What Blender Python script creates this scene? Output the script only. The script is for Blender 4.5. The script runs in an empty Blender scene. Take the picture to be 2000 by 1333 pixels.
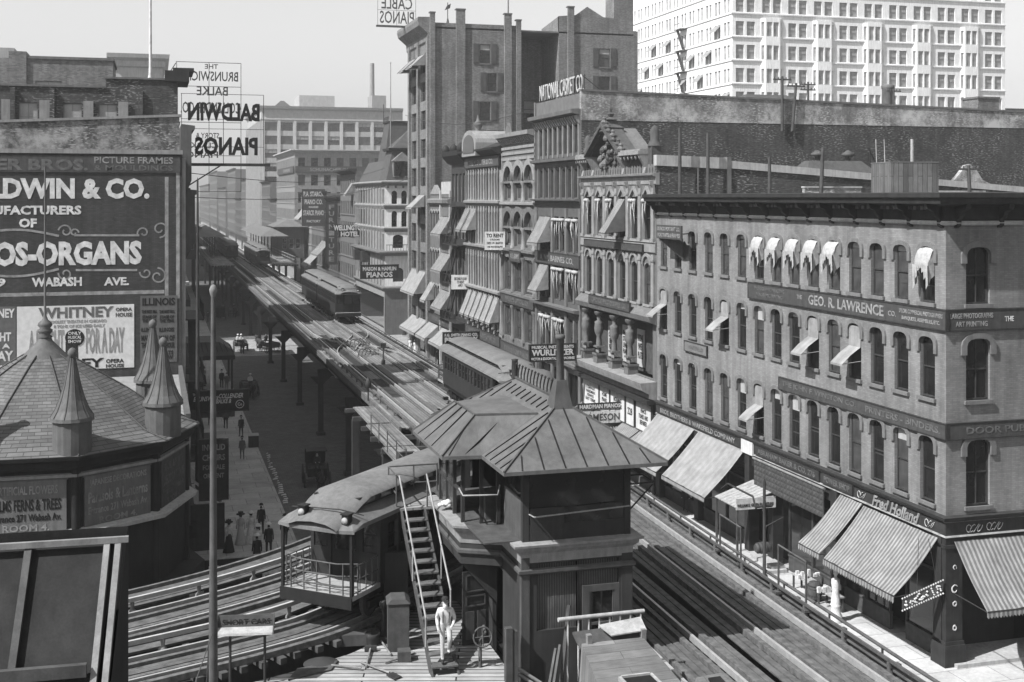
import bpy, bmesh, math, random
from mathutils import Vector, Matrix
R = math.radians
SC = bpy.context.scene
COL = SC.collection
rnd = random.Random(11)

# ---------------------------------------------------------------- camera
F, HC, YAW = 2400.0, 19.5, math.atan(700 / 2400.0)     # focal length in photo pixels, height of the lens, turn from the street axis
SA, CA = math.sin(YAW), math.cos(YAW)
cam_d = bpy.data.cameras.new('camera')
cam_d.sensor_width = 36.0
cam_d.lens = F / 2000.0 * 36.0
cam_d.shift_y = -281.5 / 2000.0
cam_d.clip_start = 0.5
cam_d.clip_end = 6000
cam = bpy.data.objects.new('camera', cam_d)
COL.objects.link(cam)
cam.location = (0, 0, HC)
cam.rotation_euler = (R(90), 0, -YAW)
SC.camera = cam

# ---------------------------------------------------------------- sky, sun, exposure
SUN_EL, SUN_SW = 49.0, 18.0                             # height; degrees south of west
w = bpy.data.worlds.new('World')
SC.world = w
w.use_nodes = True
nt = w.node_tree
sky = nt.nodes.new('ShaderNodeTexSky')
sky.sky_type = 'NISHITA'
sky.sun_disc = False
sky.sun_elevation = R(SUN_EL)
sky.sun_rotation = R(270 - SUN_SW)
sky.air_density = 1.0
sky.dust_density = 1.0
bw = nt.nodes.new('ShaderNodeHueSaturation')            # a monochrome photograph: the same sky without its hue
bw.inputs['Saturation'].default_value = 0.0
nt.links.new(sky.outputs['Color'], bw.inputs['Color'])
nt.links.new(bw.outputs['Color'], nt.nodes['Background'].inputs['Color'])
nt.nodes['Background'].inputs['Strength'].default_value = 0.088
sd = bpy.data.lights.new('sun', 'SUN')
sd.energy = 5.0
sd.angle = R(0.53)
sun = bpy.data.objects.new('sun', sd)
COL.objects.link(sun)
sdir = Vector((math.cos(R(SUN_SW)) * math.cos(R(SUN_EL)), math.sin(R(SUN_SW)) * math.cos(R(SUN_EL)), -math.sin(R(SUN_EL))))
sun.rotation_euler = sdir.to_track_quat('-Z', 'Y').to_euler()
sun.location = (-40, -20, 80)
SC.view_settings.view_transform = 'Standard'
SC.view_settings.look = 'None'
SC.view_settings.exposure = 0.85
SC.view_settings.gamma = 1.0
SC.cycles.max_bounces = 6
SC.cycles.diffuse_bounces = 3
SC.cycles.glossy_bounces = 2
SC.cycles.transmission_bounces = 3
SC.cycles.volume_bounces = 1
SC.cycles.caustics_reflective = False
SC.cycles.caustics_refractive = False
HAZE = 0.00065

# ---------------------------------------------------------------- mesh helpers
class MB:
    """collects faces, then links them as ONE mesh object"""
    def __init__(s, M=None):
        s.v, s.f, s.sm = [], [], []
        s.M = M or Matrix.Identity(4)

    def add(s, vs, fs, smooth=False):
        n = len(s.v)
        s.v += [tuple(s.M @ Vector(p)) for p in vs]
        s.f += [tuple(i + n for i in f) for f in fs]
        s.sm += [smooth] * len(fs)
        return s

    def box(s, x0, x1, y0, y1, z0, z1):
        return s.add([(x0, y0, z0), (x1, y0, z0), (x1, y1, z0), (x0, y1, z0), (x0, y0, z1), (x1, y0, z1), (x1, y1, z1), (x0, y1, z1)],
                     [(0, 3, 2, 1), (4, 5, 6, 7), (0, 1, 5, 4), (1, 2, 6, 5), (2, 3, 7, 6), (3, 0, 4, 7)])

    def hexa(s, b, t):                                   # bottom quad, top quad
        return s.add(list(b) + list(t), [(0, 3, 2, 1), (4, 5, 6, 7), (0, 1, 5, 4), (1, 2, 6, 5), (2, 3, 7, 6), (3, 0, 4, 7)])

    def poly(s, pts):
        return s.add(pts, [tuple(range(len(pts)))])

    def bar(s, p, q, wd, ht=None, up=(0, 0, 1)):
        p, q = Vector(p), Vector(q)
        ht = ht or wd
        d = (q - p).normalized()
        u = Vector(up)
        if abs(d.dot(u)) > .98:
            u = Vector((1, 0, 0))
        r = d.cross(u).normalized()
        u = r.cross(d)
        a, b = r * wd / 2, u * ht / 2
        return s.hexa([p - a - b, p + a - b, p + a + b, p - a + b], [q - a - b, q + a - b, q + a + b, q - a + b])

    def tube(s, pts, r, n=6, cap=True, smooth=True):
        pts = [Vector(p) for p in pts]
        rs = r if isinstance(r, (list, tuple)) else [r] * len(pts)
        vs, fs = [], []
        ref = None
        for i, p in enumerate(pts):
            d = (pts[min(i + 1, len(pts) - 1)] - pts[max(i - 1, 0)]).normalized()
            if ref is None:
                ref = Vector((0, 0, 1)) if abs(d.z) < .9 else Vector((1, 0, 0))
            a = d.cross(ref).normalized()
            b = a.cross(d).normalized()
            ref = b
            for k in range(n):
                t = 2 * math.pi * k / n
                vs.append(p + (a * math.cos(t) + b * math.sin(t)) * rs[i])
        for i in range(len(pts) - 1):
            for k in range(n):
                k2 = (k + 1) % n
                fs.append((i * n + k, i * n + k2, (i + 1) * n + k2, (i + 1) * n + k))
        s.add(vs, fs, smooth)
        if cap:
            s.add([vs[k] for k in range(n)], [tuple(range(n))])
            s.add(vs[-n:], [tuple(range(n))])
        return s

    def lathe(s, prof, n=16, c=(0, 0, 0), a0=0.0, smooth=True, squash=1.0):
        vs, fs = [], []
        for r, z in prof:
            for k in range(n):
                t = a0 + 2 * math.pi * k / n
                vs.append((c[0] + r * math.cos(t), c[1] + r * math.sin(t) * squash, c[2] + z))
        for i in range(len(prof) - 1):
            for k in range(n):
                k2 = (k + 1) % n
                fs.append((i * n + k, i * n + k2, (i + 1) * n + k2, (i + 1) * n + k))
        s.add(vs, fs, smooth)
        if prof[0][0] > 1e-4:
            s.add(vs[:n], [tuple(range(n))])
        if prof[-1][0] > 1e-4:
            s.add(vs[-n:], [tuple(range(n))])
        return s

    def prism_y(s, poly, y0, y1):                        # polygon in x,z extruded along y
        n = len(poly)
        vs = [(x, y0, z) for x, z in poly] + [(x, y1, z) for x, z in poly]
        return s.add(vs, [tuple(range(n)), tuple(range(2 * n - 1, n - 1, -1))] + [(i, (i + 1) % n, n + (i + 1) % n, n + i) for i in range(n)])

    def prism_z(s, poly, z0, z1):                        # polygon in x,y extruded up
        n = len(poly)
        vs = [(x, y, z0) for x, y in poly] + [(x, y, z1) for x, y in poly]
        return s.add(vs, [tuple(range(n)), tuple(range(2 * n - 1, n - 1, -1))] + [(i, (i + 1) % n, n + (i + 1) % n, n + i) for i in range(n)])

    def prism_x(s, poly, x0, x1):                        # polygon in y,z extruded along x
        n = len(poly)
        vs = [(x0, y, z) for y, z in poly] + [(x1, y, z) for y, z in poly]
        return s.add(vs, [tuple(range(n)), tuple(range(2 * n - 1, n - 1, -1))] + [(i, (i + 1) % n, n + (i + 1) % n, n + i) for i in range(n)])

    def sweep(s, path, prof, closed=False):              # profile (outward, z) along a plan path, mitred; outward = right of travel
        n = len(path)
        P = [Vector((p[0], p[1])) for p in path]
        rows = []
        for i in range(n):
            d1 = (P[i] - P[i - 1]).normalized() if (i > 0 or closed) else None
            d2 = (P[(i + 1) % n] - P[i]).normalized() if (i < n - 1 or closed) else None
            d1 = d1 or d2
            d2 = d2 or d1
            n1, n2 = Vector((d1.y, -d1.x)), Vector((d2.y, -d2.x))
            m = (n1 + n2).normalized()
            k = 1 / max(.35, m.dot(n1))
            rows.append([(P[i].x + m.x * k * o, P[i].y + m.y * k * o, z) for o, z in prof])
        q = len(prof)
        vs = [p for r_ in rows for p in r_]
        fs = []
        for i in range(n if closed else n - 1):
            j = (i + 1) % n
            for k in range(q - 1):
                fs.append((i * q + k, j * q + k, j * q + k + 1, i * q + k + 1))
        s.add(vs, fs)
        if not closed:
            s.add(rows[0], [tuple(range(q))])
            s.add(rows[-1], [tuple(range(q))])
        return s

    def mesh(s, name, recalc=True):
        me = bpy.data.meshes.new(name)
        me.from_pydata(s.v, [], s.f)
        me.polygons.foreach_set('use_smooth', s.sm)
        if recalc:
            bm = bmesh.new()
            bm.from_mesh(me)
            bmesh.ops.recalc_face_normals(bm, faces=bm.faces)
            bm.to_mesh(me)
            bm.free()
        me.update()
        return me

    def build(s, name, mat, parent=None, loc=None, recalc=True):
        me = s.mesh(name, recalc)
        me.materials.append(mat)
        return put(name, me, parent, loc)


def put(name, me, parent=None, loc=None):
    o = bpy.data.objects.new(name, me)
    COL.objects.link(o)
    if parent is not None:
        o.parent = parent
    if loc is not None:
        o.location = loc
    return o


def tag(o, label=None, cat=None, group=None, kind=None):
    if label: o['label'] = label
    if cat: o['category'] = cat
    if group: o['group'] = group
    if kind: o['kind'] = kind
    return o


def thing(name, label, cat, loc=(0, 0, 0), rz=0.0, group=None):
    o = bpy.data.objects.new(name, None)
    COL.objects.link(o)
    o.location = loc
    o.rotation_euler = (0, 0, rz)
    o.empty_display_size = .3
    return tag(o, label, cat, group)


def kids(o):
    return list(o.children)


def copy_tree(o, parent=None):
    c = o.copy()
    COL.objects.link(c)
    if parent is not None:
        c.parent = parent
    for ch in kids(o):
        copy_tree(ch, c)
    return c


def dup(o, loc, rz, label=None, group=None):
    c = copy_tree(o)
    c.location = loc
    c.rotation_euler = (0, 0, rz)
    if label: c['label'] = label
    if group: c['group'] = group
    return c


# ---------------------------------------------------------------- materials
def newmat(name):
    m = bpy.data.materials.new(name)
    m.use_nodes = True
    t = m.node_tree
    t.nodes['Principled BSDF'].inputs['Specular IOR Level'].default_value = .1
    return m, t, t.nodes['Principled BSDF']


def g(v):
    return (v, v, v, 1)


def ramp(t, src, stops):
    r = t.nodes.new('ShaderNodeValToRGB')
    e = r.color_ramp.elements
    e[0].position, e[0].color = stops[0][0], g(stops[0][1])
    e[1].position, e[1].color = stops[-1][0], g(stops[-1][1])
    for p, c in stops[1:-1]:
        k = e.new(p)
        k.color = g(c)
    t.links.new(src, r.inputs['Fac'])
    return r.outputs['Color']


def coords(t, scale=(1, 1, 1), kind='Object', src=None):
    mp = t.nodes.new('ShaderNodeMapping')
    mp.inputs['Scale'].default_value = scale
    if src is None:
        tc = t.nodes.new('ShaderNodeTexCoord')
        src = tc.outputs[kind]
    t.links.new(src, mp.inputs['Vector'])
    return mp.outputs['Vector']


def noise(t, vec, scale, detail=4, rough=.6):
    n = t.nodes.new('ShaderNodeTexNoise')
    n.inputs['Scale'].default_value = scale
    n.inputs['Detail'].default_value = detail
    n.inputs['Roughness'].default_value = rough
    t.links.new(vec, n.inputs['Vector'])
    return n.outputs['Fac']


def mix(t, mode, fac, a, b):
    m = t.nodes.new('ShaderNodeMix')
    m.data_type = 'RGBA'
    m.blend_type = mode
    for k, val in ((0, fac), (6, a), (7, b)):
        if isinstance(val, (int, float)):
            m.inputs[k].default_value = val if k == 0 else g(val)
        else:
            t.links.new(val, m.inputs[k])
    return m.outputs[2]


def bump(t, b, h, strength=.3, dist=.02):
    n = t.nodes.new('ShaderNodeBump')
    n.inputs['Strength'].default_value = strength
    n.inputs['Distance'].default_value = dist
    t.links.new(h, n.inputs['Height'])
    t.links.new(n.outputs['Normal'], b.inputs['Normal'])


def plain(name, a, b_, scale=2.0, rough=.7, metal=0.0, grain=40.0, streak=True, bmp=.15):
    """painted, rendered or weathered surface: large mottling, fine grain and vertical streaks of dirt"""
    m, t, b = newmat(name)
    v = coords(t)
    n1 = noise(t, v, scale, 5)
    c = ramp(t, n1, [(.3, a), (.7, b_)])
    n2 = noise(t, v, grain, 3)
    c = mix(t, 'MULTIPLY', 1.0, c, ramp(t, n2, [(.3, .82), (.7, 1.0)]))
    if streak:
        n3 = noise(t, coords(t, (3, 3, .25)), 2.2, 4)
        c = mix(t, 'MULTIPLY', 1.0, c, ramp(t, n3, [(.35, .8), (.6, 1.0)]))
    t.links.new(c, b.inputs['Base Color'])
    b.inputs['Roughness'].default_value = rough
    b.inputs['Metallic'].default_value = metal
    if bmp:
        bump(t, b, n2, bmp, .01)
    return m


def brick(name, a, b_, mortar, bw=.23, bh=.078, speck=0.0, old=0.0, rough=.85):
    m, t, b = newmat(name)
    tc = t.nodes.new('ShaderNodeTexCoord')
    sp = t.nodes.new('ShaderNodeSeparateXYZ')
    t.links.new(tc.outputs['Object'], sp.inputs[0])
    ad = t.nodes.new('ShaderNodeMath')
    ad.operation = 'ADD'
    t.links.new(sp.outputs['X'], ad.inputs[0])
    t.links.new(sp.outputs['Y'], ad.inputs[1])
    cb = t.nodes.new('ShaderNodeCombineXYZ')
    t.links.new(ad.outputs[0], cb.inputs['X'])
    t.links.new(sp.outputs['Z'], cb.inputs['Y'])
    bt = t.nodes.new('ShaderNodeTexBrick')
    bt.inputs['Color1'].default_value = g(a)
    bt.inputs['Color2'].default_value = g(b_)
    bt.inputs['Mortar'].default_value = g(mortar)
    bt.inputs['Scale'].default_value = 1.0
    bt.inputs['Brick Width'].default_value = bw
    bt.inputs['Row Height'].default_value = bh
    bt.inputs['Mortar Size'].default_value = .008
    bt.inputs['Bias'].default_value = -.1
    t.links.new(cb.outputs[0], bt.inputs['Vector'])
    c = bt.outputs['Color']
    v = tc.outputs['Object']
    c = mix(t, 'MULTIPLY', 1.0, c, ramp(t, noise(t, v, .35, 6), [(.3, .68), (.7, 1.15)]))
    c = mix(t, 'MULTIPLY', 1.0, c, ramp(t, noise(t, coords(t, (1.6, 1.6, .12), src=v), 1.5, 5), [(.36, .75), (.6, 1.0)]))
    if speck:                                           # single bricks that have lost their soot
        n = noise(t, coords(t, (4.2, 12.5, 1), src=cb.outputs[0]), 1.0, 1, .3)
        big = noise(t, v, .5, 3)
        f = mix(t, 'MULTIPLY', 1.0, ramp(t, n, [(.56, 0), (.64, 1)]), ramp(t, big, [(.42, .15), (.6, 1)]))
        c = mix(t, 'MIX', f, c, speck)
    if old:                                             # patches of old whitewash
        f = ramp(t, noise(t, v, .45, 7, .75), [(.45, 0), (.62, 1)])
        c = mix(t, 'MIX', f, c, old)
    t.links.new(c, b.inputs['Base Color'])
    b.inputs['Roughness'].default_value = rough
    bump(t, b, bt.outputs['Fac'], .25, -.01)
    return m


def boards(name, a, b_, width=.2, length=3.0, axis='x', rough=.85, gap=.012, gapc=.03):
    """planks lying along the given object axis (z means upright boards)"""
    m, t, b = newmat(name)
    tc = t.nodes.new('ShaderNodeTexCoord')
    sp = t.nodes.new('ShaderNodeSeparateXYZ')
    t.links.new(tc.outputs['Object'], sp.inputs[0])
    cb = t.nodes.new('ShaderNodeCombineXYZ')
    if axis == 'x':
        t.links.new(sp.outputs['X'], cb.inputs['X'])
        t.links.new(sp.outputs['Y'], cb.inputs['Y'])
    elif axis == 'y':
        t.links.new(sp.outputs['Y'], cb.inputs['X'])
        t.links.new(sp.outputs['X'], cb.inputs['Y'])
    else:
        ad = t.nodes.new('ShaderNodeMath')
        ad.operation = 'ADD'
        t.links.new(sp.outputs['X'], ad.inputs[0])
        t.links.new(sp.outputs['Y'], ad.inputs[1])
        t.links.new(sp.outputs['Z'], cb.inputs['X'])
        t.links.new(ad.outputs[0], cb.inputs['Y'])
    bt = t.nodes.new('ShaderNodeTexBrick')
    bt.inputs['Color1'].default_value = g(a)
    bt.inputs['Color2'].default_value = g(b_)
    bt.inputs['Mortar'].default_value = g(gapc)
    bt.inputs['Scale'].default_value = 1.0
    bt.inputs['Brick Width'].default_value = length
    bt.inputs['Row Height'].default_value = width
    bt.inputs['Mortar Size'].default_value = gap
    t.links.new(cb.outputs[0], bt.inputs['Vector'])
    gr = noise(t, coords(t, (1.5, 22, 1), src=cb.outputs[0]), 1.5, 5)
    c = mix(t, 'MULTIPLY', 1.0, bt.outputs['Color'], ramp(t, gr, [(.3, .68), (.7, 1.1)]))
    c = mix(t, 'MULTIPLY', 1.0, c, ramp(t, noise(t, tc.outputs['Object'], .8, 5), [(.3, .7), (.65, 1.1)]))
    t.links.new(c, b.inputs['Base Color'])
    b.inputs['Roughness'].default_value = rough
    bump(t, b, bt.outputs['Fac'], .4, -.015)
    return m


def striped(name, a, b_, width=.12, axis='X', dirt=.8):
    m, t, b = newmat(name)
    tc = t.nodes.new('ShaderNodeTexCoord')
    sp = t.nodes.new('ShaderNodeSeparateXYZ')
    t.links.new(tc.outputs['Object'], sp.inputs[0])
    mt = t.nodes.new('ShaderNodeMath')
    mt.operation = 'MULTIPLY'
    mt.inputs[1].default_value = 1 / width / 2
    wob = t.nodes.new('ShaderNodeMath')                  # the cloth is not quite straight
    wob.operation = 'MULTIPLY_ADD'
    wob.inputs[1].default_value = width * .9
    wn = noise(t, tc.outputs['Object'], .9, 2)
    t.links.new(wn, wob.inputs[0])
    t.links.new(sp.outputs[axis], wob.inputs[2])
    t.links.new(wob.outputs[0], mt.inputs[0])
    bump(t, b, noise(t, coords(t, (1.2, .5, .5)), 1.6, 3), .5, .12)
    fr = t.nodes.new('ShaderNodeMath')
    fr.operation = 'FRACT'
    t.links.new(mt.outputs[0], fr.inputs[0])
    c = ramp(t, fr.outputs[0], [(.44, a), (.5, b_)])
    c = mix(t, 'MULTIPLY', 1.0, c, ramp(t, noise(t, tc.outputs['Object'], 1.3, 6, .7), [(.32, dirt * .78), (.65, 1.0)]))
    t.links.new(c, b.inputs['Base Color'])
    b.inputs['Roughness'].default_value = .9
    return m


def glass(name, base, rough=.06, var=.5):
    m, t, b = newmat(name)
    v = coords(t, (1, 1, 1))
    n = noise(t, v, .9, 3)
    t.links.new(ramp(t, n, [(.3, base * (1 - var)), (.7, base * (1 + var))]), b.inputs['Base Color'])
    b.inputs['Roughness'].default_value = rough
    b.inputs['IOR'].default_value = 1.5
    b.inputs['Specular IOR Level'].default_value = .5
    bump(t, b, noise(t, v, 1.7, 2), .05, .03)
    return m


M = {}
M['glass'] = glass('window glass', .014)
M['glass2'] = glass('dusty window glass', .05, .15)
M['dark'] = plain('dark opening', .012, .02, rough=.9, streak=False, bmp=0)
M['blind'] = plain('linen blind', .26, .4, 1.5, .9, streak=False)
M['frame'] = plain('dark painted sash', .035, .06, 3, .6)
M['frame_l'] = plain('pale painted sash', .22, .32, 3, .6)
M['white'] = plain('white paint', .5, .62, 2, .7)
M['cream'] = plain('pale lettering paint', .36, .68, 2.5, .8, streak=False)
M['grey_letter'] = plain('faded lettering paint', .13, .31, 2.5, .8, streak=False)
M['dim_letter'] = plain('dull lettering paint', .06, .15, 2.5, .8, streak=False)
M['black'] = plain('black paint', .012, .022, 3, .55)
M['iron'] = plain('dark iron', .035, .06, 3, .6, .3)
M['signboard'] = plain('dark sign board', .03, .05, 3, .6)
M['sign_grey'] = plain('grey sign board', .05, .075, 3, .6)
M['rail'] = plain('worn steel rail', .34, .48, 4, .3, .35, streak=False, bmp=0)
M['rust'] = plain('rusty steel', .07, .12, 3, .75, .2)
M['canvas'] = striped('plain pale canvas', .27, .24, .3)
M['canvas_s'] = striped('striped awning canvas', .27, .13, .11)
M['canvas_g'] = striped('grey striped awning canvas', .3, .16, .1)
M['rag'] = plain('gathered awning cloth', .26, .42, 6, .9, streak=False)
M['wood'] = plain('weathered timber', .13, .24, 3, .85)
M['wood_d'] = plain('dark timber', .05, .09, 3, .8)
M['wood_l'] = plain('bare pale timber', .24, .4, 4, .85)
M['skin'] = plain('skin', .38, .45, 8, .6, streak=False, bmp=0)
M['suit'] = plain('dark cloth', .02, .035, 8, .9, streak=False)
M['suit_g'] = plain('grey cloth', .09, .14, 8, .9, streak=False)
M['cloth_w'] = plain('white cloth', .42, .66, 9, .9, streak=False, bmp=.6)
M['cloth_m'] = plain('pale cloth', .33, .42, 8, .9, streak=False)
M['hair'] = plain('dark hair', .02, .03, 8, .7, streak=False)
M['straw'] = plain('straw hat', .6, .7, 20, .9, streak=False)
M['horse'] = plain('dark horse coat', .03, .06, 4, .6, streak=False)
M['horse_w'] = plain('grey horse coat', .4, .55, 4, .7, streak=False)


# ---------------------------------------------------------------- lettering
def lettering(parent, text, wd, ht, at=(0, 0, 0), mat=None, M4=None, mirror=False, bold=.02, depth=.01, name='lettering', shear=0.0, keep=False):
    """flat letters of the given overall size, centred at 'at', facing -y of the parent (or through the matrix M4)"""
    cu = bpy.data.curves.new(name, 'FONT')
    cu.body = text
    cu.size = 1.0
    cu.offset = bold
    cu.extrude = .001
    cu.resolution_u = 2
    cu.shear = shear
    cu.align_x = 'CENTER'
    cu.space_line = .92
    ob = bpy.data.objects.new('tmp', cu)
    me = bpy.data.meshes.new_from_object(ob)
    bpy.data.objects.remove(ob)
    bpy.data.curves.remove(cu)
    xs = [v.co.x for v in me.vertices]
    ys = [v.co.y for v in me.vertices]
    x0, x1, y0, y1 = min(xs), max(xs), min(ys), max(ys)
    sx = wd / (x1 - x0)
    sy = ht / (y1 - y0)
    if mirror:
        sx = -sx
    T = M4 or Matrix.Identity(4)
    at = Vector(at)
    for v in me.vertices:
        p = Vector(((v.co.x - (x0 + x1) / 2) * sx, (-depth if v.co.z > 0 else 0.0), (v.co.y - (y0 + y1) / 2) * sy))
        v.co = T @ (at + p)
    if mirror:
        me.flip_normals()
    me.name = name
    me.materials.clear()
    me.materials.append(mat or M['cream'])
    return put(name, me, parent)


# ---------------------------------------------------------------- wall and window helpers (local frame: x along the face, -y outward, z up)
def wall_panel(mb, x0, x1, z0, z1, ops, y=0.0, rev=.28):
    xs = sorted({round(v, 4) for v in [x0, x1] + [o[0] for o in ops] + [o[1] for o in ops]})
    zs = sorted({round(v, 4) for v in [z0, z1] + [o[2] for o in ops] + [o[3] for o in ops]})
    xs = [v for v in xs if x0 - 1e-6 <= v <= x1 + 1e-6]
    zs = [v for v in zs if z0 - 1e-6 <= v <= z1 + 1e-6]
    for j in range(len(zs) - 1):
        zc = (zs[j] + zs[j + 1]) / 2
        run = None
        row = [o for o in ops if o[2] < zc < o[3]]
        for i in range(len(xs) - 1):
            xc = (xs[i] + xs[i + 1]) / 2
            hole = any(o[0] < xc < o[1] for o in row)
            if not hole and run is None:
                run = xs[i]
            if run is not None and (hole or i == len(xs) - 2):
                e = xs[i] if hole else xs[i + 1]
                mb.poly([(run, y, zs[j]), (e, y, zs[j]), (e, y, zs[j + 1]), (run, y, zs[j + 1])])
                run = None
    for a, b, c, d in ops:
        mb.poly([(a, y, c), (a, y + rev, c), (a, y + rev, d), (a, y, d)])
        mb.poly([(b, y, c), (b, y + rev, c), (b, y + rev, d), (b, y, d)])
        mb.poly([(a, y, c), (b, y, c), (b, y + rev, c), (a, y + rev, c)])
        mb.poly([(a, y, d), (b, y, d), (b, y + rev, d), (a, y + rev, d)])


def arch_pts(x0, x1, zs, zt, n=8):
    c, r, h = (x0 + x1) / 2, (x1 - x0) / 2, zt - zs
    return [(c - r * math.cos(math.pi * k / n), zs + h * math.sin(math.pi * k / n)) for k in range(n + 1)]


def flat_arch(x0, x1, zs, zt, k=.75):
    """window head with rounded shoulders"""
    r = (x1 - x0) / 2
    return [(x0, zs), (x0 + r * .1, zs + (zt - zs) * .5), (x0 + r * .35, zs + (zt - zs) * .86), (x0 + r * .8, zt), (x1 - r * .8, zt),
            (x1 - r * .35, zs + (zt - zs) * .86), (x1 - r * .1, zs + (zt - zs) * .5), (x1, zs)]


def arch_fill(mb, pts, zt, y0, y1):
    """fills the corners between an arch line and the square head of its opening"""
    h = len(pts) // 2
    left = pts[:h + 1]
    right = pts[h:]
    if abs(left[-1][1] - zt) > 1e-6:
        left = left + [(left[-1][0], zt)]
    mb.prism_y([(left[0][0], zt)] + left, y0, y1)
    mb.prism_y(right + [(right[-1][0], zt)], y0, y1)


def arch_band(mb, pts, t, y0, y1, leg=0.0):
    """raised moulding round an arch line"""
    c = (pts[0][0] + pts[-1][0]) / 2
    zc = pts[0][1]
    out = []
    for x, z in pts:
        dx, dz = x - c, z - zc
        L = math.hypot(dx, dz) or 1
        out.append((x + dx / L * t, z + dz / L * t))
    n = len(pts)
    if leg:
        pts = [(pts[0][0], zc - leg)] + pts + [(pts[-1][0], zc - leg)]
        out = [(out[0][0], zc - leg)] + out + [(out[-1][0], zc - leg)]
        n += 2
    for i in range(n - 1):
        mb.prism_y([pts[i], out[i], out[i + 1], pts[i + 1]], y0, y1)


_wc = {}


def window(parent, x0, x1, z0, z1, y=.16, frame='frame', pane=None, fw=.07, mull=0, transom=.5, blind=0.0, sill=None, open_=0.0, name='window', T=None):
    """sash window: frame and meeting rail, with its panes (and blind, sill) as sub-parts"""
    wd, ht = round(x1 - x0, 3), round(z1 - z0, 3)
    key = (wd, ht, frame, fw, mull, transom, open_)
    if key not in _wc:
        f = MB()
        f.box(0, fw, -.03, .07, 0, ht).box(wd - fw, wd, -.03, .07, 0, ht)
        f.box(fw, wd - fw, -.03, .07, ht - fw, ht).box(fw, wd - fw, -.03, .07, 0, fw)
        if transom:
            zt = ht * transom
            f.box(fw, wd - fw, -.02, .06, zt - fw * .45, zt + fw * .45)
        for k in range(mull):
            xm = fw + (wd - 2 * fw) * (k + 1) / (mull + 1)
            f.box(xm - fw * .3, xm + fw * .3, -.02, .05, fw, ht - fw)
        if open_:
            zo = fw + open_ * ht * transom
            f.box(fw, wd - fw, .02, .06, zo, zo + fw * .9)
        me = f.mesh('window')
        me.materials.append(M[frame])
        p = MB()
        zt = ht * (transom or .5)
        p.poly([(fw, .03, fw), (wd - fw, .03, fw), (wd - fw, .03, zt), (fw, .03, zt)])
        p.poly([(fw, .0, zt), (wd - fw, .0, zt), (wd - fw, .0, ht - fw), (fw, .0, ht - fw)])
        pm = p.mesh('pane', False)
        _wc[key] = (me, pm, {})
    me, pm, var = _wc[key]
    o = put(name, me, parent, (x0, y, z0))
    if T is not None:
        o.matrix_local = T @ Matrix.Translation((x0, y, z0))
    pk = pane or ('glass2' if rnd.random() < .35 else 'glass')
    if pk not in var:
        q = pm.copy()
        q.materials.append(M[pk])
        var[pk] = q
    put('pane', var[pk], o)
    if blind:
        MB().box(fw, wd - fw, -.012, -.006, ht * (1 - blind), ht - fw).build('blind', M['blind'], o)
    if sill:
        MB().box(-.1, wd + .1, -y - .12, -.03, -.16, 0).build('sill', M[sill], o)
    return o


def quads_box(mb, W, D, z0, z1, roof=True, left=True, right=True, back=True):
    """the plain sides of a block whose front is made elsewhere"""
    if left: mb.poly([(0, 0, z0), (0, D, z0), (0, D, z1), (0, 0, z1)])
    if right: mb.poly([(W, 0, z0), (W, D, z0), (W, D, z1), (W, 0, z1)])
    if back: mb.poly([(0, D, z0), (W, D, z0), (W, D, z1), (0, D, z1)])
    if roof: mb.poly([(0, 0, z1), (W, 0, z1), (W, D, z1), (0, D, z1)])


def skin_mesh(name, verts, edges, radii, levels=1, root=0):
    """one continuous surface grown round a skeleton"""
    me = bpy.data.meshes.new('tmp')
    me.from_pydata([tuple(v) for v in verts], edges, [])
    ob = bpy.data.objects.new('tmp', me)
    COL.objects.link(ob)
    md = ob.modifiers.new('Skin', 'SKIN')
    if levels:
        sb = ob.modifiers.new('Sub', 'SUBSURF')
        sb.levels = sb.render_levels = levels
    sl = me.skin_vertices[0].data
    for i, r in enumerate(radii):
        sl[i].radius = (r, r) if not isinstance(r, (tuple, list)) else r
        sl[i].use_root = (i == root)
    dg = bpy.context.evaluated_depsgraph_get()
    out = bpy.data.meshes.new_from_object(ob.evaluated_get(dg))
    bpy.data.objects.remove(ob)
    bpy.data.meshes.remove(me)
    out.name = name
    for p in out.polygons:
        p.use_smooth = True
    return out


XF = 31.56                                               # building line on the east side of the street
XW = 1.6                                                 # building line on the west side
RAILZ, DECKZ = 7.0, 6.62
# ================================================================ ground, streets, pavements
def paving(name, a, b_, bw, bh, mort, msize, rough=.85, rot=0.0, wet=None):
    m, t, b = newmat(name)
    v = coords(t)
    bt = t.nodes.new('ShaderNodeTexBrick')
    bt.inputs['Color1'].default_value = g(a)
    bt.inputs['Color2'].default_value = g(b_)
    bt.inputs['Mortar'].default_value = g(mort)
    bt.inputs['Scale'].default_value = 1.0
    bt.inputs['Brick Width'].default_value = bw
    bt.inputs['Row Height'].default_value = bh
    bt.inputs['Mortar Size'].default_value = msize
    t.links.new(v, bt.inputs['Vector'])
    c = mix(t, 'MULTIPLY', 1.0, bt.outputs['Color'], ramp(t, noise(t, v, .5, 6, .7), [(.3, .72), (.7, 1.15)]))
    c = mix(t, 'MULTIPLY', 1.0, c, ramp(t, noise(t, v, 5, 5, .7), [(.3, .8), (.7, 1.1)]))
    t.links.new(c, b.inputs['Base Color'])
    b.inputs['Roughness'].default_value = rough
    bump(t, b, bt.outputs['Fac'], .3, -.01)
    return m


M['setts'] = paving('granite setts', .095, .15, .32, .14, .05, .012)
M['flags'] = paving('stone flags', .36, .46, 1.9, 1.5, .2, .02)
M['dirt'] = plain('bare ground', .03, .05, .2, .95, streak=False)
M['crossroad'] = paving('sunlit cross street setts', .26, .36, .32, .14, .12, .012)  # paler copy of the setts: sunshine on the crossing put into the colour


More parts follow.
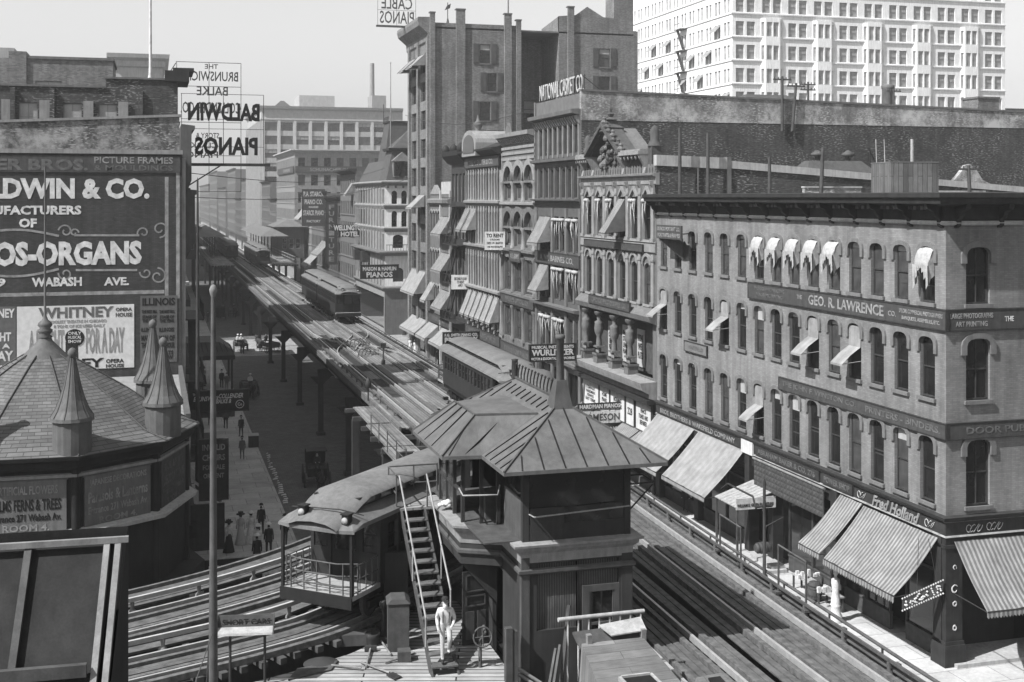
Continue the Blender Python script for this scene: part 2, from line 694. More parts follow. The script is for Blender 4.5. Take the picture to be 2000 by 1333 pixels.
def slab(name, x0, x1, y0, y1, z0, z1, mat):
    return tag(MB().box(x0, x1, y0, y1, z0, z1).build(name, mat), kind='structure')


tag(MB().poly([(-2500, -400, -.3), (2500, -400, -.3), (2500, 5000, -.3), (-2500, 5000, -.3)]).build('ground', M['dirt'], recalc=False), kind='structure')
slab('street', 7.8, 27.0, 44.0, 154.9, -.29, -.15, M['setts'])
slab('street', 7.8, 27.0, 172.7, 1200, -.29, -.15, M['setts'])
slab('cross_street', -120, 150, 154.9, 172.7, -.29, -.14, M['crossroad'])
slab('cross_street', -120, 150, 20.0, 44.0, -.29, -.145, M['setts'])
slab('sidewalk', 27.0, XF + 1.5, 37.6, 154.6, -.29, 0.0, M['flags'])
slab('sidewalk', XF + 1.5, 110, 37.6, 43.6, -.29, 0.001, M['flags'])
slab('sidewalk', 27.0, XF + .4, 173.0, 276, -.29, 0.0, M['flags'])
slab('sidewalk', XW - 1.5, 7.8, 44.2, 154.6, -.29, 0.0, M['flags'])
slab('sidewalk', XW - .4, 7.8, 173.0, 276, -.29, 0.0, M['flags'])
slab('sidewalk', 27.0, XF + .4, 291, 1000, -.29, 0.0, M['flags'])
slab('sidewalk', XW - .4, 7.8, 291, 1000, -.29, 0.0, M['flags'])

# ================================================================ the elevated railway
M['tie'] = plain('oily ties', .04, .09, 4, .9, streak=False)
M['plank_y'] = boards('walkway planks', .12, .23, .22, 4.0, 'y')
M['plank_deck'] = boards('deck planks', .22, .36, .24, 4.5, 'x')
M['third'] = plain('bright contact rail', .3, .42, 4, .5, streak=False)
M['plank_c'] = plain('curve planks', .06, .13, 3, .85, streak=False)
M['timber_g'] = plain('guard timber', .06, .15, 5, .85, streak=False)
M['girder'] = plain('girder paint', .03, .05, 2, .6, .1)


def catmull(P, step=.5):
    P = [Vector(p) for p in P]
    Q = [P[0] * 2 - P[1]] + P + [P[-1] * 2 - P[-2]]
    out = []
    for i in range(1, len(Q) - 2):
        a, b, c, d = Q[i - 1], Q[i], Q[i + 1], Q[i + 2]
        n = max(1, int((c - b).length / step))
        for k in range(n):
            t = k / n
            out.append(.5 * ((2 * b) + (c - a) * t + (2 * a - 5 * b + 4 * c - d) * t * t + (3 * b - a - 3 * c + d) * t ** 3))
    out.append(P[-1])
    return out


def tangents(path):
    return [(path[min(i + 1, len(path) - 1)] - path[max(i - 1, 0)]).normalized() for i in range(len(path))]


def strip(mb, path, o, wd, z0, z1):
    """box section swept along a plan path at an offset to its right"""
    T = tangents(path)
    vs = []
    for p, t in zip(path, T):
        n = Vector((t.y, -t.x))
        for oo, z in ((o - wd / 2, z0), (o + wd / 2, z0), (o + wd / 2, z1), (o - wd / 2, z1)):
            q = p + n * oo
            vs.append((q.x, q.y, z))
    fs = []
    m = len(path)
    for i in range(m - 1):
        for k in range(4):
            fs.append((i * 4 + k, i * 4 + (k + 1) % 4, (i + 1) * 4 + (k + 1) % 4, (i + 1) * 4 + k))
    fs += [(0, 1, 2, 3), tuple(range(4 * m - 4, 4 * m))]
    mb.add(vs, fs)
    return mb


def thin(path, every):
    return path[::every] + ([path[-1]] if (len(path) - 1) % every else [])


track_west = catmull([(13.75, 18), (13.85, 28), (14.15, 40), (14.55, 52), (14.7, 64), (14.7, 80)], .55) + [Vector((14.7, y)) for y in [80 + .55 * k for k in range(1, 190)]]
track_east = catmull([(17.25, 14), (17.35, 28), (17.75, 40), (18.2, 52), (18.4, 64), (18.4, 80)], .55) + [Vector((18.4, y)) for y in [80 + .55 * k for k in range(1, 190)]]
curve_in = catmull([(-16, 29.2), (-7, 31.7), (-.6, 33.95), (3.3, 35.5), (5.4, 36.85), (9.2, 40.5), (12.8, 45.0), (16.0, 50.6), (17.8, 56.5), (18.38, 63)], .55)
curve_out = catmull([(-16, 32.2), (-7, 35.1), (-.6, 37.7), (4, 40.3), (8, 43.8), (11.2, 48), (13.5, 52.7), (14.5, 58), (14.68, 64)], .55)
far_w = [Vector((14.7, 183.5)), Vector((14.7, 900))]
far_e = [Vector((18.4, 183.5)), Vector((18.4, 900))]

el = thing('elevated_railway', 'double track elevated railway on iron columns down the middle of the avenue', 'railway', (16.5, 60, 0))
EL0 = Vector((16.5, 60, 0))


def elp(name, mb, mat, kind=None):
    mb.v = [(x - 16.5, y - 60, z) for x, y, z in mb.v]
    o = mb.build(name, mat, el)
    if kind: o['kind'] = kind
    return o


ties = MB()
for tr in (track_west, track_east, curve_in, curve_out):
    for p, t in zip(tr, tangents(tr)):
        n = Vector((t.y, -t.x))
        L = 1.28 + rnd.uniform(-.08, .1)
        a, b = p - n * L, p + n * L
        ties.bar((a.x, a.y, 6.79), (b.x, b.y, 6.79), .2, .17)
elp('ties', ties, M['tie'], 'stuff')
for tr, ev in ((track_west, 3), (track_east, 3), (curve_in, 1), (curve_out, 1)):
    tp = thin(tr, ev)
    if tr is track_west: tp = tp + far_w
    if tr is track_east: tp = tp + far_e
    for s in (-1, 1):
        elp('rail', strip(MB(), tp, s * .75, .085, 6.88, 7.055), M['rail'])
        gt = MB()
        if ev > 1 or s > 0:
            strip(gt, tp, s * 1.06, .17, 6.875, 7.04)
        strip(gt, tp, s * .45, .15, 6.875, 7.0)
        elp('guard_timber', gt, M['timber_g'])
# third rails with their guard boards and the insulators below
for tr, s, c0, cut in ((track_west, -1, 90, 330), (track_east, 1, 0, 330), (curve_in, -1, 0, 62), (curve_out, -1, 0, 70)):
    tp = tr[c0:cut]
    o = s * 1.42
    cur = tr is curve_in or tr is curve_out
    elp('third_rail', strip(MB(), thin(tp, 2), o, .1 if cur else .07, 7.14, 7.27 if cur else 7.22), M['third' if cur else 'rust'])
    T = tangents(tp)
    for k in range(2, min(len(tp), 62), 4):
        n = Vector((T[k].y, -T[k].x))
        q = tp[k] + n * o
        elp('insulator', MB().lathe([(.13, 6.8), (.11, 6.88), (.05, 6.94), (.07, 7.08), (.05, 7.14)], 6, (q.x, q.y, 0)), M['wood' if cur else 'rust'])
# girders under every rail, cross girders and columns
for tr in (track_west, track_east, curve_in, curve_out):
    tp = thin(tr, 6)
    if tr is track_west: tp += far_w
    if tr is track_east: tp += far_e
    for s in (-1, 1):
        gi = strip(MB(), tp, s * .8, .12, 5.35, 6.7)
        elp('girder', strip(gi, tp, s * .8, .34, 5.3, 5.36), M['girder'])
col_y = [41 + 15.2 * k for k in range(0, 26)]
for y in col_y:
    elp('cross_girder', MB().box(13.0, 20.3, y - .2, y + .2, 4.7, 5.3), M['girder'])
for k in range(28):
    y = 48.6 + 15.2 * k
    elp('cross_brace', MB().box(13.9, 19.2, y - .06, y + .06, 5.5, 6.2), M['girder'])
for (x0, y0), (x1, y1) in (((-2, 40), (1.5, 31)), ((6, 44), (11, 33)), ((-10, 37), (-7, 27))):
    elp('cross_girder', MB().bar((x0, y0, 5.0), (x1, y1, 5.0), .35, .6), M['girder'])
for y in col_y:
    for x in (13.25, 20.05):
        c = MB()
        c.box(x - .2, x + .2, y - .19, y - .15, -.15, 4.7).box(x - .2, x + .2, y + .15, y + .19, -.15, 4.7)
        c.box(x - .05, x + .05, y - .15, y + .15, -.15, 4.7)
        c.box(x - .34, x + .34, y - .34, y + .34, -.15, .12)
        for s in (-1, 1):
            c.prism_y([(x + s * .2, 4.0), (x + s * .2, 4.7), (x + s * .9, 4.7)], y - .04, y + .04)
        elp('column', c, M['girder'])
for x, y in ((-2, 40), (1.5, 31), (6, 44), (-10, 37), (-7, 27), (11.4, 62), (11.4, 72)):
    elp('column', MB().box(x - .2, x + .2, y - .2, y + .2, -.15, 6.4), M['girder'])
# plank walkways: between the tracks, outside them, and on the curve
for sh in ([(15.83, 62), (17.27, 62), (17.27, 900), (15.83, 900)], 
           [(19.58, 52), (19.8, 52), (20.0, 64), (20.0, 183), (19.58, 183), (19.58, 64)],
           [(12.95, 66), (13.5, 66), (13.5, 183), (12.95, 183)]):
    elp('walkway', MB().prism_z(sh, 6.82, 6.9), M['plank_y'])
for k in range(5):                                          # single planks along the curves
    elp('plank', strip(MB(), thin(curve_in[:66], 2), -2.55 + .235 * k, .205, 6.83, 6.89 + .012 * (k % 3)), M['plank_c'])
for tr, os in ((track_west, (-.24, 0, .24, 1.3, 1.54)), (track_east, (-.24, 0, .24, -1.3, -1.54, 1.62))):
    for k, o in enumerate(os):
        elp('plank', strip(MB(), thin(tr[:96], 3), o, .19, 6.86, 6.9 + .01 * (k % 2)), M['plank_c'])
for tr in (curve_in, curve_out):
    for k in range(3):
        elp('plank', strip(MB(), thin(tr[:60], 2), -.24 + .24 * k, .205, 6.86, 6.91 + .01 * (k % 2)), M['plank_c'])
for k in range(5):
    elp('plank', strip(MB(), thin(curve_out[:62], 2), -2.75 + .235 * k, .205, 6.83, 6.89 + .01 * (k % 2)), M['plank_c'])
elp('edge_timber', strip(MB(), thin(curve_out[:64], 2), -2.95, .12, 6.6, 7.0), M['timber_g'])
# planked patches between the rails
for x, y0, y1 in ((14.7, 66, 76), (14.7, 84, 88), (14.7, 112, 122), (18.4, 88, 98), (18.4, 114, 126), (14.7, 168, 182), (18.4, 164, 178)):
    elp('plank_patch', MB().box(x - .36, x + .36, y0, y1, 6.88, 6.93), M['plank_y'])
for pp in (((12.9, 66), (12.9, 183), (12.9, 900)), ((18.98, 14), (19.05, 28), (19.4, 40), (19.85, 52), (20.06, 64), (20.06, 183), (20.06, 900))):
    elp('edge_timber', strip(MB(), [Vector(p) for p in pp], 0, .13, 6.55, 6.96), M['timber_g'])
ep = MB()
epath = [Vector(p) for p in ((19.12, 14), (19.2, 28), (19.55, 40), (20.0, 52), (20.2, 64), (20.2, 150))]
ep.tube([(p.x, p.y, 7.12) for p in epath], .05, 6)
for y in [18 + 2.9 * k for k in range(44)]:
    i = max(k for k in range(len(epath)) if epath[k].y <= y + .001)
    j = min(i + 1, len(epath) - 1)
    f = (y - epath[i].y) / max(.01, epath[j].y - epath[i].y)
    x = epath[i].x + (epath[j].x - epath[i].x) * f
    ep.bar((x, y, 7.12), (x, y, 6.6), .05)
    ep.box(x + .02, x + .55, y - .09, y + .09, 6.55, 6.62)
elp('edge_pipe', ep, M['rust'])
# crossover rails ahead of the stopped train
for s in (-1, 1):
    elp('crossover_rail', strip(MB(), catmull([(14.7 + s * .74, 96), (15.3 + s * .74, 101), (17.8 + s * .74, 110), (18.4 + s * .74, 115)], .8), 0, .07, 6.93, 7.04), M['rail'])
    elp('crossover_rail', strip(MB(), catmull([(18.4 + s * .74, 94), (17.8 + s * .74, 99), (15.3 + s * .74, 108), (14.7 + s * .74, 113)], .8), 0, .07, 6.93, 7.045), M['rail'])
for k in range(5):
    pts = [(15.6 + .35 * k, 101 + .2 * k, 6.95), (15.9 + .34 * k, 103, 7.35), (16.5 + .3 * k, 104.5 + .3 * k, 7.3), (17.0 + .2 * k, 103.4, 6.98)]
    elp('feeder_cable', MB().tube([tuple(p) for p in catmull(pts, .4)], .045, 5), M['rust'])
for k in range(3):
    pts = [(15.2 + .3 * k, 95 + .3 * k, 6.95), (15.6 + .3 * k, 96.5, 7.35), (16.2 + .3 * k, 98 + .3 * k, 7.3), (16.8 + .2 * k, 97, 6.98)]
    elp('feeder_cable', MB().tube([tuple(p) for p in catmull(pts, .4)], .045, 5), M['rust'])

# small working platform beside the west track
sp = thing('side_platform', 'small plank platform with pipe railing hung on the street side of the elevated tracks', 'platform', (12.3, 65, 6.6))
for q in ((-1.15, .55, -9.4, -3.2), (-.7, .55, 3.6, 9.2), (-.9, .55, -3.0, 3.2)):
    MB().box(*q, .1, .17).build('decking', M['plank_y'], sp)
for y in (-9.4, -6.3, -3.2, 0, 3.1, 6.2, 9.1):
    MB().box(-1.2, 1.4, y - .09, y + .09, -.14, .1).build('bearer', M['wood_d'], sp)
b = MB()
for y in (-9.2, -6.8, -4.4, -2, .4):
    b.tube([(-1.1, y, .17), (-1.1, y, 1.25)], .03, 5)
b.tube([(-1.1, -9.2, 1.25), (-1.1, .4, 1.25)], .03, 5).tube([(-1.1, -9.2, .72), (-1.1, .4, .72)], .025, 5)
b.build('railing', M['rust'], sp)
rl = thing('cable_reel', 'small cable reel lying on the side platform by the signal cabin roof', 'reel', (12.1, 57.2, 6.77))
MB().tube([(0, -.3, .3), (0, .3, .3)], .16, 10).build('drum', M['wood'], rl)
for y in (-.32, .26):
    MB().tube([(0, y, .3), (0, y + .06, .3)], .3, 16).build('flange', M['wood_d'], rl)
bx = thing('tool_chest', 'dark tool chest next to the cable reel on the side platform', 'chest', (11.7, 58.6, 6.77))
MB().box(-.35, .35, -.25, .25, 0, .4).build('body', M['wood_d'], bx)
MB().box(-.38, .38, -.28, .28, .4, .46).build('lid', M['wood'], bx)

# pipe stands and pole on the near right edge of the tracks
def stand(x, y, wd, ht, label):
    t_ = thing('pipe_stand', label, 'stand', (x, y, 6.96), 0, 'pipe stands along the edge of the elevated tracks')
    MB().tube([(0, 0, 0), (0, 0, ht), (.05, wd, ht + .02), (.05, wd, 0)], .035, 6, smooth=False).build('frame', M['rust'], t_)
    b = MB()
    for yy in (0, wd):
        b.box(-.1, .15, yy - .1, yy + .1, -.02, .06)
    b.build('foot', M['rust'], t_)


stand(19.25, 38.1, 1.7, 1.25, 'pipe stand on the track edge in front of the glass shop front')
stand(18.95, 33.2, 1.8, 1.5, 'pipe stand on the track edge below the big striped awning')
pl = thing('signal_pole', 'slim iron pole with one cross arm between the two pipe stands', 'pole', (19.35, 36.6, 6.9))
MB().lathe([(.12, 0), (.12, .1), (.06, .16), (.05, 3.2), (.02, 3.3)], 8).build('shaft', M['iron'], pl)
MB().tube([(-.25, .1, 2.3), (.2, 1.2, 2.42), (.35, 3.4, 2.35), (.35, 3.9, 2.05)], .035, 6).tube([(-.3, .02, 2.38), (.3, .02, 2.38)], .04, 5).build('arm', M['iron'], pl)
sw = thing('switch_stand', 'low switch stand with round target between the tracks ahead of the stopped train', 'switch stand', (16.6, 91.5, 6.9))
MB().lathe([(.16, 0), (.14, .3), (.06, .4), (.05, 1.3)], 8).build('post', M['iron'], sw)
MB().tube([(-.45, 0, 1.25), (.45, 0, 1.25)], .05, 6).box(-.2, .2, -.02, .02, 1.3, 1.6).build('target', M['iron'], sw)
lm = thing('switch_lamp', 'switch lamp on its short post at the end of the side platform', 'lamp', (12.75, 75.5, 6.87))
MB().box(-.04, .04, -.04, .04, 0, .8).build('post', M['iron'], lm)
MB().lathe([(.16, .8), (.2, .9), (.2, 1.2), (.1, 1.35), (.05, 1.45)], 8).build('lantern', M['iron'], lm)
# ================================================================ awnings, boards and other things fixed to house fronts
def slope_awning(label, loc, rz, W, ztop, zbot, out, cloth='canvas', val=.3, seams=0, group=None, gusset=True, sag=.12, name='awning', tooth=.14, drop0=0.0, skew=0.0):
    t_ = thing(name, label, 'awning', loc, rz, group)
    m = MB()
    n, k = 7, max(4, int(W / .45))
    top = []
    for j in range(n + 1):
        f = j / n
        for i in range(k + 1):
            x = W * i / k + skew * f
            zz = ztop + (zbot - ztop) * f - sag * math.sin(math.pi * f) + .028 * math.sin(i * 1.3 + j * .8 + W) * f + .012 * math.sin(i * 3.7)
            top.append((x, -.05 - out * f, zz - (drop0 * i / k)))
    fs = [(j * (k + 1) + i, j * (k + 1) + i + 1, (j + 1) * (k + 1) + i + 1, (j + 1) * (k + 1) + i) for j in range(n) for i in range(k)]
    m.add(top, fs, True)
    if gusset and out <= 1.7:
        for x, sk in ((0, skew), (W, skew)):
            m.poly([(x, -.04, ztop), (x + sk, -.05 - out, zbot), (x + sk * .5, -.04 - out * .5, zbot + .05), (x, -.04, zbot + .1)])
    m.build('fabric', M[cloth], t_)
    if val:
        v = MB()
        kk = max(4, int(W / tooth))
        for i in range(kk):
            xa, xb = W * i / kk + skew, W * (i + 1) / kk + skew
            d = drop0 * (i + .5) / kk
            v.poly([(xa, -.055 - out, zbot - d), (xb, -.055 - out, zbot - d), (xb, -.07 - out, zbot - val * .72 - d), ((xa + xb) / 2, -.08 - out, zbot - val - d), (xa, -.07 - out, zbot - val * .72 - d)])
        v.build('valance', M[cloth], t_)
    a = MB()
    for x in (.06, W - .06):
        a.tube([(x + skew, -.04 - out, zbot - .05), (x, -.02, zbot + .05)], .025, 5)
    a.tube([(.03 + skew, -.05 - out, zbot - .02), (W - .03 + skew, -.05 - out, zbot - .02 - drop0)], .03, 5)
    a.build('frame', M['iron'], t_)
    return t_


def window_awning(parent, x0, x1, ztop, zmid, zbot, out, T=None, cloth='canvas', y=.0, name='awning', zs=None):
    """a shade let down in a window head and kicked out at its foot"""
    m = MB(T)
    k = 5
    P = [(y, ztop), (y - .03, zmid), (y - out * .55, (zmid + zbot) / 2 + .03), (y - out, zbot), (y - out - .01, zbot - .1)]
    vs = []
    for py, pz in P:
        for i in range(k + 1):
            vs.append((x0 + (x1 - x0) * i / k, py, pz))
    m.add(vs, [(j * (k + 1) + i, j * (k + 1) + i + 1, (j + 1) * (k + 1) + i + 1, (j + 1) * (k + 1) + i) for j in range(len(P) - 1) for i in range(k)])
    m.tube([(x0 + .05, y - out, zbot), (x0 + .05, y + .05, zbot + .1)], .018, 4)
    m.tube([(x1 - .05, y - out, zbot), (x1 - .05, y + .05, zbot + .1)], .018, 4)
    return m.build(name, M[cloth], parent)


def gathered_awning(parent, x0, x1, ztop, drop, T=None, cloth='rag', y=-.02, name='awning'):
    """a window awning pulled up into a bunch, its edge hanging in tatters"""
    m = MB(T)
    n, k = 5, 7
    w_ = x1 - x0
    out = .4 + rnd.uniform(-.08, .08)
    vs = []
    for j in range(n + 1):
        f = j / n
        for i in range(k + 1):
            fx = i / k
            vs.append((x0 - .04 + (w_ + .08) * fx + rnd.uniform(-.02, .02), y - out * math.sin(f * math.pi / 2) + .1 * (abs(fx - .5) * 2) ** 3,
                       ztop - drop * .42 * (1 - math.cos(f * math.pi / 2)) + rnd.uniform(-.025, .025)))
    m.add(vs, [(j * (k + 1) + i, j * (k + 1) + i + 1, (j + 1) * (k + 1) + i + 1, (j + 1) * (k + 1) + i) for j in range(n) for i in range(k)], True)
    zf = ztop - drop * .42
    for i in range(k):                                     # tattered front edge
        xa, xb = x0 - .04 + (w_ + .08) * i / k, x0 - .04 + (w_ + .08) * (i + 1) / k
        edge = abs(i - (k - 1) / 2) / ((k - 1) / 2)
        d = drop * (.08 + .5 * edge ** 2) + rnd.uniform(0, .12)
        m.poly([(xa, y - out, zf + .02), (xb, y - out, zf + .02), (xb - .01, y - out + .03, zf - d * .8), ((xa + xb) / 2, y - out - .02, zf - d), (xa + .01, y - out + .02, zf - d * .75)])
    for x, s in ((x0 - .03, 1), (x1 + .03, -1)):            # side drapes
        z2 = zf - drop * (.45 + rnd.uniform(0, .2))
        m.poly([(x, y, ztop), (x, y - out * .9, zf + .1), (x + s * .05, y - out * .7, z2), (x + s * .1, y - out * .35, z2 + .25), (x + s * .02, y, z2 + .4)])
    return m.build(name, M[cloth], parent)


def rag_awning(parent, x0, x1, ztop, drop):
    """a window awning pulled up tight, its stuff hanging in ribbons"""
    m = MB()
    for i in range(3):
        x = x0 + (x1 - x0) * (i + .5) / 3
        m.lathe([(0, -.16), ((x1 - x0) * .19, -.06), ((x1 - x0) * .15, .1), (0, .14)], 6, (x, -.2 + rnd.uniform(-.06, .06), ztop - .2))
    for i in range(6):
        f = rnd.choice([.0, .05, .12, .45, .88, .96])
        x, w_, L = x0 + (x1 - x0) * f, rnd.uniform(.05, .12), drop * rnd.uniform(.4, 1.0)
        y = -rnd.uniform(.08, .32)
        k = rnd.uniform(-.1, .1)
        m.poly([(x - w_, y, ztop - .2), (x + w_, y, ztop - .2), (x + w_ + k, y - .05, ztop - .2 - L * .5), (x - w_ + k, y - .05, ztop - .2 - L * .5)])
        m.poly([(x - w_ + k, y - .05, ztop - .2 - L * .5), (x + w_ + k, y - .05, ztop - .2 - L * .5), (x + w_ * .5, y, ztop - .2 - L), (x - w_ * .8, y, ztop - L * .9)])
    return m.build('awning', M['rag'], parent)


def board_sign(name, label, loc, rz, W, H, text=None, mat='signboard', lmat='cream', T=.12, rows=None, frame='iron', group=None, bold=.02, mirror=False):
    """flat board: local x along its face, centred on loc, facing -y; rows = (text, width, height, z)"""
    t_ = thing(name, label, 'sign', loc, rz, group)
    MB().box(-W / 2, W / 2, 0, T, -H / 2, H / 2).build('board', M[mat], t_)
    if frame:
        f = MB()
        e = min(.07, H * .07)
        f.box(-W / 2 - e, W / 2 + e, -.025, T + .02, H / 2, H / 2 + e).box(-W / 2 - e, W / 2 + e, -.025, T + .02, -H / 2 - e, -H / 2)
        f.box(-W / 2 - e, -W / 2, -.025, T + .02, -H / 2, H / 2).box(W / 2, W / 2 + e, -.025, T + .02, -H / 2, H / 2)
        f.build('frame', M[frame], t_)
    for r in rows or []:
        tx, wd, ht, z = r[:4]
        x = r[4] if len(r) > 4 else 0
        lm_ = r[5] if len(r) > 5 else lmat
        lettering(t_, tx, wd, ht, (x, -.004, z), M[lm_], bold=bold, mirror=mirror)
    return t_


WEST = R(-90)                                             # rz of fronts that look west, over the avenue

# ================================================================ the four storey corner house
M['brick_c'] = brick('corner house brick', .18, .235, .165)
M['stone_c'] = plain('corner house stone trim', .13, .18, 3, .8)
M['stone_w'] = plain('pale stone', .32, .44, 2, .8)
M['cornice_d'] = plain('dark cornice paint', .022, .04, 2, .65)
M['rooftar'] = plain('tarred roof', .1, .16, .6, .9, streak=False)
Y0 = 74.4
CB = thing('corner_building', 'four storey brick corner building with heavy dark cornice and many painted sign bands', 'building', (XF, Y0, 0), WEST)
CW, CD = 30.5, 34.0
TS = Matrix.Translation((CW, 0, 0)) @ Matrix.Rotation(R(90), 4, 'Z')
mids = [Y0 - v for v in (73.25, 71.03, 68.83, 66.57, 64.44, 62.32, 60.26, 58.33, 56.45, 54.55, 52.6, 50.78, 48.94, 47.07, 45.17)]
floors = [(6.58, 9.36), (11.0, 13.58), (15.02, 17.4)]
ops = [(m - .52, m + .52, a, b) for m in mids for a, b in floors]
wl = MB()
wall_panel(wl, 0, CW, 6.26, 18.5, ops)
sops = []
for k in range(6):
    xa = .97 + k * 4.1
    for a, b in floors:
        sops.append((xa, xa + 1.17, a, b))
        if k > 1: sops.append((xa - 1.9, xa - .75, a, b))
ws = MB(TS)
wall_panel(ws, 0, CD, 6.26, 18.5, sops)
wl.v += ws.v
wl.f += [tuple(i + len(wl.v) - len(ws.v) for i in f) for f in ws.f]
wl.sm += ws.sm
quads_box(wl, CW, CD, -.1, 19.35, right=False)
for o in ops:
    arch_fill(wl, flat_arch(o[0], o[1], o[3] - .3, o[3]), o[3], 0.0, .27)
wl.build('wall', M['brick_c'], CB)
af = MB(TS)
for o in sops:
    arch_fill(af, flat_arch(o[0], o[1], o[3] - .3, o[3]), o[3], 0.0, .27)
af.build('arch_infill', M['brick_c'], CB)
MB().box(.2, CW - .2, .25, CD - .2, 19.1, 19.4).build('roof', M['rooftar'], CB)
for o in ops:
    hm = MB()
    arch_band(hm, flat_arch(o[0], o[1], o[3] - .3, o[3]), .2, -.09, .03, leg=.38)
    hm.build('window_hood', M['stone_c'], CB)
for o in sops[:14]:
    hm = MB(TS)
    arch_band(hm, flat_arch(o[0], o[1], o[3] - .3, o[3]), .26, -.09, .03, leg=.38)
    hm.build('window_hood', M['stone_c'], CB)
rolled = {(2, i) for i in (6, 7, 8, 9, 10, 14)}
shade = {(1, 0): (11.9, 12.6), (1, 4): (11.9, 12.6), (1, 9): (11.75, 12.5), (1, 11): (11.75, 12.5), (0, 6): (7.5, 8.2)}
for i, m_ in enumerate(mids):
    for fl, (a, b) in enumerate(floors):
        bl = 0 if (fl, i) in rolled or (fl, i) in shade else rnd.choice([0, 0, 0, .12, .14, .2, .1, .3])
        window(CB, m_ - .52, m_ + .52, a, b, .16, 'frame', blind=bl, sill='stone_c', open_=rnd.choice([0, 0, 0, .5, .8]),
               pane='glass2' if (fl, i) in ((2, 11), (2, 12), (2, 13), (2, 0), (2, 4), (2, 5)) else None)
        if (fl, i) in rolled:
            gathered_awning(CB, m_ - .5, m_ + .5, b - .05, 1.5 if i < 14 else 1.75)
        if (fl, i) in shade:
            zb, zm = shade[(fl, i)]
            window_awning(CB, m_ - .5, m_ + .5, b - .12, zm, zb, 1.0)
for o in sops:
    window(CB, o[0], o[1], o[2], o[3], .16, 'frame', mull=1 if o[3] < 20 else 0, sill='stone_c', T=TS, blind=rnd.choice([0, 0, .3]))
# main cornice and the shop cornice, carried round the corner
path = [(0, 0), (CW, 0), (CW, CD)]
co = MB()
co.sweep(path, [(.02, 18.5), (.1, 18.55), (.1, 19.1), (.92, 19.22), (.95, 19.4), (1.06, 19.48), (1.06, 19.66), (-.3, 19.7), (-.3, 18.5)])
co.build('cornice', M['cornice_d'], CB)
bd = MB()
bd.sweep(path, [(0, 18.3), (.16, 18.34), (.2, 18.42), (.12, 18.5), (0, 18.5)])
bd.build('bed_moulding', M['stone_w'], CB)
bpos = [(x, None) for x in [.2 + k * (CW - .4) / 14 for k in range(15)]]
for k in range(15):
    x = .25 + k * (CW - .5) / 14
    MB().prism_x([(.0, 18.2), (-.18, 18.3), (-.2, 18.55), (-.42, 18.72), (-.5, 18.9), (-.78, 19.0), (-.84, 19.2), (0, 19.2)], x - .11, x + .11).build('bracket', M['cornice_d'], CB)
for k in range(8):
    x = .5 + k * 2.1
    MB(TS).prism_x([(.0, 18.2), (-.18, 18.3), (-.2, 18.55), (-.42, 18.72), (-.5, 18.9), (-.78, 19.0), (-.84, 19.2), (0, 19.2)], x - .11, x + .11).build('bracket', M['cornice_d'], CB)
dt = MB()
for k in range(60):
    x = .3 + k * .505
    dt.box(x, x + .2, -.26, -.1, 18.95, 19.1)
dt.build('dentils', M['stone_c'], CB)
sc = MB()
sc.sweep(path, [(.0, 5.36), (.06, 5.36), (.06, 6.0), (.2, 6.08), (.26, 6.22), (.0, 6.26)])
sc.build('shop_cornice', M['signboard'], CB)
ll = MB()
ll.sweep(path, [(.061, 5.34), (.13, 5.38), (.061, 5.44)]).sweep(path, [(.061, 5.98), (.1, 6.0), (.061, 6.03)])
ll.build('cornice_line', M['grey_letter'], CB)
# ---- shop fronts: piers, glass, bulkheads
for x in (0.1, 5.95, 12.6, 15.3, 21.6, 29.75):
    MB().box(x, x + .55, -.1, .5, -.05, 5.4).build('shop_pier', M['cornice_d'], CB)
MB().box(0, CW, .05, .5, 4.7, 5.36).build('shop_lintel', M['cornice_d'], CB)
for a, b in ((.65, 5.95), (6.5, 12.6), (16.8, 21.6), (22.2, 26.0), (27.2, 29.75)):
    MB().box(a, b, .3, .45, -.05, .75).box(a, b, .25, .48, .75, .82).build('bulkhead', M['wood_d'], CB)
for a, b in ((.65, 3.3), (3.3, 5.95), (6.5, 9.5), (9.5, 12.6), (16.8, 19.2), (19.2, 21.6), (22.2, 24.1), (24.1, 26.0), (27.2, 29.75)):
    f = MB()
    f.box(a, a + .09, .3, .42, .82, 4.7).box(b - .09, b, .3, .42, .82, 4.7).box(a, b, .3, .42, 3.6, 3.7)
    wn = f.build('shop_window', M['frame'], CB)
    MB().poly([(a + .09, .37, .82), (b - .09, .37, .82), (b - .09, .37, 4.7), (a + .09, .37, 4.7)]).build('pane', M['glass'], wn)
for a, b in ((13.2, 15.3), (15.85, 16.8), (26.0, 27.2)):
    MB().box(a, b, 1.1, 1.2, -.05, 4.7).build('shop_door', M['wood_d'], CB)
# corner entrance: pillar, second pillar, shop windows of the side street
cp = MB()
cp.box(CW - .75, CW + .05, -.05, .75, .9, 5.36).box(CW - .85, CW + .15, -.15, .85, -.05, .9).box(CW - .8, CW + .1, -.1, .8, .9, 1.05)
cp.box(CW - .8, CW + .1, -.1, .8, 4.9, 5.05)
cp.build('corner_pillar', M['cornice_d'], CB)
for x in (4.6, 11, 17, 23, 29, 33.4):
    MB(TS).box(x, x + .6, -.1, .5, .5, 5.36).box(x - .1, x + .7, -.2, .55, -.05, .5).build('shop_pier', M['cornice_d'], CB)
MB(TS).box(.8, CD, .05, .5, 4.7, 5.36).box(5.2, CD, .3, .45, -.05, .7).build('shop_lintel', M['cornice_d'], CB)
MB(TS).box(.8, 4.6, 1.6, 1.7, -.05, 4.7).build('shop_door', M['black'], CB)  # blackened: the shade under the awning is put into the colour
f = MB(TS)
f.poly([(5.2, .4, .7), (CD, .4, .7), (CD, .4, 4.7), (5.2, .4, 4.7)])
f.build('shop_window', M['glass'], CB)
st = MB(TS)
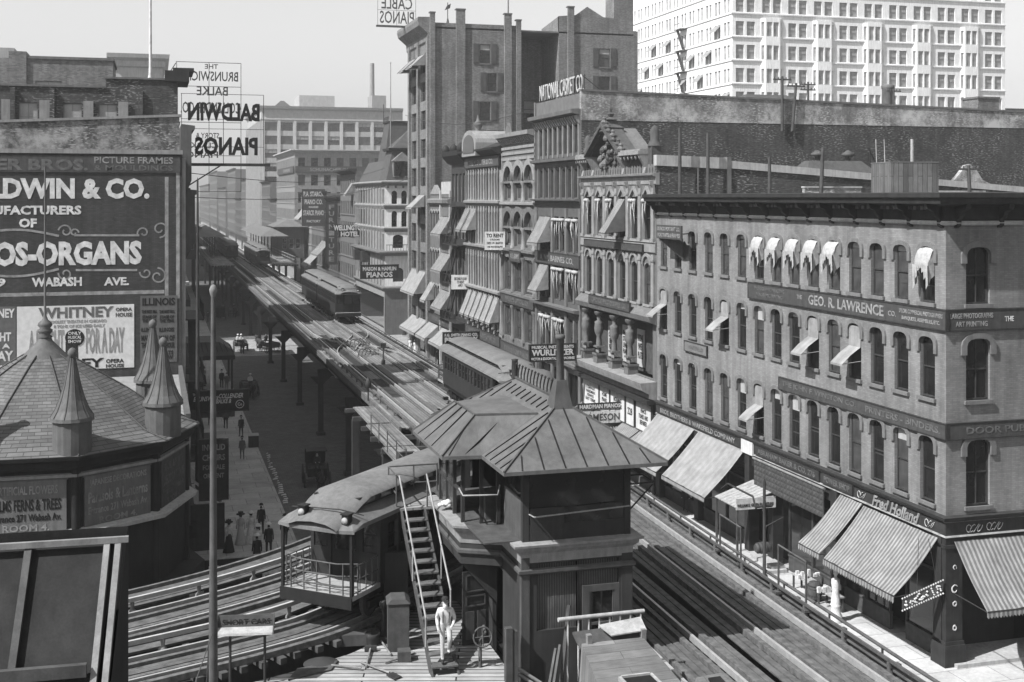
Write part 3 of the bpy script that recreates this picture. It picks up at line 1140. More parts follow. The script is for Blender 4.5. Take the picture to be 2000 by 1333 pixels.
st.box(.3, 5.2, -.35, 1.6, -.05, .16)
st.build('entrance_step', M['stone_w'], CB)
rng = random.Random(4)
orn = MB(TS)                                              # gilt scrolls on the pillar and the fascia
for (x, z, r) in ((.38, 3.2, .16), (.38, 2.6, .1), (.38, 1.6, .1), (.38, 4.1, .09)):
    for k in range(4):
        a = rng.uniform(0, 6.28)
        orn.tube([(x + r * math.cos(a + q) * (1 - q * .12), -.06, z + 1.2 * r * math.sin(a + q) * (1 - q * .12)) for q in [.5 * j for j in range(8)]], .018, 4)
for x, z in ((1.35, 5.68), (2.35, 5.7)):
    for k in range(4):
        a = k * .8
        orn.tube([(x - .3 + .18 * k + .13 * math.cos(q), -.08, z + .16 * math.sin(q + a)) for q in [.8 * j for j in range(7)]], .018, 4)
orn.build('gilt_scrolls', M['cream'], CB)
orn = MB()
for (x, z, r) in ((CW - .35, 3.2, .16), (CW - .35, 2.6, .1), (CW - .35, 1.6, .1)):
    for k in range(4):
        a = rng.uniform(0, 6.28)
        orn.tube([(x + r * math.cos(a + q) * (1 - q * .12), -.065, z + 1.2 * r * math.sin(a + q) * (1 - q * .12)) for q in [.5 * j for j in range(8)]], .018, 4)
for x in (24.3, 29.5):
    for k in range(3):
        orn.tube([(x - .22 + .2 * k + .13 * math.cos(q), -.08, 5.68 + .16 * math.sin(q + k)) for q in [.8 * j for j in range(7)]], .018, 4)
orn.build('gilt_scrolls', M['cream'], CB)

# signs of the corner house
Yc = lambda x: Y0 - x


def front_sign(label, x0, x1, z0, z1, rows, mat='sign_grey', y=-.1, T=.1, name='sign_board', group=None, lmat='cream', Xf=XF, base=Y0, frame='iron', bold=.02):
    W = x1 - x0
    return board_sign(name, label, (Xf + y, base - (x0 + x1) / 2, (z0 + z1) / 2), WEST, W, z1 - z0, mat=mat, rows=rows, T=T, lmat=lmat, frame=frame, group=group, bold=bold)


front_sign('long dark sign band lettered GEO R LAWRENCE under the top windows of the corner building', 13.04, CW + .1, 13.98, 14.77,
           [('PHOTOGRAPHIC MARKETING', 3.3, .2, .17, -6.4, 'dim_letter'), ('PANORAMIC PRINTING', 2.9, .2, -.15, -6.4, 'dim_letter'), ('THE', .5, .2, .05, -3.2, 'grey_letter'), ('GEO. R. LAWRENCE', 6.6, .5, 0, 1.0, 'grey_letter'), ('CO.', .6, .24, -.05, 4.95, 'grey_letter'),
            ('SPECIAL COMMERCIAL PHOTOGRAPHERS', 3.1, .19, .15, 7.05, 'grey_letter'), ('BANQUETS, ASSEMBLIES, ETC.', 2.7, .19, -.16, 7.05, 'grey_letter')])
front_sign('long sign band lettered JOHN F. WINSTON CO PRINTERS BINDERS across the corner building', 16.5, CW + .1, 9.46, 10.05,
           [('THE JOHN F. WINSTON CO.', 7.0, .34, 0, -3.2, 'dim_letter'), ('PRINTERS - BINDERS.', 5.6, .3, 0, 3.9, 'dim_letter')])
t_ = board_sign('sign_board', 'side street sign band lettered LARGE PHOTOGRAPHS ART PRINTING on the corner building', (XF + 5.02, 43.8, 14.375), 0, 10, .79, mat='sign_grey',
                rows=[('LARGE PHOTOGRAPHS', 2.1, .22, .17, -3.85, 'grey_letter'), ('ART PRINTING', 1.55, .22, -.17, -3.85, 'grey_letter'), ('THE', .45, .22, 0, -2.0, 'cream'), ('GEO. R. LAWRENCE CO.', 5.6, .48, 0, 1.6, 'cream')], T=.1)
t_ = board_sign('sign_board', 'side street sign band lettered DOOR PUBL below the second floor windows of the corner building', (XF + 5.02, 43.8, 9.755), 0, 10, .62, mat='sign_grey',
                rows=[('DOOR PUBL', 3.2, .3, 0, -2.5, 'dim_letter')], T=.1)
front_sign('shop fascia board lettered BROTHERS & WAKEFIELD COMPANY over the two white awnings', .3, 12.2, 5.5, 6.0, [('BROS. BROTHERS & WAKEFIELD COMPANY', 10.6, .3, 0, 0, 'grey_letter')], mat='signboard', y=-.16, frame=None)
front_sign('blank pale board on the shop fascia between two sign boards', 12.35, 13.7, 5.35, 6.1, [], mat='white', y=-.2, frame=None)
front_sign('shop fascia board lettered ABRAHAM BAKER & CO with the number 276', 13.9, 20.6, 5.5, 6.0, [('ABRAHAM BAKER & CO. 276', 6.0, .3, 0, 0, 'dim_letter')], mat='signboard', y=-.16, frame=None)
front_sign('short shop fascia board lettered POWER SHOP', 20.9, 23.6, 5.5, 6.0, [('POWER SHOP', 2.3, .3, 0, 0, 'dim_letter')], mat='signboard', y=-.16, frame=None)
t_ = thing('script_sign', 'raised script lettering Fred Holland on the dark fascia over the striped awning', 'sign', (XF - .08, Yc(27.0), 5.7), WEST)
lettering(t_, 'Fred Holland', 3.6, .5, (0, 0, 0), M['grey_letter'], shear=.35, bold=.025, depth=.04)
t_ = front_sign('small faded sign board between the third and second floor windows of the corner building', 4.55, 7.7, 10.05, 10.62, [('WAKEFIELD', 2.2, .24, 0, 0, 'dim_letter')], mat='stone_c')
# one board on struts, its V shadow built below as dark panels
ps = thing('projecting_sign', 'dark projecting sign lettered PORTRAITS & FRAMES on struts between the top floor windows', 'sign', (XF - .1, Yc(4.0), 16.95), WEST)
MB().box(-1.5, 2.3, -1.0, -.9, -.05, .8).build('board', M['sign_grey'], ps)
lettering(ps, 'DUNCO PORTRAIT CO.', 3.4, .25, (.4, -1.003, .57), M['grey_letter'])
lettering(ps, 'PORTRAITS & FRAMES', 3.4, .25, (.4, -1.003, .18), M['grey_letter'])
b = MB()
b.poly([(-1.4, -.9, -.05), (.4, 0, -.05), (.4, 0, -1.35)]).poly([(2.2, -.9, -.05), (.4, 0, -.05), (.4, 0, -1.35)])  # triangles in the form of the sign's cast shadow
b.bar((-1.4, -.9, .3), (-.4, 0, .3), .06).bar((2.2, -.9, .3), (1.2, 0, .3), .06)
b.build('struts_and_shadow', M['sign_grey'], ps)

slope_awning('pale flat awning over the shop at the far end of the corner building', (XF - .05, Yc(.3), 0), WEST, 5.7, 5.4, 2.95, 2.5, 'canvas', .28)
slope_awning('pale awning with dark gusset, second from the far end of the corner building', (XF - .05, Yc(6.6), 0), WEST, 5.9, 5.4, 2.95, 2.4, 'canvas', .28)
slope_awning('short striped awning section beside the big striped awning', (XF - .05, Yc(22.5), 0), WEST, 1.9, 5.3, 3.1, 2.1, 'canvas_s', .3, skew=-.25)
slope_awning('big striped awning hanging over the corner shop on the avenue', (XF - .05, Yc(24.5), 0), WEST, 5.6, 5.25, 3.0, 2.1, 'canvas_s', .32)
slope_awning('striped awning over the side street shop window round the corner', (XF + .35, 43.9, 0), 0, 3.6, 5.2, 2.95, 2.1, 'canvas_s', .3)

# hanging quilted panel, door canopy, barrel and the goods outside the shops
qp = thing('roller_panel', 'grey quilted panel hanging under the fascia above the glass shop front', 'panel', (XF - .25, Yc(17.6), 4.55), WEST)
b = MB()
n = 22
for i in range(n):
    for j in range(5):
        x0_, z0_ = -3.6 + 7.2 * i / n, -.7 + 1.4 * j / 5
        dx, dz = 7.2 / n, 1.4 / 5
        c = (x0_ + dx / 2, -.05, z0_ + dz / 2)
        q = [(x0_, 0, z0_), (x0_ + dx, 0, z0_), (x0_ + dx, 0, z0_ + dz), (x0_, 0, z0_ + dz)]
        for e in range(4):
            b.poly([q[e], q[(e + 1) % 4], c])
b.box(-3.6, 3.6, .01, .05, -.7, .7)
b.build('panel', M['sign_grey'], qp)
MB().tube([(-3.7, 0, .75), (3.7, 0, .75)], .07, 8).build('roller', M['wood'], qp)
dc = thing('door_canopy', 'small lean-to canopy with a name board over the furniture shop door', 'canopy', (XF, Yc(14.6), 3.2), WEST)
b = MB()
for k in range(7):
    x = -1.2 + k * .37
    b.hexa([(x, -2.3, .0), (x + .34, -2.3, .0), (x + .34, 0, .75), (x, 0, .75)], [(x, -2.3, .05), (x + .34, -2.3, .05), (x + .34, 0, .8), (x, 0, .8)])
b.build('roof', M['wood_l'], dc)
b = MB()
for x in (-1.15, 1.3):
    b.box(x - .05, x + .05, -2.25, -2.15, -3.2, 0)
b.build('post', M['wood_d'], dc)
MB().box(1.32, 1.38, -2.3, 0, -.1, .5).build('side_board', M['cream'], dc)
TT = Matrix.Translation((1.385, -1.2, .12)) @ Matrix.Rotation(R(90), 4, 'Z')
lettering(dc, 'WILLIAM E. GEBEN FURNITURE', 2.1, .17, (0, 0, 0), M['black'], M4=TT)
br = thing('barrel', 'dark barrel hung over the step of the furniture shop door', 'barrel', (XF - 1.3, Yc(17.0), 1.35), WEST)
prof = [(.2, -.42), (.27, -.3), (.31, 0), (.27, .3), (.2, .42)]
MB(Matrix.Rotation(R(90), 4, 'X')).lathe(prof, 14).build('staves', M['wood_d'], br)
b = MB(Matrix.Rotation(R(90), 4, 'X'))
for z in (-.3, -.12, .12, .3):
    b.lathe([(.3 if abs(z) < .2 else .28, z - .025), (.315 if abs(z) < .2 else .285, z), (.3 if abs(z) < .2 else .28, z + .025)], 14)
b.build('hoops', M['iron'], br)
MB().tube([(0, 0, .3), (0, .2, 1.1), (0, 1.2, 1.5)], .03, 5).build('hanger', M['iron'], br)
ds = thing('door_step', 'pale stone step before the furniture shop door', 'step', (XF - .5, Yc(15.6), 0), WEST)
MB().box(-1.2, 1.6, -.9, .5, 0, .18).box(-1.0, 1.4, -.3, .5, .18, .34).build('steps', M['stone_w'], ds)
for k, (x, lab) in enumerate(((20.3, 'display table of pale goods under the glass shop window'), (22.7, 'display table of pale goods beside the white statue under the awning edge'))):
    tb = thing('display_table', lab, 'table', (XF - .75, Yc(x), 0), WEST, 'display tables on the east pavement')
    MB().box(-.8, .8, -.3, .3, .7, .76).build('table_top', M['wood_l'], tb)
    for sx in (-.7, .7):
        for sy in (-.22, .22):
            MB().box(sx - .04, sx + .04, sy - .04, sy + .04, 0, .7).build('leg', M['wood_d'], tb)
    gd = MB()
    for q in range(9):
        x_, y_ = rnd.uniform(-.7, .6), rnd.uniform(-.25, .15)
        gd.box(x_, x_ + rnd.uniform(.1, .22), y_, y_ + .12, .765, .765 + rnd.uniform(.1, .4))
    tag(gd.build('goods', M['cloth_w']), 'pale wares crowded on the ' + ('display table under the glass shop window' if k == 0 else 'display table beside the white statue'), 'wares', 'wares on the display tables').location = (XF - .75, Yc(x), 0)
kg = thing('keg', 'dark upright keg standing between the two display tables', 'keg', (XF - .9, Yc(21.5), 0))
MB().lathe([(.26, 0), (.32, .25), (.34, .45), (.32, .65), (.26, .9), (.02, .9)], 14).build('staves', M['wood_d'], kg)
b = MB()
for z in (.15, .3, .6, .75):
    b.lathe([(.325, z - .025), (.345, z), (.325, z + .025)], 14)
b.build('hoops', M['iron'], kg)
sg = thing('statue', 'white plaster figure on a round base outside the shop by the big awning', 'statue', (XF - 1.5, Yc(24.4), 0))
MB().lathe([(.3, 0), (.3, .3), (.24, .4), (.2, .7), (.26, .8), (.0, .82)], 12).build('base', M['cloth_w'], sg)
MB().lathe([(.22, .8), (.2, 1.1), (.15, 1.4), (.2, 1.75), (.19, 1.95), (.07, 2.05), (.06, 2.1), (.11, 2.2), (.1, 2.33), (.03, 2.4)], 12).build('figure', M['cloth_w'], sg)
fb = thing('fret_sign', 'fretwork hanging sign with beaded edge at the street corner beside the striped awning', 'sign', (XF - .9, 44.1, 3.1), R(-20))
b = MB()
b.hexa([(-.9, -.05, -.75), (.75, -.05, .0), (.75, .05, .0), (-.9, .05, -.75)], [(-.9, -.05, -.25), (.75, -.05, .55), (.75, .05, .55), (-.9, .05, -.25)])
b.build('board', M['sign_grey'], fb)
b = MB()
for k in range(18):
    f = k / 17
    for z in (-.75 + f * .75, -.25 + f * .8):
        b.lathe([(.0, -.05), (.05, 0), (0, .05)], 6, (-.9 + 1.65 * f, -.06, z))
for k in range(40):
    f = rng.uniform(.05, .95)
    b.lathe([(.0, -.05), (.06, 0), (0, .05)], 5, (-.9 + 1.65 * f, -.06, -.75 + f * .75 + rng.uniform(.1, .42)))
b.build('beads', M['cream'], fb)
b = MB()
b.tube([(-.3, 0, .1), (-.1, .5, 2.1)], .012, 4).tube([(.5, 0, .5), (.3, .5, 2.1)], .012, 4)
b.build('chain', M['iron'], fb)
mb_ = thing('letter_box', 'dark iron letter box on the pavement by the street corner', 'letter box', (34.35, 40.9, 0), R(10))
MB().box(-.32, .32, -.25, .25, .5, 1.15).prism_x([(-.25, 1.15), (-.2, 1.35), (0, 1.45), (.2, 1.35), (.25, 1.15)], -.32, .32).build('body', M['rust'], mb_)
MB().box(-.2, .2, -.15, .15, 0, .5).build('foot', M['rust'], mb_)
MB().box(-.22, .22, -.27, -.25, 1.0, 1.08).build('slot', M['black'], mb_)

# ---- things on its roof
hut = thing('roof_hut', 'plain boarded box hut on the corner building roof', 'hut', (XF + 9.2, 60.5, 19.4), R(-9))
M['hutwood'] = boards('hut boards', .09, .15, .28, 2.5, 'z')
MB().box(-1.4, 1.4, -1.3, 1.3, 0, 2.0).build('wall', M['hutwood'], hut)
MB().box(-1.42, 1.42, -1.32, 1.32, 2.0, 2.06).build('roof', M['rooftar'], hut)
b = MB()
for x in (-1.2, -.7):
    b.tube([(x, 1.0, 2.0), (x - .05, 1.0, 3.4)], .03, 5)
b.build('ladder', M['wood_l'], hut)
for k, (x0_, x1_, lab) in enumerate(((6.6, 10.5, 'short low brick parapet with pale coping, between roof hut and ornate house'), (13.5, 19.5, 'longer low brick parapet with pale coping running on from the roof hut'))):
    pw = thing('roof_parapet', lab, 'parapet', (XF, 67.0, 19.4), 0, 'low parapets on the corner roof')
    MB().box(x0_, x1_, 0, .3, 0, .65 - .25 * k).build('wall', brick('parapet brick %d' % k, .2, .3, .25, speck=.6), pw)
    MB().box(x0_ - .05, x1_ + .05, -.05, .35, .65 - .25 * k, .75 - .25 * k).build('coping', M['stone_w'], pw)
# ================================================================ the row of fronts beyond the corner house
M['stone_g'] = plain('grey stone front', .11, .16, 1.5, .8)
M['stone_l'] = plain('pale stone front', .19, .28, 1.5, .8)
M['iron_f'] = plain('painted iron front', .075, .11, 1.5, .65)
M['brick_d'] = brick('sooty brick', .05, .085, .06, speck=.22)
M['brick_m'] = brick('old party wall brick', .04, .085, .055, speck=.2)
M['brick_w'] = brick('whitewashed brick', .14, .2, .16, old=.42, speck=.4)
M['slate'] = plain('slate', .06, .095, 2, .7)


def house(name, label, Yfar, Yn, D, ztop, ops, mat, z0=0.0, roofz=None, sides=True, xf=XF):
    W = Yfar - Yn
    t_ = thing(name, label, 'building', (xf, Yfar, 0), WEST)
    wl = MB()
    wall_panel(wl, 0, W, z0, ztop, ops)
    if sides:
        quads_box(wl, W, D, -.1, roofz or ztop - .2)
    wl.build('wall', mat, t_)
    return t_, W


def loc_sign(label, Yfar, x0, x1, z0, z1, rows, mat='sign_grey', out=.12, lmat='grey_letter', frame='iron', **k):
    return front_sign(label, x0, x1, z0, z1, rows, mat=mat, y=-out, base=Yfar, lmat=lmat, frame=frame, **k)


# ---------------------------------------------------------------- ornate house with figures
Yf = 89.0
xs6 = [1.57, 3.9, 6.25, 8.5, 10.7, 13.0]
ops = [(x - .5, x + .5, 16.65, 19.5) for x in xs6] + [(x - .52, x + .52, 12.35, 15.1) for x in xs6] + [(.8, 13.9, 7.45, 11.1), (.6, 13.9, .6, 5.9)]
H, W = house('ornate_building', 'ornate stone house with statues on its balcony and a spired gable, beside the corner building', Yf, 74.42, 30, 20.9, ops, M['stone_g'], roofz=19.6)
for x in xs6:
    window(H, x - .5, x + .5, 16.65, 19.5, .18, 'frame', sill='stone_l')
    window(H, x - .52, x + .52, 12.35, 15.1, .18, 'frame', sill='stone_l')
    a = MB().prism_y([(x - .75, 19.55), (x, 20.25), (x + .75, 19.55), (x + .6, 19.5), (x, 20.0), (x - .6, 19.5)], -.16, .02)
    a.build('gable_hood', M['stone_l'], H)
    a = MB()
    arch_band(a, arch_pts(x - .55, x + .55, 15.0, 15.55, 8), .2, -.14, .02)
    arch_fill(a, arch_pts(x - .52, x + .52, 14.75, 15.1, 8), 15.1, -.01, .2)
    a.build('arch_hood', M['stone_l'], H)
pil = [.45] + [(xs6[i] + xs6[i + 1]) / 2 for i in range(5)] + [14.1]
for x in pil:
    for a, b in ((16.5, 20.1), (12.3, 15.7)):
        q = MB().box(x - .22, x + .22, -.14, .02, a, b).box(x - .28, x + .28, -.2, .02, b - .45, b - .3).box(x - .28, x + .28, -.2, .02, a, a + .25)
        q.build('pilaster', M['stone_l'], H)
    MB().prism_x([(0, 19.9), (-.1, 20.0), (-.16, 20.2), (-.32, 20.3), (-.36, 20.55), (0, 20.6)], x - .1, x + .1).build('scroll_bracket', M['stone_l'], H)
c = MB()
c.sweep([(-.1, 0), (W, 0)], [(.02, 20.3), (.06, 20.35), (.08, 20.82), (.34, 20.92), (.38, 21.05), (-.2, 21.1), (-.2, 20.3)])
c.build('cornice', M['stone_l'], H)
c = MB().sweep([(0, 0), (W, 0)], [(.02, 15.75), (.14, 15.85), (.14, 16.4), (.22, 16.5), (.02, 16.55)])
c.build('string_course', M['stone_l'], H)
c = MB().sweep([(0, 0), (W, 0)], [(.02, 11.1), (.5, 11.3), (.6, 11.65), (.02, 12.2)])
c.build('string_course', M['stone_g'], H)
for k in range(30):                                        # cresting
    x = .25 + k * .487
    MB().prism_y([(x - .16, 21.1), (x + .16, 21.1), (x + .17, 21.45), (x, 21.68), (x - .17, 21.45)], .1, .2).build('cresting', M['stone_g'], H)
# spired gable
q = MB().prism_y([(2.2, 21.05), (8.6, 21.05), (8.6, 22.55), (5.4, 24.5), (2.2, 22.55)], .5, .8)
q.build('gable_wall', M['slate'], H)
for s, (xa, za, xb, zb) in ((0, (1.9, 22.45, 5.4, 24.55)), (1, (8.9, 22.45, 5.4, 24.55))):
    MB().hexa([(xa, -.55, za), (xb, -.55, zb), (xb, .9, zb), (xa, .9, za)], [(xa, -.55, za + .28), (xb, -.55, zb + .28), (xb, .9, zb + .28), (xa, .9, za + .28)]).build('raking_cornice', M['slate'], H)
MB().hexa([(5.45, -.3, 24.3), (8.7, -.1, 22.5), (8.7, 2.2, 22.5), (5.45, 2.2, 24.3)], [(5.45, -.3, 24.5), (8.7, -.1, 22.7), (8.7, 2.2, 22.7), (5.45, 2.2, 24.5)]).build('gable_roof', M['stone_g'], H)
MB().hexa([(2.1, -.1, 22.5), (5.35, -.3, 24.3), (5.35, 2.2, 24.3), (2.1, 2.2, 22.5)], [(2.1, -.1, 22.7), (5.35, -.3, 24.5), (5.35, 2.2, 24.5), (2.1, 2.2, 22.7)]).build('gable_roof', M['slate'], H)
for k in range(13):                                        # knobbed crest along the rakes
    f = abs(k - 6) / 6
    x, z = 5.4 + (k - 6) * .56, 24.75 - 2.05 * f
    MB().lathe([(0, -.1), (.2, .0), (.26, .16), (.12, .34), (.16, .44), (0, .6)], 6, (x, -.3 + rnd.uniform(-.1, .1), z), smooth=False).build('crest_knob', M['slate' if k % 3 else 'stone_g'], H)
MB().lathe([(.5, 23.9), (.6, 24.1), (1.0, 24.25), (.45, 24.6), (.4, 24.8)], 4, (5.4, .2, 0), a0=R(45), smooth=False).build('spire_base', M['slate'], H)
for xa, xb in ((-.6, 2.0), (8.8, 12.6)):
    MB().box(xa, xb, -.5, 1.0, 22.35, 22.6).box(xa + .1, xb - .1, -.35, 1.0, 22.6, 22.72).build('side_cornice', M['stone_l'], H)
    MB().box(xa + .2, xb - .1, .35, 1.0, 21.0, 22.35).build('attic_wall', M['slate'], H)
    for k in range(6):
        x = xa + .2 + (xb - xa - .4) * k / 5
        MB().lathe([(.02, 22.0), (.1, 22.1), (.12, 22.22), (.08, 22.34)], 8, (x, -.3, 0)).build('bead', M['stone_l'], H)
for x in (2.3, 8.5, .1, 12.4):
    MB().prism_x([(.5, 21.1), (-.05, 21.1), (.05, 21.5), (-.2, 21.9), (-.45, 22.35), (.5, 22.35)], x - .18, x + .18).build('scroll_bracket', M['stone_l'], H)
for k in range(26):                                        # carved trophies in the gable
    x = 5.4 + rnd.uniform(-1.7, 1.7)
    z = 21.6 + rnd.uniform(0, 2.5 - abs(x - 5.4) * .9)
    r = rnd.uniform(.12, .3)
    MB().lathe([(.0, -r), (r * .8, -r * .6), (r, 0), (r * .7, r * .7), (0, r * 1.3)], 6, (x, rnd.uniform(-.2, .3), z), a0=k, smooth=False).build('carving', M['slate' if k % 2 else 'stone_g'], H)
MB().lathe([(.95, 24.3), (1.1, 24.5), (.45, 24.75), (.3, 25.0), (.55, 25.1), (.15, 25.3), (.28, 25.5), (.1, 25.65), (.14, 25.9), (.03, 26.1), (.015, 26.6)], 4, (5.4, .3, 0), a0=R(45), smooth=False).build('spire', M['slate'], H)
for x in (-.2, 12.9):
    MB().box(x - .35, x + .35, .2, .9, 21.0, 22.9).lathe([(.5, 22.9), (.42, 23.1), (.3, 23.3), (.34, 23.9), (.2, 24.15), (.02, 24.3)], 8, (x, .55, 0)).build('corner_urn', M['slate'], H)
# loggia: back wall, doors with lettered panels, the four figures
MB().box(.7, 14.0, 1.0, 1.1, 7.4, 11.2).build('loggia_wall', M['wood_d'], H)
for k, x in enumerate((3.9, 6.8, 9.6, 12.9)):
    p_ = MB().box(x - .65, x + .65, .9, .97, 7.7, 10.3).build('door_panel', M['cloth_m'], H)
    lettering(H, ['ART\nCAMERA\nLENSES\nPLATES', 'PHOTO\nSTOCK\nLENSES\nFRAMES', 'KODAK\nPAPER\nPLATES', 'CAMERAS\nPAPERS\nMOUNTS\nFILMS'][k], 1.0, 1.7, (x, .895, 9.1), M['black'])
figx = (1.65, 4.4, 7.5, 10.5)
for x in figx:
    d = MB()
    d.box(x - .38, x + .38, -.55, .2, 7.35, 8.1).box(x - .45, x + .45, -.62, .25, 7.95, 8.1)
    d.build('pedestal', M['stone_g'], H)
    for sx in (-.18, 0, .18):
        MB().lathe([(.06, 8.1), (.1, 8.25), (.05, 8.4), (.07, 8.5)], 6, (x + sx, -.35, 0)).build('baluster', M['stone_l'], H)
    d = MB()
    d.box(x - .36, x + .36, -.55, .1, 8.5, 8.62).lathe([(.22, 8.62), (.2, 9.0), (.17, 9.3), (.3, 9.55), (.36, 9.9), (.3, 10.2), (.34, 10.35), (.12, 10.5), (.17, 10.65), (.16, 10.8), (.32, 10.9), (.36, 11.1)], 10, (x, -.25, 0))
    d.build('figure', M['stone_g'], H)
c = MB().sweep([(0, 0), (W, 0)], [(.02, 6.2), (.5, 6.3), (.55, 6.6), (1.0, 6.85), (1.1, 7.15), (1.15, 7.35), (.02, 7.4)])
c.build('balcony_cornice', M['stone_l'], H)
MB().box(.2, W, -.7, -.05, 5.9, 6.2).build('carved_frieze', M['cornice_d'], H)
# ground floor
for x in (.1, 13.9):
    MB().box(x, x + .5, -.12, .4, -.1, 5.9).build('shop_pier', M['cornice_d'], H)
MB().poly([(.6, .5, -.05), (13.9, .5, -.05), (13.9, .5, 5.9), (.6, .5, 5.9)]).build('shop_window', M['glass'], H)
for k, (xa, xb, tx) in enumerate(((.9, 4.3, 'STEINWAY\nHARDMAN\nPIANOS\nEASY TERMS'), (4.6, 6.5, 'HOME\nPIANO\nPLAYER'), (6.8, 9.5, 'INSTRUMENTS\nFOR RENT AND\nFOR SALE'), (9.8, 11.2, '228'), (11.6, 14.2, 'PIANOS\nTUNED AND\nREPAIRED'))):
    s_ = loc_sign('white ' + ['notice headed STEINWAY', 'notice headed HOME PIANO PLAYER', 'notice headed INSTRUMENTS FOR RENT', 'notice with the number 228', 'notice headed PIANOS TUNED'][k] + ' above the striped shop awnings', Yf, xa, xb, 3.9, 5.75,
                 [(tx, (xb - xa) * .62, 1.1 if k != 3 else .5, 0)], mat='white', out=.25, lmat='black', frame='wood_d', group='white notices over the piano shop')
loc_sign('dark photo supply sign board along the balcony of the statue house', Yf, 3.25, 11.3, 11.7, 12.28, [('CHICAGO PHOTO SUPPLY CO.', 6.8, .36, 0, 0, 'dim_letter')], out=.62)
loc_sign('long blank dark board below the top windows of the ornate statue house', Yf, 1.2, 12.7, 15.84, 16.3, [], out=.26)
for i, x in enumerate(xs6):
    if i == 3:
        slope_awning('long pale striped awning let down from a top window of the ornate statue house', (XF - .05, Yf - (x - .6), 0), WEST, 1.25, 19.35, 17.0, 1.5, 'canvas_s', .2)
    else:
        rag_awning(H, x - .45, x + .45, 19.45, 1.9)
# its long coped party wall above the corner house
pw = thing('party_wall', 'long brick party wall with pale coping stepping down behind the corner building', 'wall', (XF, 74.75, 19.4), 0)
MB().prism_y([(0, -.2), (30, -.2), (30, .55), (5.2, 2.35), (0, 2.6)], -.3, 0).build('wall', M['brick_m'], pw)
b = MB()
b.hexa([(-.05, -.42, 2.15), (5.0, -.42, 1.95), (5.0, .1, 1.95), (-.05, .1, 2.15)], [(-.05, -.42, 2.85), (5.0, -.42, 2.7), (5.0, .1, 2.7), (-.05, .1, 2.85)])
b.build('coping', M['stone_w'], pw)
b = MB()
b.hexa([(5.3, -.42, 2.0), (30, -.42, .3), (30, .1, .3), (5.3, .1, 2.0)], [(5.3, -.42, 2.5), (30, -.42, .7), (30, .1, .7), (5.3, .1, 2.5)])
b.build('coping', M['stone_w'], pw)
MB().box(5.0, 5.3, -.45, .15, -.2, 2.75).build('pier', M['stone_g'], pw)
MB().tube([(2.9, -.4, -.2), (2.9, -.4, 2.0)], .05, 6).build('downpipe', M['stone_w'], pw)
hr = thing('hip_skylight', 'dark hipped roof light with two round vents behind the party wall', 'roof light', (XF + 17.5, 82, 19.6))
MB().hexa([(-4.5, -3, 0), (4.5, -3, 0), (4.5, 3, 0), (-4.5, 3, 0)], [(-2.2, -.4, 2.6), (2.2, -.4, 2.6), (2.2, .4, 2.6), (-2.2, .4, 2.6)]).build('roof', M['slate'], hr)
for x in (-1.3, 1.3):
    MB().lathe([(.2, 2.5), (.2, 2.9), (.5, 3.0), (.5, 3.15), (.1, 3.4)], 10, (x, 0, 0)).build('vent', M['slate'], hr)
gs = thing('stepped_gable', 'small stepped brick gable standing behind the far end of the party wall', 'gable', (XF + 28, 80, 19.6))
MB().prism_y([(-1.9, 0), (1.9, 0), (1.9, .9), (1.2, 1.2), (.7, 1.9), (.1, 2.4), (-.3, 2.3), (-.8, 1.7), (-1.4, 1.1), (-1.9, .9)], 0, .4).build('wall', M['brick_w'], gs)

# ---------------------------------------------------------------- warehouse with the big party wall
Yf = 100.8
groups = [(1.3, 4.3), (5.0, 7.9), (8.5, 11.35)]
ops = [(1.1 + 1.28 * k, 2.1 + 1.28 * k, 22.95, 25.1) for k in range(8)]
ops += [(1.1 + 1.47 * k, 2.25 + 1.47 * k, 19.45, 21.7) for k in range(7)]
for a, b in groups:
    ops += [(a, b, 15.1, 17.9), (a, b, 11.15, 13.9), (a, b, 7.0, 9.8)]
ops += [(.7, 11.2, .6, 5.6)]
H, W = house('warehouse_building', 'tall iron fronted warehouse carrying roof letters and a long side wall with a whitewashed top', Yf, 89.15, 60, 26.4, ops, M['iron_f'], roofz=26.0, sides=False)
b = MB()
b.poly([(0, 0, -.1), (0, 60, -.1), (0, 60, 25.9), (0, 0, 25.9)]).poly([(0, 60, -.1), (W, 60, -.1), (W, 60, 25.4), (0, 60, 25.4)])
b.poly([(W, 0, -.1), (W, 60, -.1), (W, 60, 25.4), (W, 0, 25.4)])
b.build('side_wall', M['brick_m'], H)
MB().poly([(0, 0, 26.0), (W, 0, 26.0), (W, 60, 25.3), (0, 60, 25.3)]).build('roof', M['rooftar'], H)
MB().hexa([(W - .35, -.02, 25.4), (W + .03, -.02, 25.4), (W + .03, 60, 25.4), (W - .35, 60, 25.4)], [(W - .35, -.02, 27.65), (W + .03, -.02, 27.65), (W + .03, 60, 26.3), (W - .35, 60, 26.3)]).build('side_parapet', M['brick_w'], H)
MB().hexa([(W - .42, -.05, 27.65), (W + .1, -.05, 27.65), (W + .1, 60, 26.3), (W - .42, 60, 26.3)], [(W - .42, -.05, 27.8), (W + .1, -.05, 27.8), (W + .1, 60, 26.45), (W - .42, 60, 26.45)]).build('coping', M['stone_g'], H)
MB().box(0, W - .4, 0, .35, 26.4, 27.5).build('front_parapet', M['stone_g'], H)
MB().box(-.3, .05, -.1, .4, 10, 27.6).build('pilaster', M['stone_g'], H)
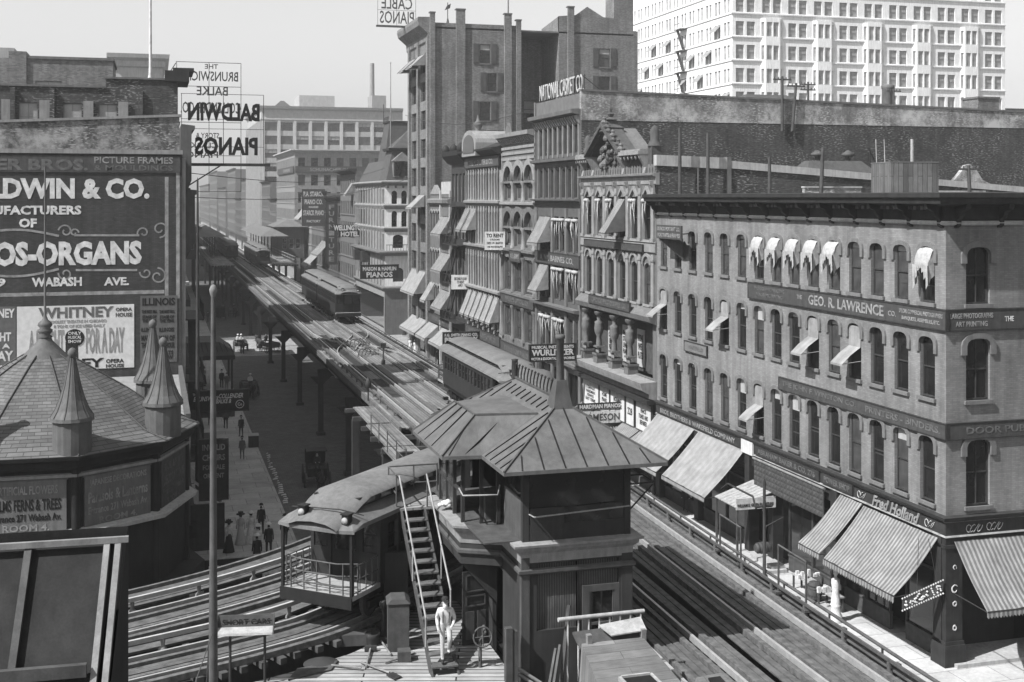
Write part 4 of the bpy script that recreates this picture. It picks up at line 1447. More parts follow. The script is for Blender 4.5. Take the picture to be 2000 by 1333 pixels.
for z0_, z1_, o_ in ((25.35, 26.3, .75), (21.95, 22.6, .55), (18.9, 19.35, .5), (10.1, 10.75, .6), (5.7, 6.5, .5)):
    h = z1_ - z0_
    MB().sweep([(0, 0), (W - .1, 0)], [(.02, z0_), (.08, z0_ + h * .2), (.12, z0_ + h * .5), (o_, z0_ + h * .65), (o_ + .05, z1_ - .03), (.02, z1_)]).build('cornice', M['stone_g'], H)
for k in range(20):
    x = .4 + k * .575
    MB().prism_x([(0, 25.1), (-.2, 25.25), (-.5, 25.75), (0, 25.9)], x - .1, x + .1).build('modillion', M['stone_l'], H)
for k in range(9):
    x = .85 + 1.28 * k + .12
    MB().box(x - .09, x + .09, -.12, .02, 22.7, 25.3).build('mullion', M['stone_l'], H)
for k in range(8):
    x = .92 + 1.47 * k
    MB().box(x - .11, x + .11, -.14, .02, 19.4, 21.9).build('mullion', M['stone_g'], H)
for o in ops[:15]:
    window(H, o[0], o[1], o[2], o[3], .2, 'frame', pane='glass2', transom=.5)
for o in ops[15:24]:
    window(H, o[0], o[1], o[2], o[3], .22, 'frame', mull=1, fw=.12)
    MB().box((o[0] + o[1]) / 2 - .13, (o[0] + o[1]) / 2 + .13, -.06, .2, o[2], o[3]).build('mullion', M['stone_g'], H)
MB().poly([(.7, .4, .6), (11.2, .4, .6), (11.2, .4, 5.6), (.7, .4, 5.6)]).build('shop_window', M['glass'], H)
for x in (.35, 4.65, 8.2, 11.5):
    MB().box(x - .25, x + .25, -.14, .02, -.1, 18.6).build('pilaster', M['stone_g'], H)
slope_awning('pale striped awning on the third floor of the warehouse with roof letters', (XF - .05, Yf - 1.3, 0), WEST, 2.9, 17.85, 15.7, 1.15, 'canvas_s', .3)
slope_awning('drooping striped awning on the second floor of the warehouse, under the BARNES board', (XF - .05, Yf - 1.3, 0), WEST, 2.4, 13.85, 11.7, 1.1, 'canvas_s', .25)
for i, (a, b) in enumerate(groups):
    if i:
        for q in (0, 1):
            xa = a + (b - a) / 2 * q + .08
            rag_awning(H, xa, xa + (b - a) / 2 - .16, 17.85, 1.7)
            rag_awning(H, xa, xa + (b - a) / 2 - .16, 13.85, 2.1)
    if i < 2:
        rag_awning(H, a + .1, (a + b) / 2 - .1, 9.75, 2.2)
        rag_awning(H, (a + b) / 2 + .1, b - .1, 9.75, 1.8)
loc_sign('dark sign board lettered A W BARNES CO across the warehouse front', Yf, .3, 11.65, 14.0, 14.9, [('A. W. BARNES CO.', 8.6, .5, 0)], out=.2)
rs = thing('roof_sign', 'row of tall open letters reading NATIONAL CASKET CO on the warehouse roof', 'sign', (XF + .3, Yf, 27.5), WEST)
lettering(rs, 'NATIONAL CASKET CO.', 11.2, 1.35, (5.75, 0, .85), M['cloth_m'], bold=-.004, depth=.06)
b = MB()
for x in [.1 + .8 * k for k in range(15)]:
    b.bar((x, .06, -.1), (x, .06, 1.5), .05)
b.bar((0, .06, .2), (11.5, .06, .2), .05).bar((0, .06, 1.35), (11.5, .06, 1.35), .05)
for x in (.5, 4, 7.6, 11.2):
    b.bar((x, .06, 1.3), (x, 1.8, 0), .05)
b.build('frame', M['iron'], rs)

# ---------------------------------------------------------------- arcaded house
Yf = 111.5
A3 = [(.75, 3.5), (4.05, 6.8), (7.35, 10.1)]
ops = []
for a, b in A3:
    ops += [(a, b, 19.2, 22.35), (a, b, 15.0, 18.2), (a, b, 10.9, 13.93), (a, b, 6.6, 9.42)]
ops += [(.5, 10.2, .6, 4.9)]
H, W = house('arcaded_building', 'stone house with three wide arches on each upper floor and a striped frieze', Yf, 100.85, 30, 24.5, ops, M['stone_g'])
for a, b in A3:
    for zs, zt in ((20.95, 22.35), (16.8, 18.2)):
        m = MB()
        arch_band(m, arch_pts(a, b, zs, zt, 10), .5, -.14, .02)
        arch_fill(m, arch_pts(a, b, zs, zt, 10), zt, -.005, .25)
        m.build('arch', M['stone_l'] if zt > 20 else M['stone_g'], H)
    for z0_, z1_ in ((19.2, 22.35), (15.0, 18.2), (10.9, 13.93), (6.6, 9.42)):
        window(H, a, b, z0_, z1_, .3, 'stone_g' if z0_ > 14 else 'frame', mull=2, fw=.2, transom=.42, pane='glass2')
    MB().box(a - .12, b + .12, -.1, .25, 20.75, 20.95).box(a - .12, b + .12, -.1, .25, 16.6, 16.8).build('impost', M['stone_g'], H)
for x in (.35, 3.78, 7.08, 10.38):
    for z0_, z1_ in ((19.0, 20.9), (14.8, 16.75), (10.8, 14.1), (6.5, 9.6)):
        MB().lathe([(.26, z0_), (.26, z0_ + .2), (.19, z0_ + .3), (.17, z1_ - .4), (.28, z1_ - .2), (.28, z1_)], 10, (x, -.05, 0)).build('column', M['stone_l'] if z0_ > 14 else M['stone_g'], H)
for z0_ in (22.85, 23.35, 23.85):
    MB().box(0, W - .05, -.1, .02, z0_, z0_ + .25).build('band', M['stone_l'], H)
MB().sweep([(0, 0), (W - .05, 0)], [(.02, 24.3), (.1, 24.35), (.15, 24.75), (.75, 24.95), (.8, 25.3), (.02, 25.4)]).build('cornice', M['stone_l'], H)
for k in range(18):
    x = .35 + k * .585
    MB().prism_x([(0, 24.2), (-.25, 24.35), (-.6, 24.85), (0, 24.95)], x - .14, x + .14).build('modillion', M['stone_l'], H)
for z_ in (18.85, 14.6, 10.6):
    MB().sweep([(0, 0), (W - .05, 0)], [(.02, z_ - .15), (.3, z_ - .05), (.3, z_ + .15), (.02, z_ + .2)]).build('string_course', M['stone_l'] if z_ > 16 else M['stone_g'], H)
MB().poly([(.5, .4, .6), (10.2, .4, .6), (10.2, .4, 4.9), (.5, .4, 4.9)]).build('shop_window', M['glass'], H)
q = MB().prism_y([(.9, 25.4), (2.3, 25.4), (1.6, 26.4)], 0, .3)
q.build('gable', M['stone_g'], H)
loc_sign('dark sign board above the first floor windows of the arcaded house', Yf, .2, 10.5, 9.75, 10.5, [('WILLIAMS OPTICAL CO.', 7.4, .4, 0, 0, 'dim_letter')], out=.2)
loc_sign('dark fascia board lettered LYON & SONS along the arcaded house shop', Yf, .1, 10.5, 5.0, 6.0, [('LYON & SONS PIANOS', 7.6, .5, 0, 0, 'dim_letter')], out=.2)
loc_sign('small dark sign board set crookedly between arches and square windows of the arcaded house', Yf, 3.6, 7.0, 13.7, 14.6, [('A. E. ADAMS', 2.6, .45, 0, 0, 'grey_letter')], out=.35)
ws_ = thing('rent_sign', 'white TO RENT board hung out over the street from the arcaded house', 'sign', (XF - 1.0, Yf - 1.0, 15.4), R(-16), 'white rent boards')
MB().box(-.95, .95, 0, .06, -.85, .85).build('board', M['white'], ws_)
lettering(ws_, 'TO RENT', 1.6, .36, (0, -.004, .5), M['black'], bold=.03)
lettering(ws_, '3 FLOORS', .9, .16, (0, -.004, .12), M['black'])
lettering(ws_, 'GEO W. BARTH', 1.5, .2, (0, -.004, -.2), M['black'])
lettering(ws_, '146 RANDOLPH', 1.4, .17, (0, -.004, -.55), M['black'])

# ---------------------------------------------------------------- lancet house, pale front, and its dark iron neighbour
Yf = 125.1
lx = [.75 + k * 1.02 for k in range(13)]
rows_ = [(19.4, 22.25), (15.0, 18.5), (10.55, 14.0), (6.9, 10.0)]
ops = [(x - .33, x + .33, a, b) for x in lx[:12] for a, b in rows_] + [(.5, 12.8, .6, 5.2)]
H, W = house('lancet_building', 'pale stone house with rows of narrow lancet windows and a round topped dormer', Yf, 111.6, 30, 23.6, ops, M['stone_l'])
for x in lx[:12]:
    for a, b in rows_:
        window(H, x - .33, x + .33, a, b, .2, 'frame', fw=.06)
        if b > 14:
            m = MB()
            arch_fill(m, [(x - .33, b - .55), (x - .2, b - .25), (x, b), (x + .2, b - .25), (x + .33, b - .55)], b, -.01, .15)
            m.build('lancet_head', M['stone_l'], H)
for k in range(13):
    x = lx[0] - .51 + k * 1.02
    for a, b in rows_:
        MB().lathe([(.16, a - .2), (.1, a), (.09, b - .6), (.15, b - .4), (.09, b - .25), (.13, b + .1)], 7, (x, -.1, 0)).build('shaft', M['stone_l'] if k % 4 else M['stone_g'], H)
for z_ in (18.95, 14.55, 10.3):
    MB().sweep([(0, 0), (W - .05, 0)], [(.02, z_ - .2), (.4, z_ - .05), (.42, z_ + .15), (.02, z_ + .25)]).build('string_course', M['stone_l'], H)
MB().sweep([(-.2, 0), (W - .05, 0)], [(.02, 23.5), (.5, 23.6), (1.0, 24.0), (1.05, 24.2), (.02, 24.3)]).build('cornice', M['cornice_d'], H)
MB().prism_x([(-.6, 24.2), (2.5, 25.4), (6, 25.4), (6, 24.0), (-.6, 24.0)], 0, W - .1).build('mansard', M['cornice_d'], H)
MB().prism_y([(1.8, 23.6), (1.8, 24.9)] + [(4.6 - 2.8 * math.cos(math.pi * k / 10), 24.9 + 1.3 * math.sin(math.pi * k / 10)) for k in range(11)] + [(7.4, 23.6)], -1.0, 3).build('round_dormer', M['stone_l'], H)
MB().prism_y([(2.4, 23.9)] + [(4.6 - 2.1 * math.cos(math.pi * k / 10), 24.8 + .95 * math.sin(math.pi * k / 10)) for k in range(11)] + [(6.8, 23.9)], -1.05, -.9).build('dormer_window', M['glass'], H)
MB().lathe([(.5, 26.0), (.25, 26.3), (.45, 26.7), (.5, 26.9), (.2, 27.2), (.05, 27.8)], 10, (4.6, 0, 0)).build('finial', M['stone_g'], H)
MB().poly([(.5, .4, .6), (12.8, .4, .6), (12.8, .4, 5.2), (.5, .4, 5.2)]).build('shop_window', M['glass'], H)
loc_sign('dark sign board lettered SAUTER & CO under the cornice of the lancet house', Yf, .1, 13.3, 22.5, 23.4, [('THE M. SAUTER & CO.', 9.4, .55, 0)], out=.3)
loc_sign('long dark fascia board along the shops below the lancet house', Yf, .1, 13.3, 5.3, 6.2, [('CHICAGO MUSICAL INSTRUMENT CO.', 10.6, .45, 0, 0, 'dim_letter')], out=.2)
for k in range(6):
    slope_awning('steep white window awning, ' + ['first', 'second', 'third', 'fourth', 'fifth', 'sixth'][k] + ' along the row from the dark iron house', (XF - .05, Yf - (.9 + k * 2.05), 0), WEST, 1.6, 9.9, 7.5, .95, 'canvas', .15, group='white window awnings of the lancet house')
slope_awning('striped awning on the third floor next to the dark iron house', (XF - .05, Yf + .3, 0), WEST, 2.0, 18.3, 16.1, 1.1, 'canvas_s', .25)
slope_awning('striped awning on the third floor of the lancet house', (XF - .05, Yf - 2.4, 0), WEST, 2.0, 18.3, 16.1, 1.1, 'canvas_s', .25)
ws_ = thing('rent_sign', 'small white notice board hung on the lancet house front', 'sign', (XF - .8, Yf - .4, 10.6), R(-16), 'white rent boards')
MB().box(-.95, .95, 0, .06, -.75, .75).build('board', M['white'], ws_)
lettering(ws_, 'SECOND FLOOR\nTO RENT\nAPPLY', 1.3, 1.0, (0, -.004, 0), M['black'])
Yf = 132.0
ops = [(x - .5, x + .5, a, b) for x in (.9, 2.5, 4.1, 5.7) for a, b in ((19.0, 22.0), (15.0, 18.2), (10.6, 13.8), (6.6, 9.6))] + [(.4, 6.5, .6, 5.2)]
H, W = house('iron_building', 'narrow dark iron fronted house with a fire escape and scrolled cornice', Yf, 125.12, 30, 23.8, ops, M['signboard'])
for o in ops[:-1]:
    window(H, o[0], o[1], o[2], o[3], .2, 'frame_l', fw=.06)
MB().sweep([(-.5, 0), (W, 0)], [(.02, 23.0), (.4, 23.2), (1.0, 23.9), (1.1, 24.4), (.02, 24.5)]).build('cornice', M['cornice_d'], H)
for x in (-.3, 3.4, 6.6):
    MB().lathe([(.4, 24.4), (.5, 24.7), (.3, 25.0), (.1, 25.2)], 8, (x, -.6, 0)).build('scroll', M['cornice_d'], H)
MB().poly([(.4, .4, .6), (6.5, .4, .6), (6.5, .4, 5.2), (.4, .4, 5.2)]).build('shop_window', M['glass'], H)
for z in (6.2, 10.2, 14.4, 18.5):
    fe = MB()
    fe.box(.3, 6.5, -1.15, -.02, z - .06, z)
    for k in range(14):
        x = .35 + k * .47
        fe.bar((x, -1.12, z), (x, -1.12, z + .95), .03)
    fe.bar((.3, -1.12, z + .95), (6.5, -1.12, z + .95), .05)
    if z < 18:
        fe.bar((1.0, -.5, z), (4.6, -.5, z + 4), .12, .3).bar((1.0, -1.0, z), (4.6, -1.0, z + 4), .04, .3)
    fe.build('fire_escape', M['iron'], H)

# ---------------------------------------------------------------- low house with big white awnings
Yf = 143.1
ops = [(x - .45, x + .45, a, b) for x in (.9, 2.3, 3.7, 5.0) for a, b in ((15.0, 17.9), (10.6, 13.4), (6.8, 9.3))] + [(6.6, 10.4, a, b) for a, b in ((14.4, 17.3), (10.0, 13.2), (6.2, 9.0))] + [(.5, 10.4, .6, 4.8)]
H, W = house('awning_building', 'narrow pale house with three big white awnings one above another, against the brick tower', Yf, 132.1, 26, 19.8, ops, M['stone_g'])
for o in ops[:12]:
    window(H, o[0], o[1], o[2], o[3], .2, 'frame')
    m = MB()
    arch_band(m, arch_pts(o[0], o[1], o[3] - .3, o[3], 6), .18, -.1, .02)
    arch_fill(m, arch_pts(o[0], o[1], o[3] - .3, o[3], 6), o[3], -.005, .15)
    m.build('arch', M['stone_l'], H)
for o in ops[12:15]:
    window(H, o[0], o[1], o[2], o[3], .25, 'frame', mull=2)
MB().box(5.9, 6.3, -.2, .02, 0, 20.2).box(10.6, 10.95, -.2, .02, 0, 20.2).build('pilaster', M['stone_w'], H)
MB().sweep([(0, 0), (W, 0)], [(.02, 18.6), (.4, 18.8), (.5, 19.2), (.02, 19.3)]).build('cornice', M['stone_l'], H)
MB().prism_y([(.4, 19.8), (5.4, 19.8), (2.9, 20.9)], -.1, .3).build('gable', M['stone_l'], H)
MB().box(6.2, 10.9, -.05, 3, 19.8, 21.2).box(9.0, 9.5, .5, 1, 21.2, 22.2).build('attic', M['stone_w'], H)
MB().poly([(.5, .4, .6), (10.4, .4, .6), (10.4, .4, 4.8), (.5, .4, 4.8)]).build('shop_window', M['glass'], H)
for k, z in enumerate((17.25, 13.15, 8.95)):
    slope_awning('big white awning on the ' + ['third', 'second', 'first'][k] + ' floor of the narrow pale house', (XF - .05, Yf - 6.3, 0), WEST, 5.0, z, z - 1.85, 1.25, 'canvas_s', .3, group='white awnings of the narrow house')
slope_awning('white awning hung low beside the first floor of the narrow pale house', (XF - .05, Yf - .3, 0), WEST, 2.6, 9.4, 7.4, 1.2, 'canvas', .3)
loc_sign('dark shop fascia under the narrow house with white awnings', Yf, .2, 10.8, 4.9, 5.9, [('PIANOS & ORGANS', 6.6, .5, 0, 0, 'dim_letter')], out=.2)

# shop awnings down on the pavement, and street signs standing out from the fronts
for y, w_, lab in ((153.0, 9.0, 'white shop awning farthest along the sunny pavement, below the brick tower'), (143.4, 5.3, 'white shop awning over the pavement below the narrow house'), (136.2, 7.2, 'white shop awning over the pavement behind the BRADBURY sign')):
    slope_awning(lab, (XF - .05, y, 0), WEST, w_, 4.65, 3.25, 1.65, 'canvas', .35, group='white shop awnings on the sunny pavement')
for k, (y, w_, lab) in enumerate(((88.6, 3.0, 'striped shop awning at the far end of the piano shop'), (85.2, 3.2, 'striped shop awning behind the HARDMAN PIANOS sign'), (79.9, 3.0, 'striped shop awning below the white notices'), (76.7, 2.2, 'striped shop awning next to the corner building'))):
    slope_awning(lab, (XF - .05, y, 0), WEST, w_, 3.9, 2.5, 2.6, 'canvas_s', .3, group='striped awnings of the piano shop')


def cross_sign(label, x0, x1, y, z0, z1, rows, mat='black', lmat='cream', name='street_sign', T=.1, mirror=False, bold=.025, frame='iron', posts=False):
    """sign standing out from the fronts, facing down the avenue"""
    W_ = x1 - x0
    s_ = board_sign(name, label, ((x0 + x1) / 2, y, (z0 + z1) / 2), 0, W_, z1 - z0, mat=mat, lmat=lmat, rows=rows, T=T, bold=bold, frame=frame, mirror=mirror)
    if posts:
        MB().tube([(W_ / 2, .05, (z1 - z0) / 2 - .1), (W_ / 2 + 1.2, .05, (z1 - z0) / 2 - .1)], .04, 5).build('bracket', M['iron'], s_)
    return s_


cross_sign('black hanging sign lettered MUSICAL INSTRUMENTS WURLITZER over the east pavement', 26.75, 30.35, 87.0, 7.3, 8.5,
           [('MUSICAL INSTRUMENTS', 3.3, .23, .43), ('WURLITZER', 3.3, .46, .02), ('VICTOR & EDISON TALKING MACHINES', 3.4, .2, -.43)], bold=.035)
cross_sign('black hanging sign lettered BRADBURY over the sunny east pavement', 27.6, 31.3, 119.0, 4.5, 6.0,
           [('F.G. SMITH PIANO CO.', 3.4, .3, .5), ('BRADBURY', 3.4, .52, .02), ('AND PIANOS', 2.2, .26, -.5)], bold=.035)
cross_sign('black hanging sign lettered MASON & HAMLIN PIANOS before the brick tower', 27.0, 32.2, 166.0, 8.4, 10.2,
           [('MASON & HAMLIN', 4.6, .55, .4), ('PIANOS', 3.6, .75, -.4)], bold=.03)
cross_sign('open grid sign lettered HARDMAN PIANOS above the striped shop awnings', 28.2, 31.4, 80.3, 4.75, 5.15, [('HARDMAN PIANOS', 3.0, .3, 0)], mat='sign_grey', bold=.04)
hg = thing('lattice_sign', 'white lattice letter sign hanging below the HARDMAN PIANOS board', 'sign', (29.8, 80.3, 3.85))
for k in range(7):
    MB().box(-1.55 + k * .45, -1.17 + k * .45, 0, .06, -.1, .75).build('letter_plate', M['cloth_w'], hg)
lettering(hg, 'HOMESON', 2.9, .5, (0, -.004, .33), M['sign_grey'])
lettering(hg, 'PLAYER PIANOS', 2.6, .26, (.2, -.004, -.5), M['cream'])
MB().box(-1.6, 1.6, .07, .1, -.16, -.1).box(-1.6, 1.6, .07, .1, .78, .84).box(-1.6, 1.6, .07, .1, -.75, -.7).build('frame', M['iron'], hg)
slope_awning('big plain white awning halfway up the brick tower front', (XF - .05, 153.3, 0), WEST, 8.2, 10.4, 7.8, 1.5, 'canvas', .25)
# ================================================================ the brick tower block
M['brick_t'] = brick('tower brick', .13, .25, .17)
Yf = 155.0
rowsT = [(36.9 - 3.45 * k - 2.3, 36.9 - 3.45 * k) for k in range(10)]
colsT = [(1.2, 5.2), (6.6, 10.6)]
ops = [(a, b, c, d) for a, b in colsT for c, d in rowsT] + [(.5, 11.3, .5, 3.4)]
H, W = house('brick_tower', 'very tall plain brick block with shuttered side windows and a deep light court', Yf, 143.2, 30, 39.0, ops, M['brick_t'], sides=False)
for a, b in colsT:
    for c, d in rowsT:
        window(H, a, b, c, d, .3, 'frame', mull=2, fw=.1, sill=None)
        MB().box(a + .1, b - .1, .05, .25, c - .95, c - .1).build('spandrel', M['stone_l'], H)
MB().poly([(.5, .4, .5), (11.3, .4, .5), (11.3, .4, 3.4), (.5, .4, 3.4)]).build('shop_window', M['glass'], H)
for x in (.5, 5.9, 11.3):
    MB().box(x - .45, x + .45, -.3, .02, 0, 38.6).build('pier', M['brick_t'], H)
MB().sweep([(-1.2, 0), (W, 0)], [(.02, 38.0), (.2, 38.2), (.25, 39.0), (1.3, 39.9), (1.45, 40.5), (1.4, 40.9), (-.3, 40.95), (-.3, 38)]).build('cornice', M['brick_t'], H)
T2 = Matrix.Translation((W, 0, 0)) @ Matrix.Rotation(R(90), 4, 'Z')
wins = [(6.2, 7.5, 37.9 - 3.45 * k - 2.3, 37.9 - 3.45 * k) if k % 2 == 0 else (7.1, 8.3, 37.9 - 3.45 * k - 2.2, 37.9 - 3.45 * k) for k in range(7)]
b = MB(T2)
wall_panel(b, 0, 11.2, -.1, 40.3, wins)
b.poly([(0, 0, -.1), (0, W, -.1), (0, W, 40.3), (0, 0, 40.3)]) if 0 else None
b.build('side_wall', M['brick_t'], H)
wins2 = [(21.5, 22.9, 37.9 - 3.45 * k - 2.3, 37.9 - 3.45 * k) for k in range(5)]
b = MB(T2)
wall_panel(b, 16.2, 26.6, -.1, 39.2, wins2)
b.prism_y([(16.2, 39.2), (26.6, 39.2), (26.6, 40.2), (23.6, 40.3), (23.6, 41.7), (22.0, 41.8), (19.9, 43.0), (18.4, 41.9), (16.2, 41.7)], 0, .35)
b.poly([(16.2, 0, -.1), (16.2, 7, -.1), (16.2, 7, 41.0), (16.2, 0, 41.7)])
b.poly([(26.6, 0, -.1), (26.6, 12, -.1), (26.6, 12, 40.2), (26.6, 0, 40.2)])
b.build('side_wall', M['brick_t'], H)
b = MB(T2)
wall_panel(b, 11.2, 16.2, -.1, 39.9, [(11.6, 13.2, 35.4, 37.6), (13.8, 15.4, 29.5, 31.8), (11.6, 13.2, 25, 27.4)], y=7)
b.poly([(11.2, 0, -.1), (11.2, 7, -.1), (11.2, 7, 39.9), (11.2, 0, 40.3)])
b.build('court_wall', M['brick_t'], H)
for o in ((11.6, 13.2, 35.4, 37.6), (13.8, 15.4, 29.5, 31.8), (11.6, 13.2, 25, 27.4)):
    window(H, o[0], o[1], o[2], o[3], 7.16, 'frame', T=T2, blind=.7)
for o in wins + wins2:
    window(H, o[0], o[1], o[2], o[3], .16, 'frame', T=T2, blind=rnd.choice([.6, .3, 0]), sill='stone_g')
    for xa in (o[0] - .85, o[1] + .08):
        MB(T2).box(xa, xa + .75, -.08, -.01, o[2] - .05, o[3] + .05).box(xa + .08, xa + .67, -.1, -.07, o[2] + .1, (o[2] + o[3]) / 2 - .05).box(xa + .08, xa + .67, -.1, -.07, (o[2] + o[3]) / 2 + .05, o[3] - .1).build('shutter', M['slate'], H)
for xa, xb, zt in ((0, .6, 41.4), (3.2, 4.3, 41.9), (9.2, 10.1, 41.6), (10.7, 11.3, 40.9), (17.3, 18.1, 42.8)):
    MB(T2).box(xa, xb, -.3, .02, -.1, zt).build('buttress', M['brick_t'], H)
    MB(T2).box(xa - .06, xb + .06, -.36, .4, zt, zt + .15).build('cap', M['stone_g'], H)
MB().box(0, W, .1, 26, 39.6, 39.8).build('roof', M['rooftar'], H)
MB(T2).box(24.0, 26.6, 1.5, 4.5, 38, 46.5).build('chimney', M['brick_t'], H)
MB().poly([(0, 0, -.1), (0, 27, -.1), (0, 27, 39.9), (0, 0, 39.9)]).build('side_wall', M['brick_t'], H)
for k, x in enumerate((1.2, 6.6)):
    slope_awning('small white awning high on the brick tower front, the ' + ('farther' if k == 0 else 'nearer') + ' of two', (XF - .25, Yf - x, 0), WEST, 4.0, 36.7, 35.2, 1.6, 'canvas', .2)
    slope_awning('white window awning a third of the way up the brick tower, ' + ('farther' if k == 0 else 'nearer') + ' of two', (XF - .25, Yf - x, 0), WEST, 3.6, 19.7, 18.2, 1.6, 'canvas', .2) if k else None
cs = thing('roof_letter_sign', 'open letter sign CABLE PIANOS seen from behind high over the street at the brick tower', 'sign', (29.1, 151.0, 40.9))
lettering(cs, 'CABLE', 3.9, 1.45, (0, 0, 2.7), M['slate'], mirror=True, bold=.01, depth=.05)
lettering(cs, 'PIANOS', 4.3, 1.55, (0, 0, .95), M['slate'], mirror=True, bold=.01, depth=.05)
b = MB()
b.box(-2.6, 3.6, -.1, .1, -.3, -.05)
for z in (-.05, 1.85, 3.6):
    b.bar((-2.4, .06, z), (2.4, .06, z), .04)
for x in (-2.4, 0, 2.4):
    b.bar((x, .06, -.1), (x, .06, 3.6), .04)
b.bar((2.6, .1, 0), (4.0, .1, -1.2), .1)
b.build('frame', M['slate'], cs)
for nm, lab, x, y, z, h in (('roof_flagpole', 'tall bare flagpole on the roof of the brick tower', 41.4, 143.6, 41.6, 9), ('roof_vane', 'ornamental weather vane on the brick tower roof', 35.6, 151, 39.8, 4.2), ('corner_flagpole', 'thin flagpole on the hotel corner against the brick tower', 33.0, 176, 25.8, 13)):
    p_ = thing(nm, lab, 'flagpole' if 'pole' in nm else 'weather vane', (x, y, z))
    if 'vane' in nm:
        MB().lathe([(.9, 0), (.5, .6), (.2, 1.6), (.08, 2.2)], 8).build('base', M['slate'], p_)
        MB().tube([(0, 0, 2), (0, 0, 4.2)], .06, 5).prism_y([(-.4, 3.2), (.3, 3.5), (.4, 4.1), (-.1, 3.8)], -.03, .03).build('vane', M['slate'], p_)
    else:
        MB().lathe([(.12, -1.5), (.1, 0), (.05, h), (.0, h + .05)], 6).build('pole', M['wood'], p_)
        MB().lathe([(.0, h), (.12, h + .12), (0, h + .25)], 6).build('knob', M['wood'], p_)

M['paleface'] = plain('limewashed stone', .75, .88, 2, .8)
# ================================================================ the hotel across the side street
Yn, Yf = 172.7, 199.0
ops = []
for k in range(11):
    x = 1.3 + k * 2.35
    ops += [(x - .55, x + .55, 18.6, 20.6), (x - .55, x + .55, 15.3, 17.6), (x - .55, x + .55, 11.9, 14.2), (x - .5, x + .5, 7.6, 10.4)]
ops += [(.6, 25.5, .6, 5.2)]
H, W = house('hotel_building', 'pale hotel with white arched side windows, mansard roof and steep central roof tower', Yf, Yn, 30, 21.3, ops, M['stone_l'], sides=False)
for o in ops[:-1]:
    window(H, o[0], o[1], o[2], o[3], .2, 'frame', fw=.06, transom=.5)
MB().poly([(.6, .4, .6), (25.5, .4, .6), (25.5, .4, 5.2), (.6, .4, 5.2)]).build('shop_window', M['glass'], H)
T3 = Matrix.Translation((W, 0, 0)) @ Matrix.Rotation(R(90), 4, 'Z')
sop = []
for k in range(9):
    x = 1.35 + k * 1.42
    sop += [(x - .4, x + .4, 18.3, 20.4), (x - .4, x + .4, 15.2, 17.5)]
for k in range(6):
    x = 1.9 + k * 2.1
    sop += [(x - .75, x + .75, 12.2, 14.1), (x - .75, x + .75, 7.4, 9.4)]
b = MB(T3)
wall_panel(b, 0, 22, 6.2, 21.3, sop)
for o in sop:
    arch_fill(b, arch_pts(o[0], o[1], o[3] - .4, o[3], 6), o[3], -.005, .2)
b.build('side_wall', M['paleface'], H)
b = MB(T3).box(0, 22, .02, .3, -.1, 6.2)
b.build('base_wall', M['stone_g'], H)
for o in sop:
    window(H, o[0], o[1], o[2], o[3], .18, 'frame', T=T3, fw=.06)
for z_, d_ in ((21.3, .6), (17.95, .25), (14.7, .25), (11.3, 1.0), (6.2, .4)):
    MB().sweep([(0, 0), (W, 0), (W, 22)], [(.02, z_ - .2), (d_ * .4, z_ - .05), (d_, z_ + .25), (d_, z_ + .4), (.02, z_ + .55)]).build('string_course', M['stone_l'] if z_ > 12 else M['stone_g'], H)
for k in range(12):
    MB(T3).prism_x([(0, 20.75), (-.15, 20.8), (-.45, 21.2), (0, 21.25)], .3 + k * 1.1, .55 + k * 1.1).build('bracket', M['stone_l'], H)
for k in range(10):
    x = .3 + k * 2.55
    MB().box(x - .16, x + .16, -.16, .02, 6.5, 21.1).build('pilaster', M['stone_l'], H)
MB().hexa([(.2, .4, 21.8), (W - 6, .4, 21.8), (W - 6, 18, 21.8), (.2, 18, 21.8)], [(.9, 2.0, 25.0), (W - 6, 2.0, 25.0), (W - 6, 17, 25.0), (.9, 17, 25.0)]).build('mansard', M['slate'], H)
MB().hexa([(W - 6, .2, 21.8), (W - .1, .2, 21.8), (W - .1, 18, 21.8), (W - 6, 18, 21.8)], [(W - 5.4, 1.3, 26.3), (W - 1.2, 1.3, 26.3), (W - 1.2, 17, 26.3), (W - 5.4, 17, 26.3)]).build('mansard', M['slate'], H)
MB().hexa([(W - 5.7, 1.0, 26.3), (W - .9, 1.0, 26.3), (W - .9, 17.3, 26.3), (W - 5.7, 17.3, 26.3)], [(W - 3.6, 4.0, 29.2), (W - 3.0, 4.0, 29.2), (W - 3.0, 14, 29.2), (W - 3.6, 14, 29.2)]).build('hip_roof', M['slate'], H)
MB().sweep([(W - 5.7, 1.0), (W - .9, 1.0), (W - .9, 17)], [(.0, 26.1), (.3, 26.2), (.35, 26.5), (0, 26.55)]).build('roof_cornice', M['cornice_d'], H)
MB(T3).box(1.2, 2.1, .15, 1.2, 22.3, 24.6).box(3.0, 3.9, .15, 1.2, 22.3, 24.6).prism_y([(1.0, 24.6), (4.1, 24.6), (2.55, 25.9)], .1, 1.2).build('dormer', M['stone_l'], H)
for x in (1.4, 3.0):
    MB(T3).box(x - .05, x + .85, .05, .14, 22.5, 24.5).build('dormer_window', M['glass'], H)
MB().hexa([(8, 2.2, 24.9), (14, 2.2, 24.9), (14, 7.5, 24.9), (8, 7.5, 24.9)], [(8.8, 3.1, 30.9), (13.2, 3.1, 30.9), (13.2, 6.7, 30.9), (8.8, 6.7, 30.9)]).build('roof_tower', M['slate'], H)
MB().box(7.8, 14.2, 2.0, 7.7, 24.6, 25.0).box(8.6, 13.4, 2.9, 6.9, 30.9, 31.15).build('tower_cornice', M['cornice_d'], H)
fr = MB()
for k in range(12):
    fr.box(8.7 + .4 * k, 8.76 + .4 * k, 2.95, 3.0, 31.15, 31.8)
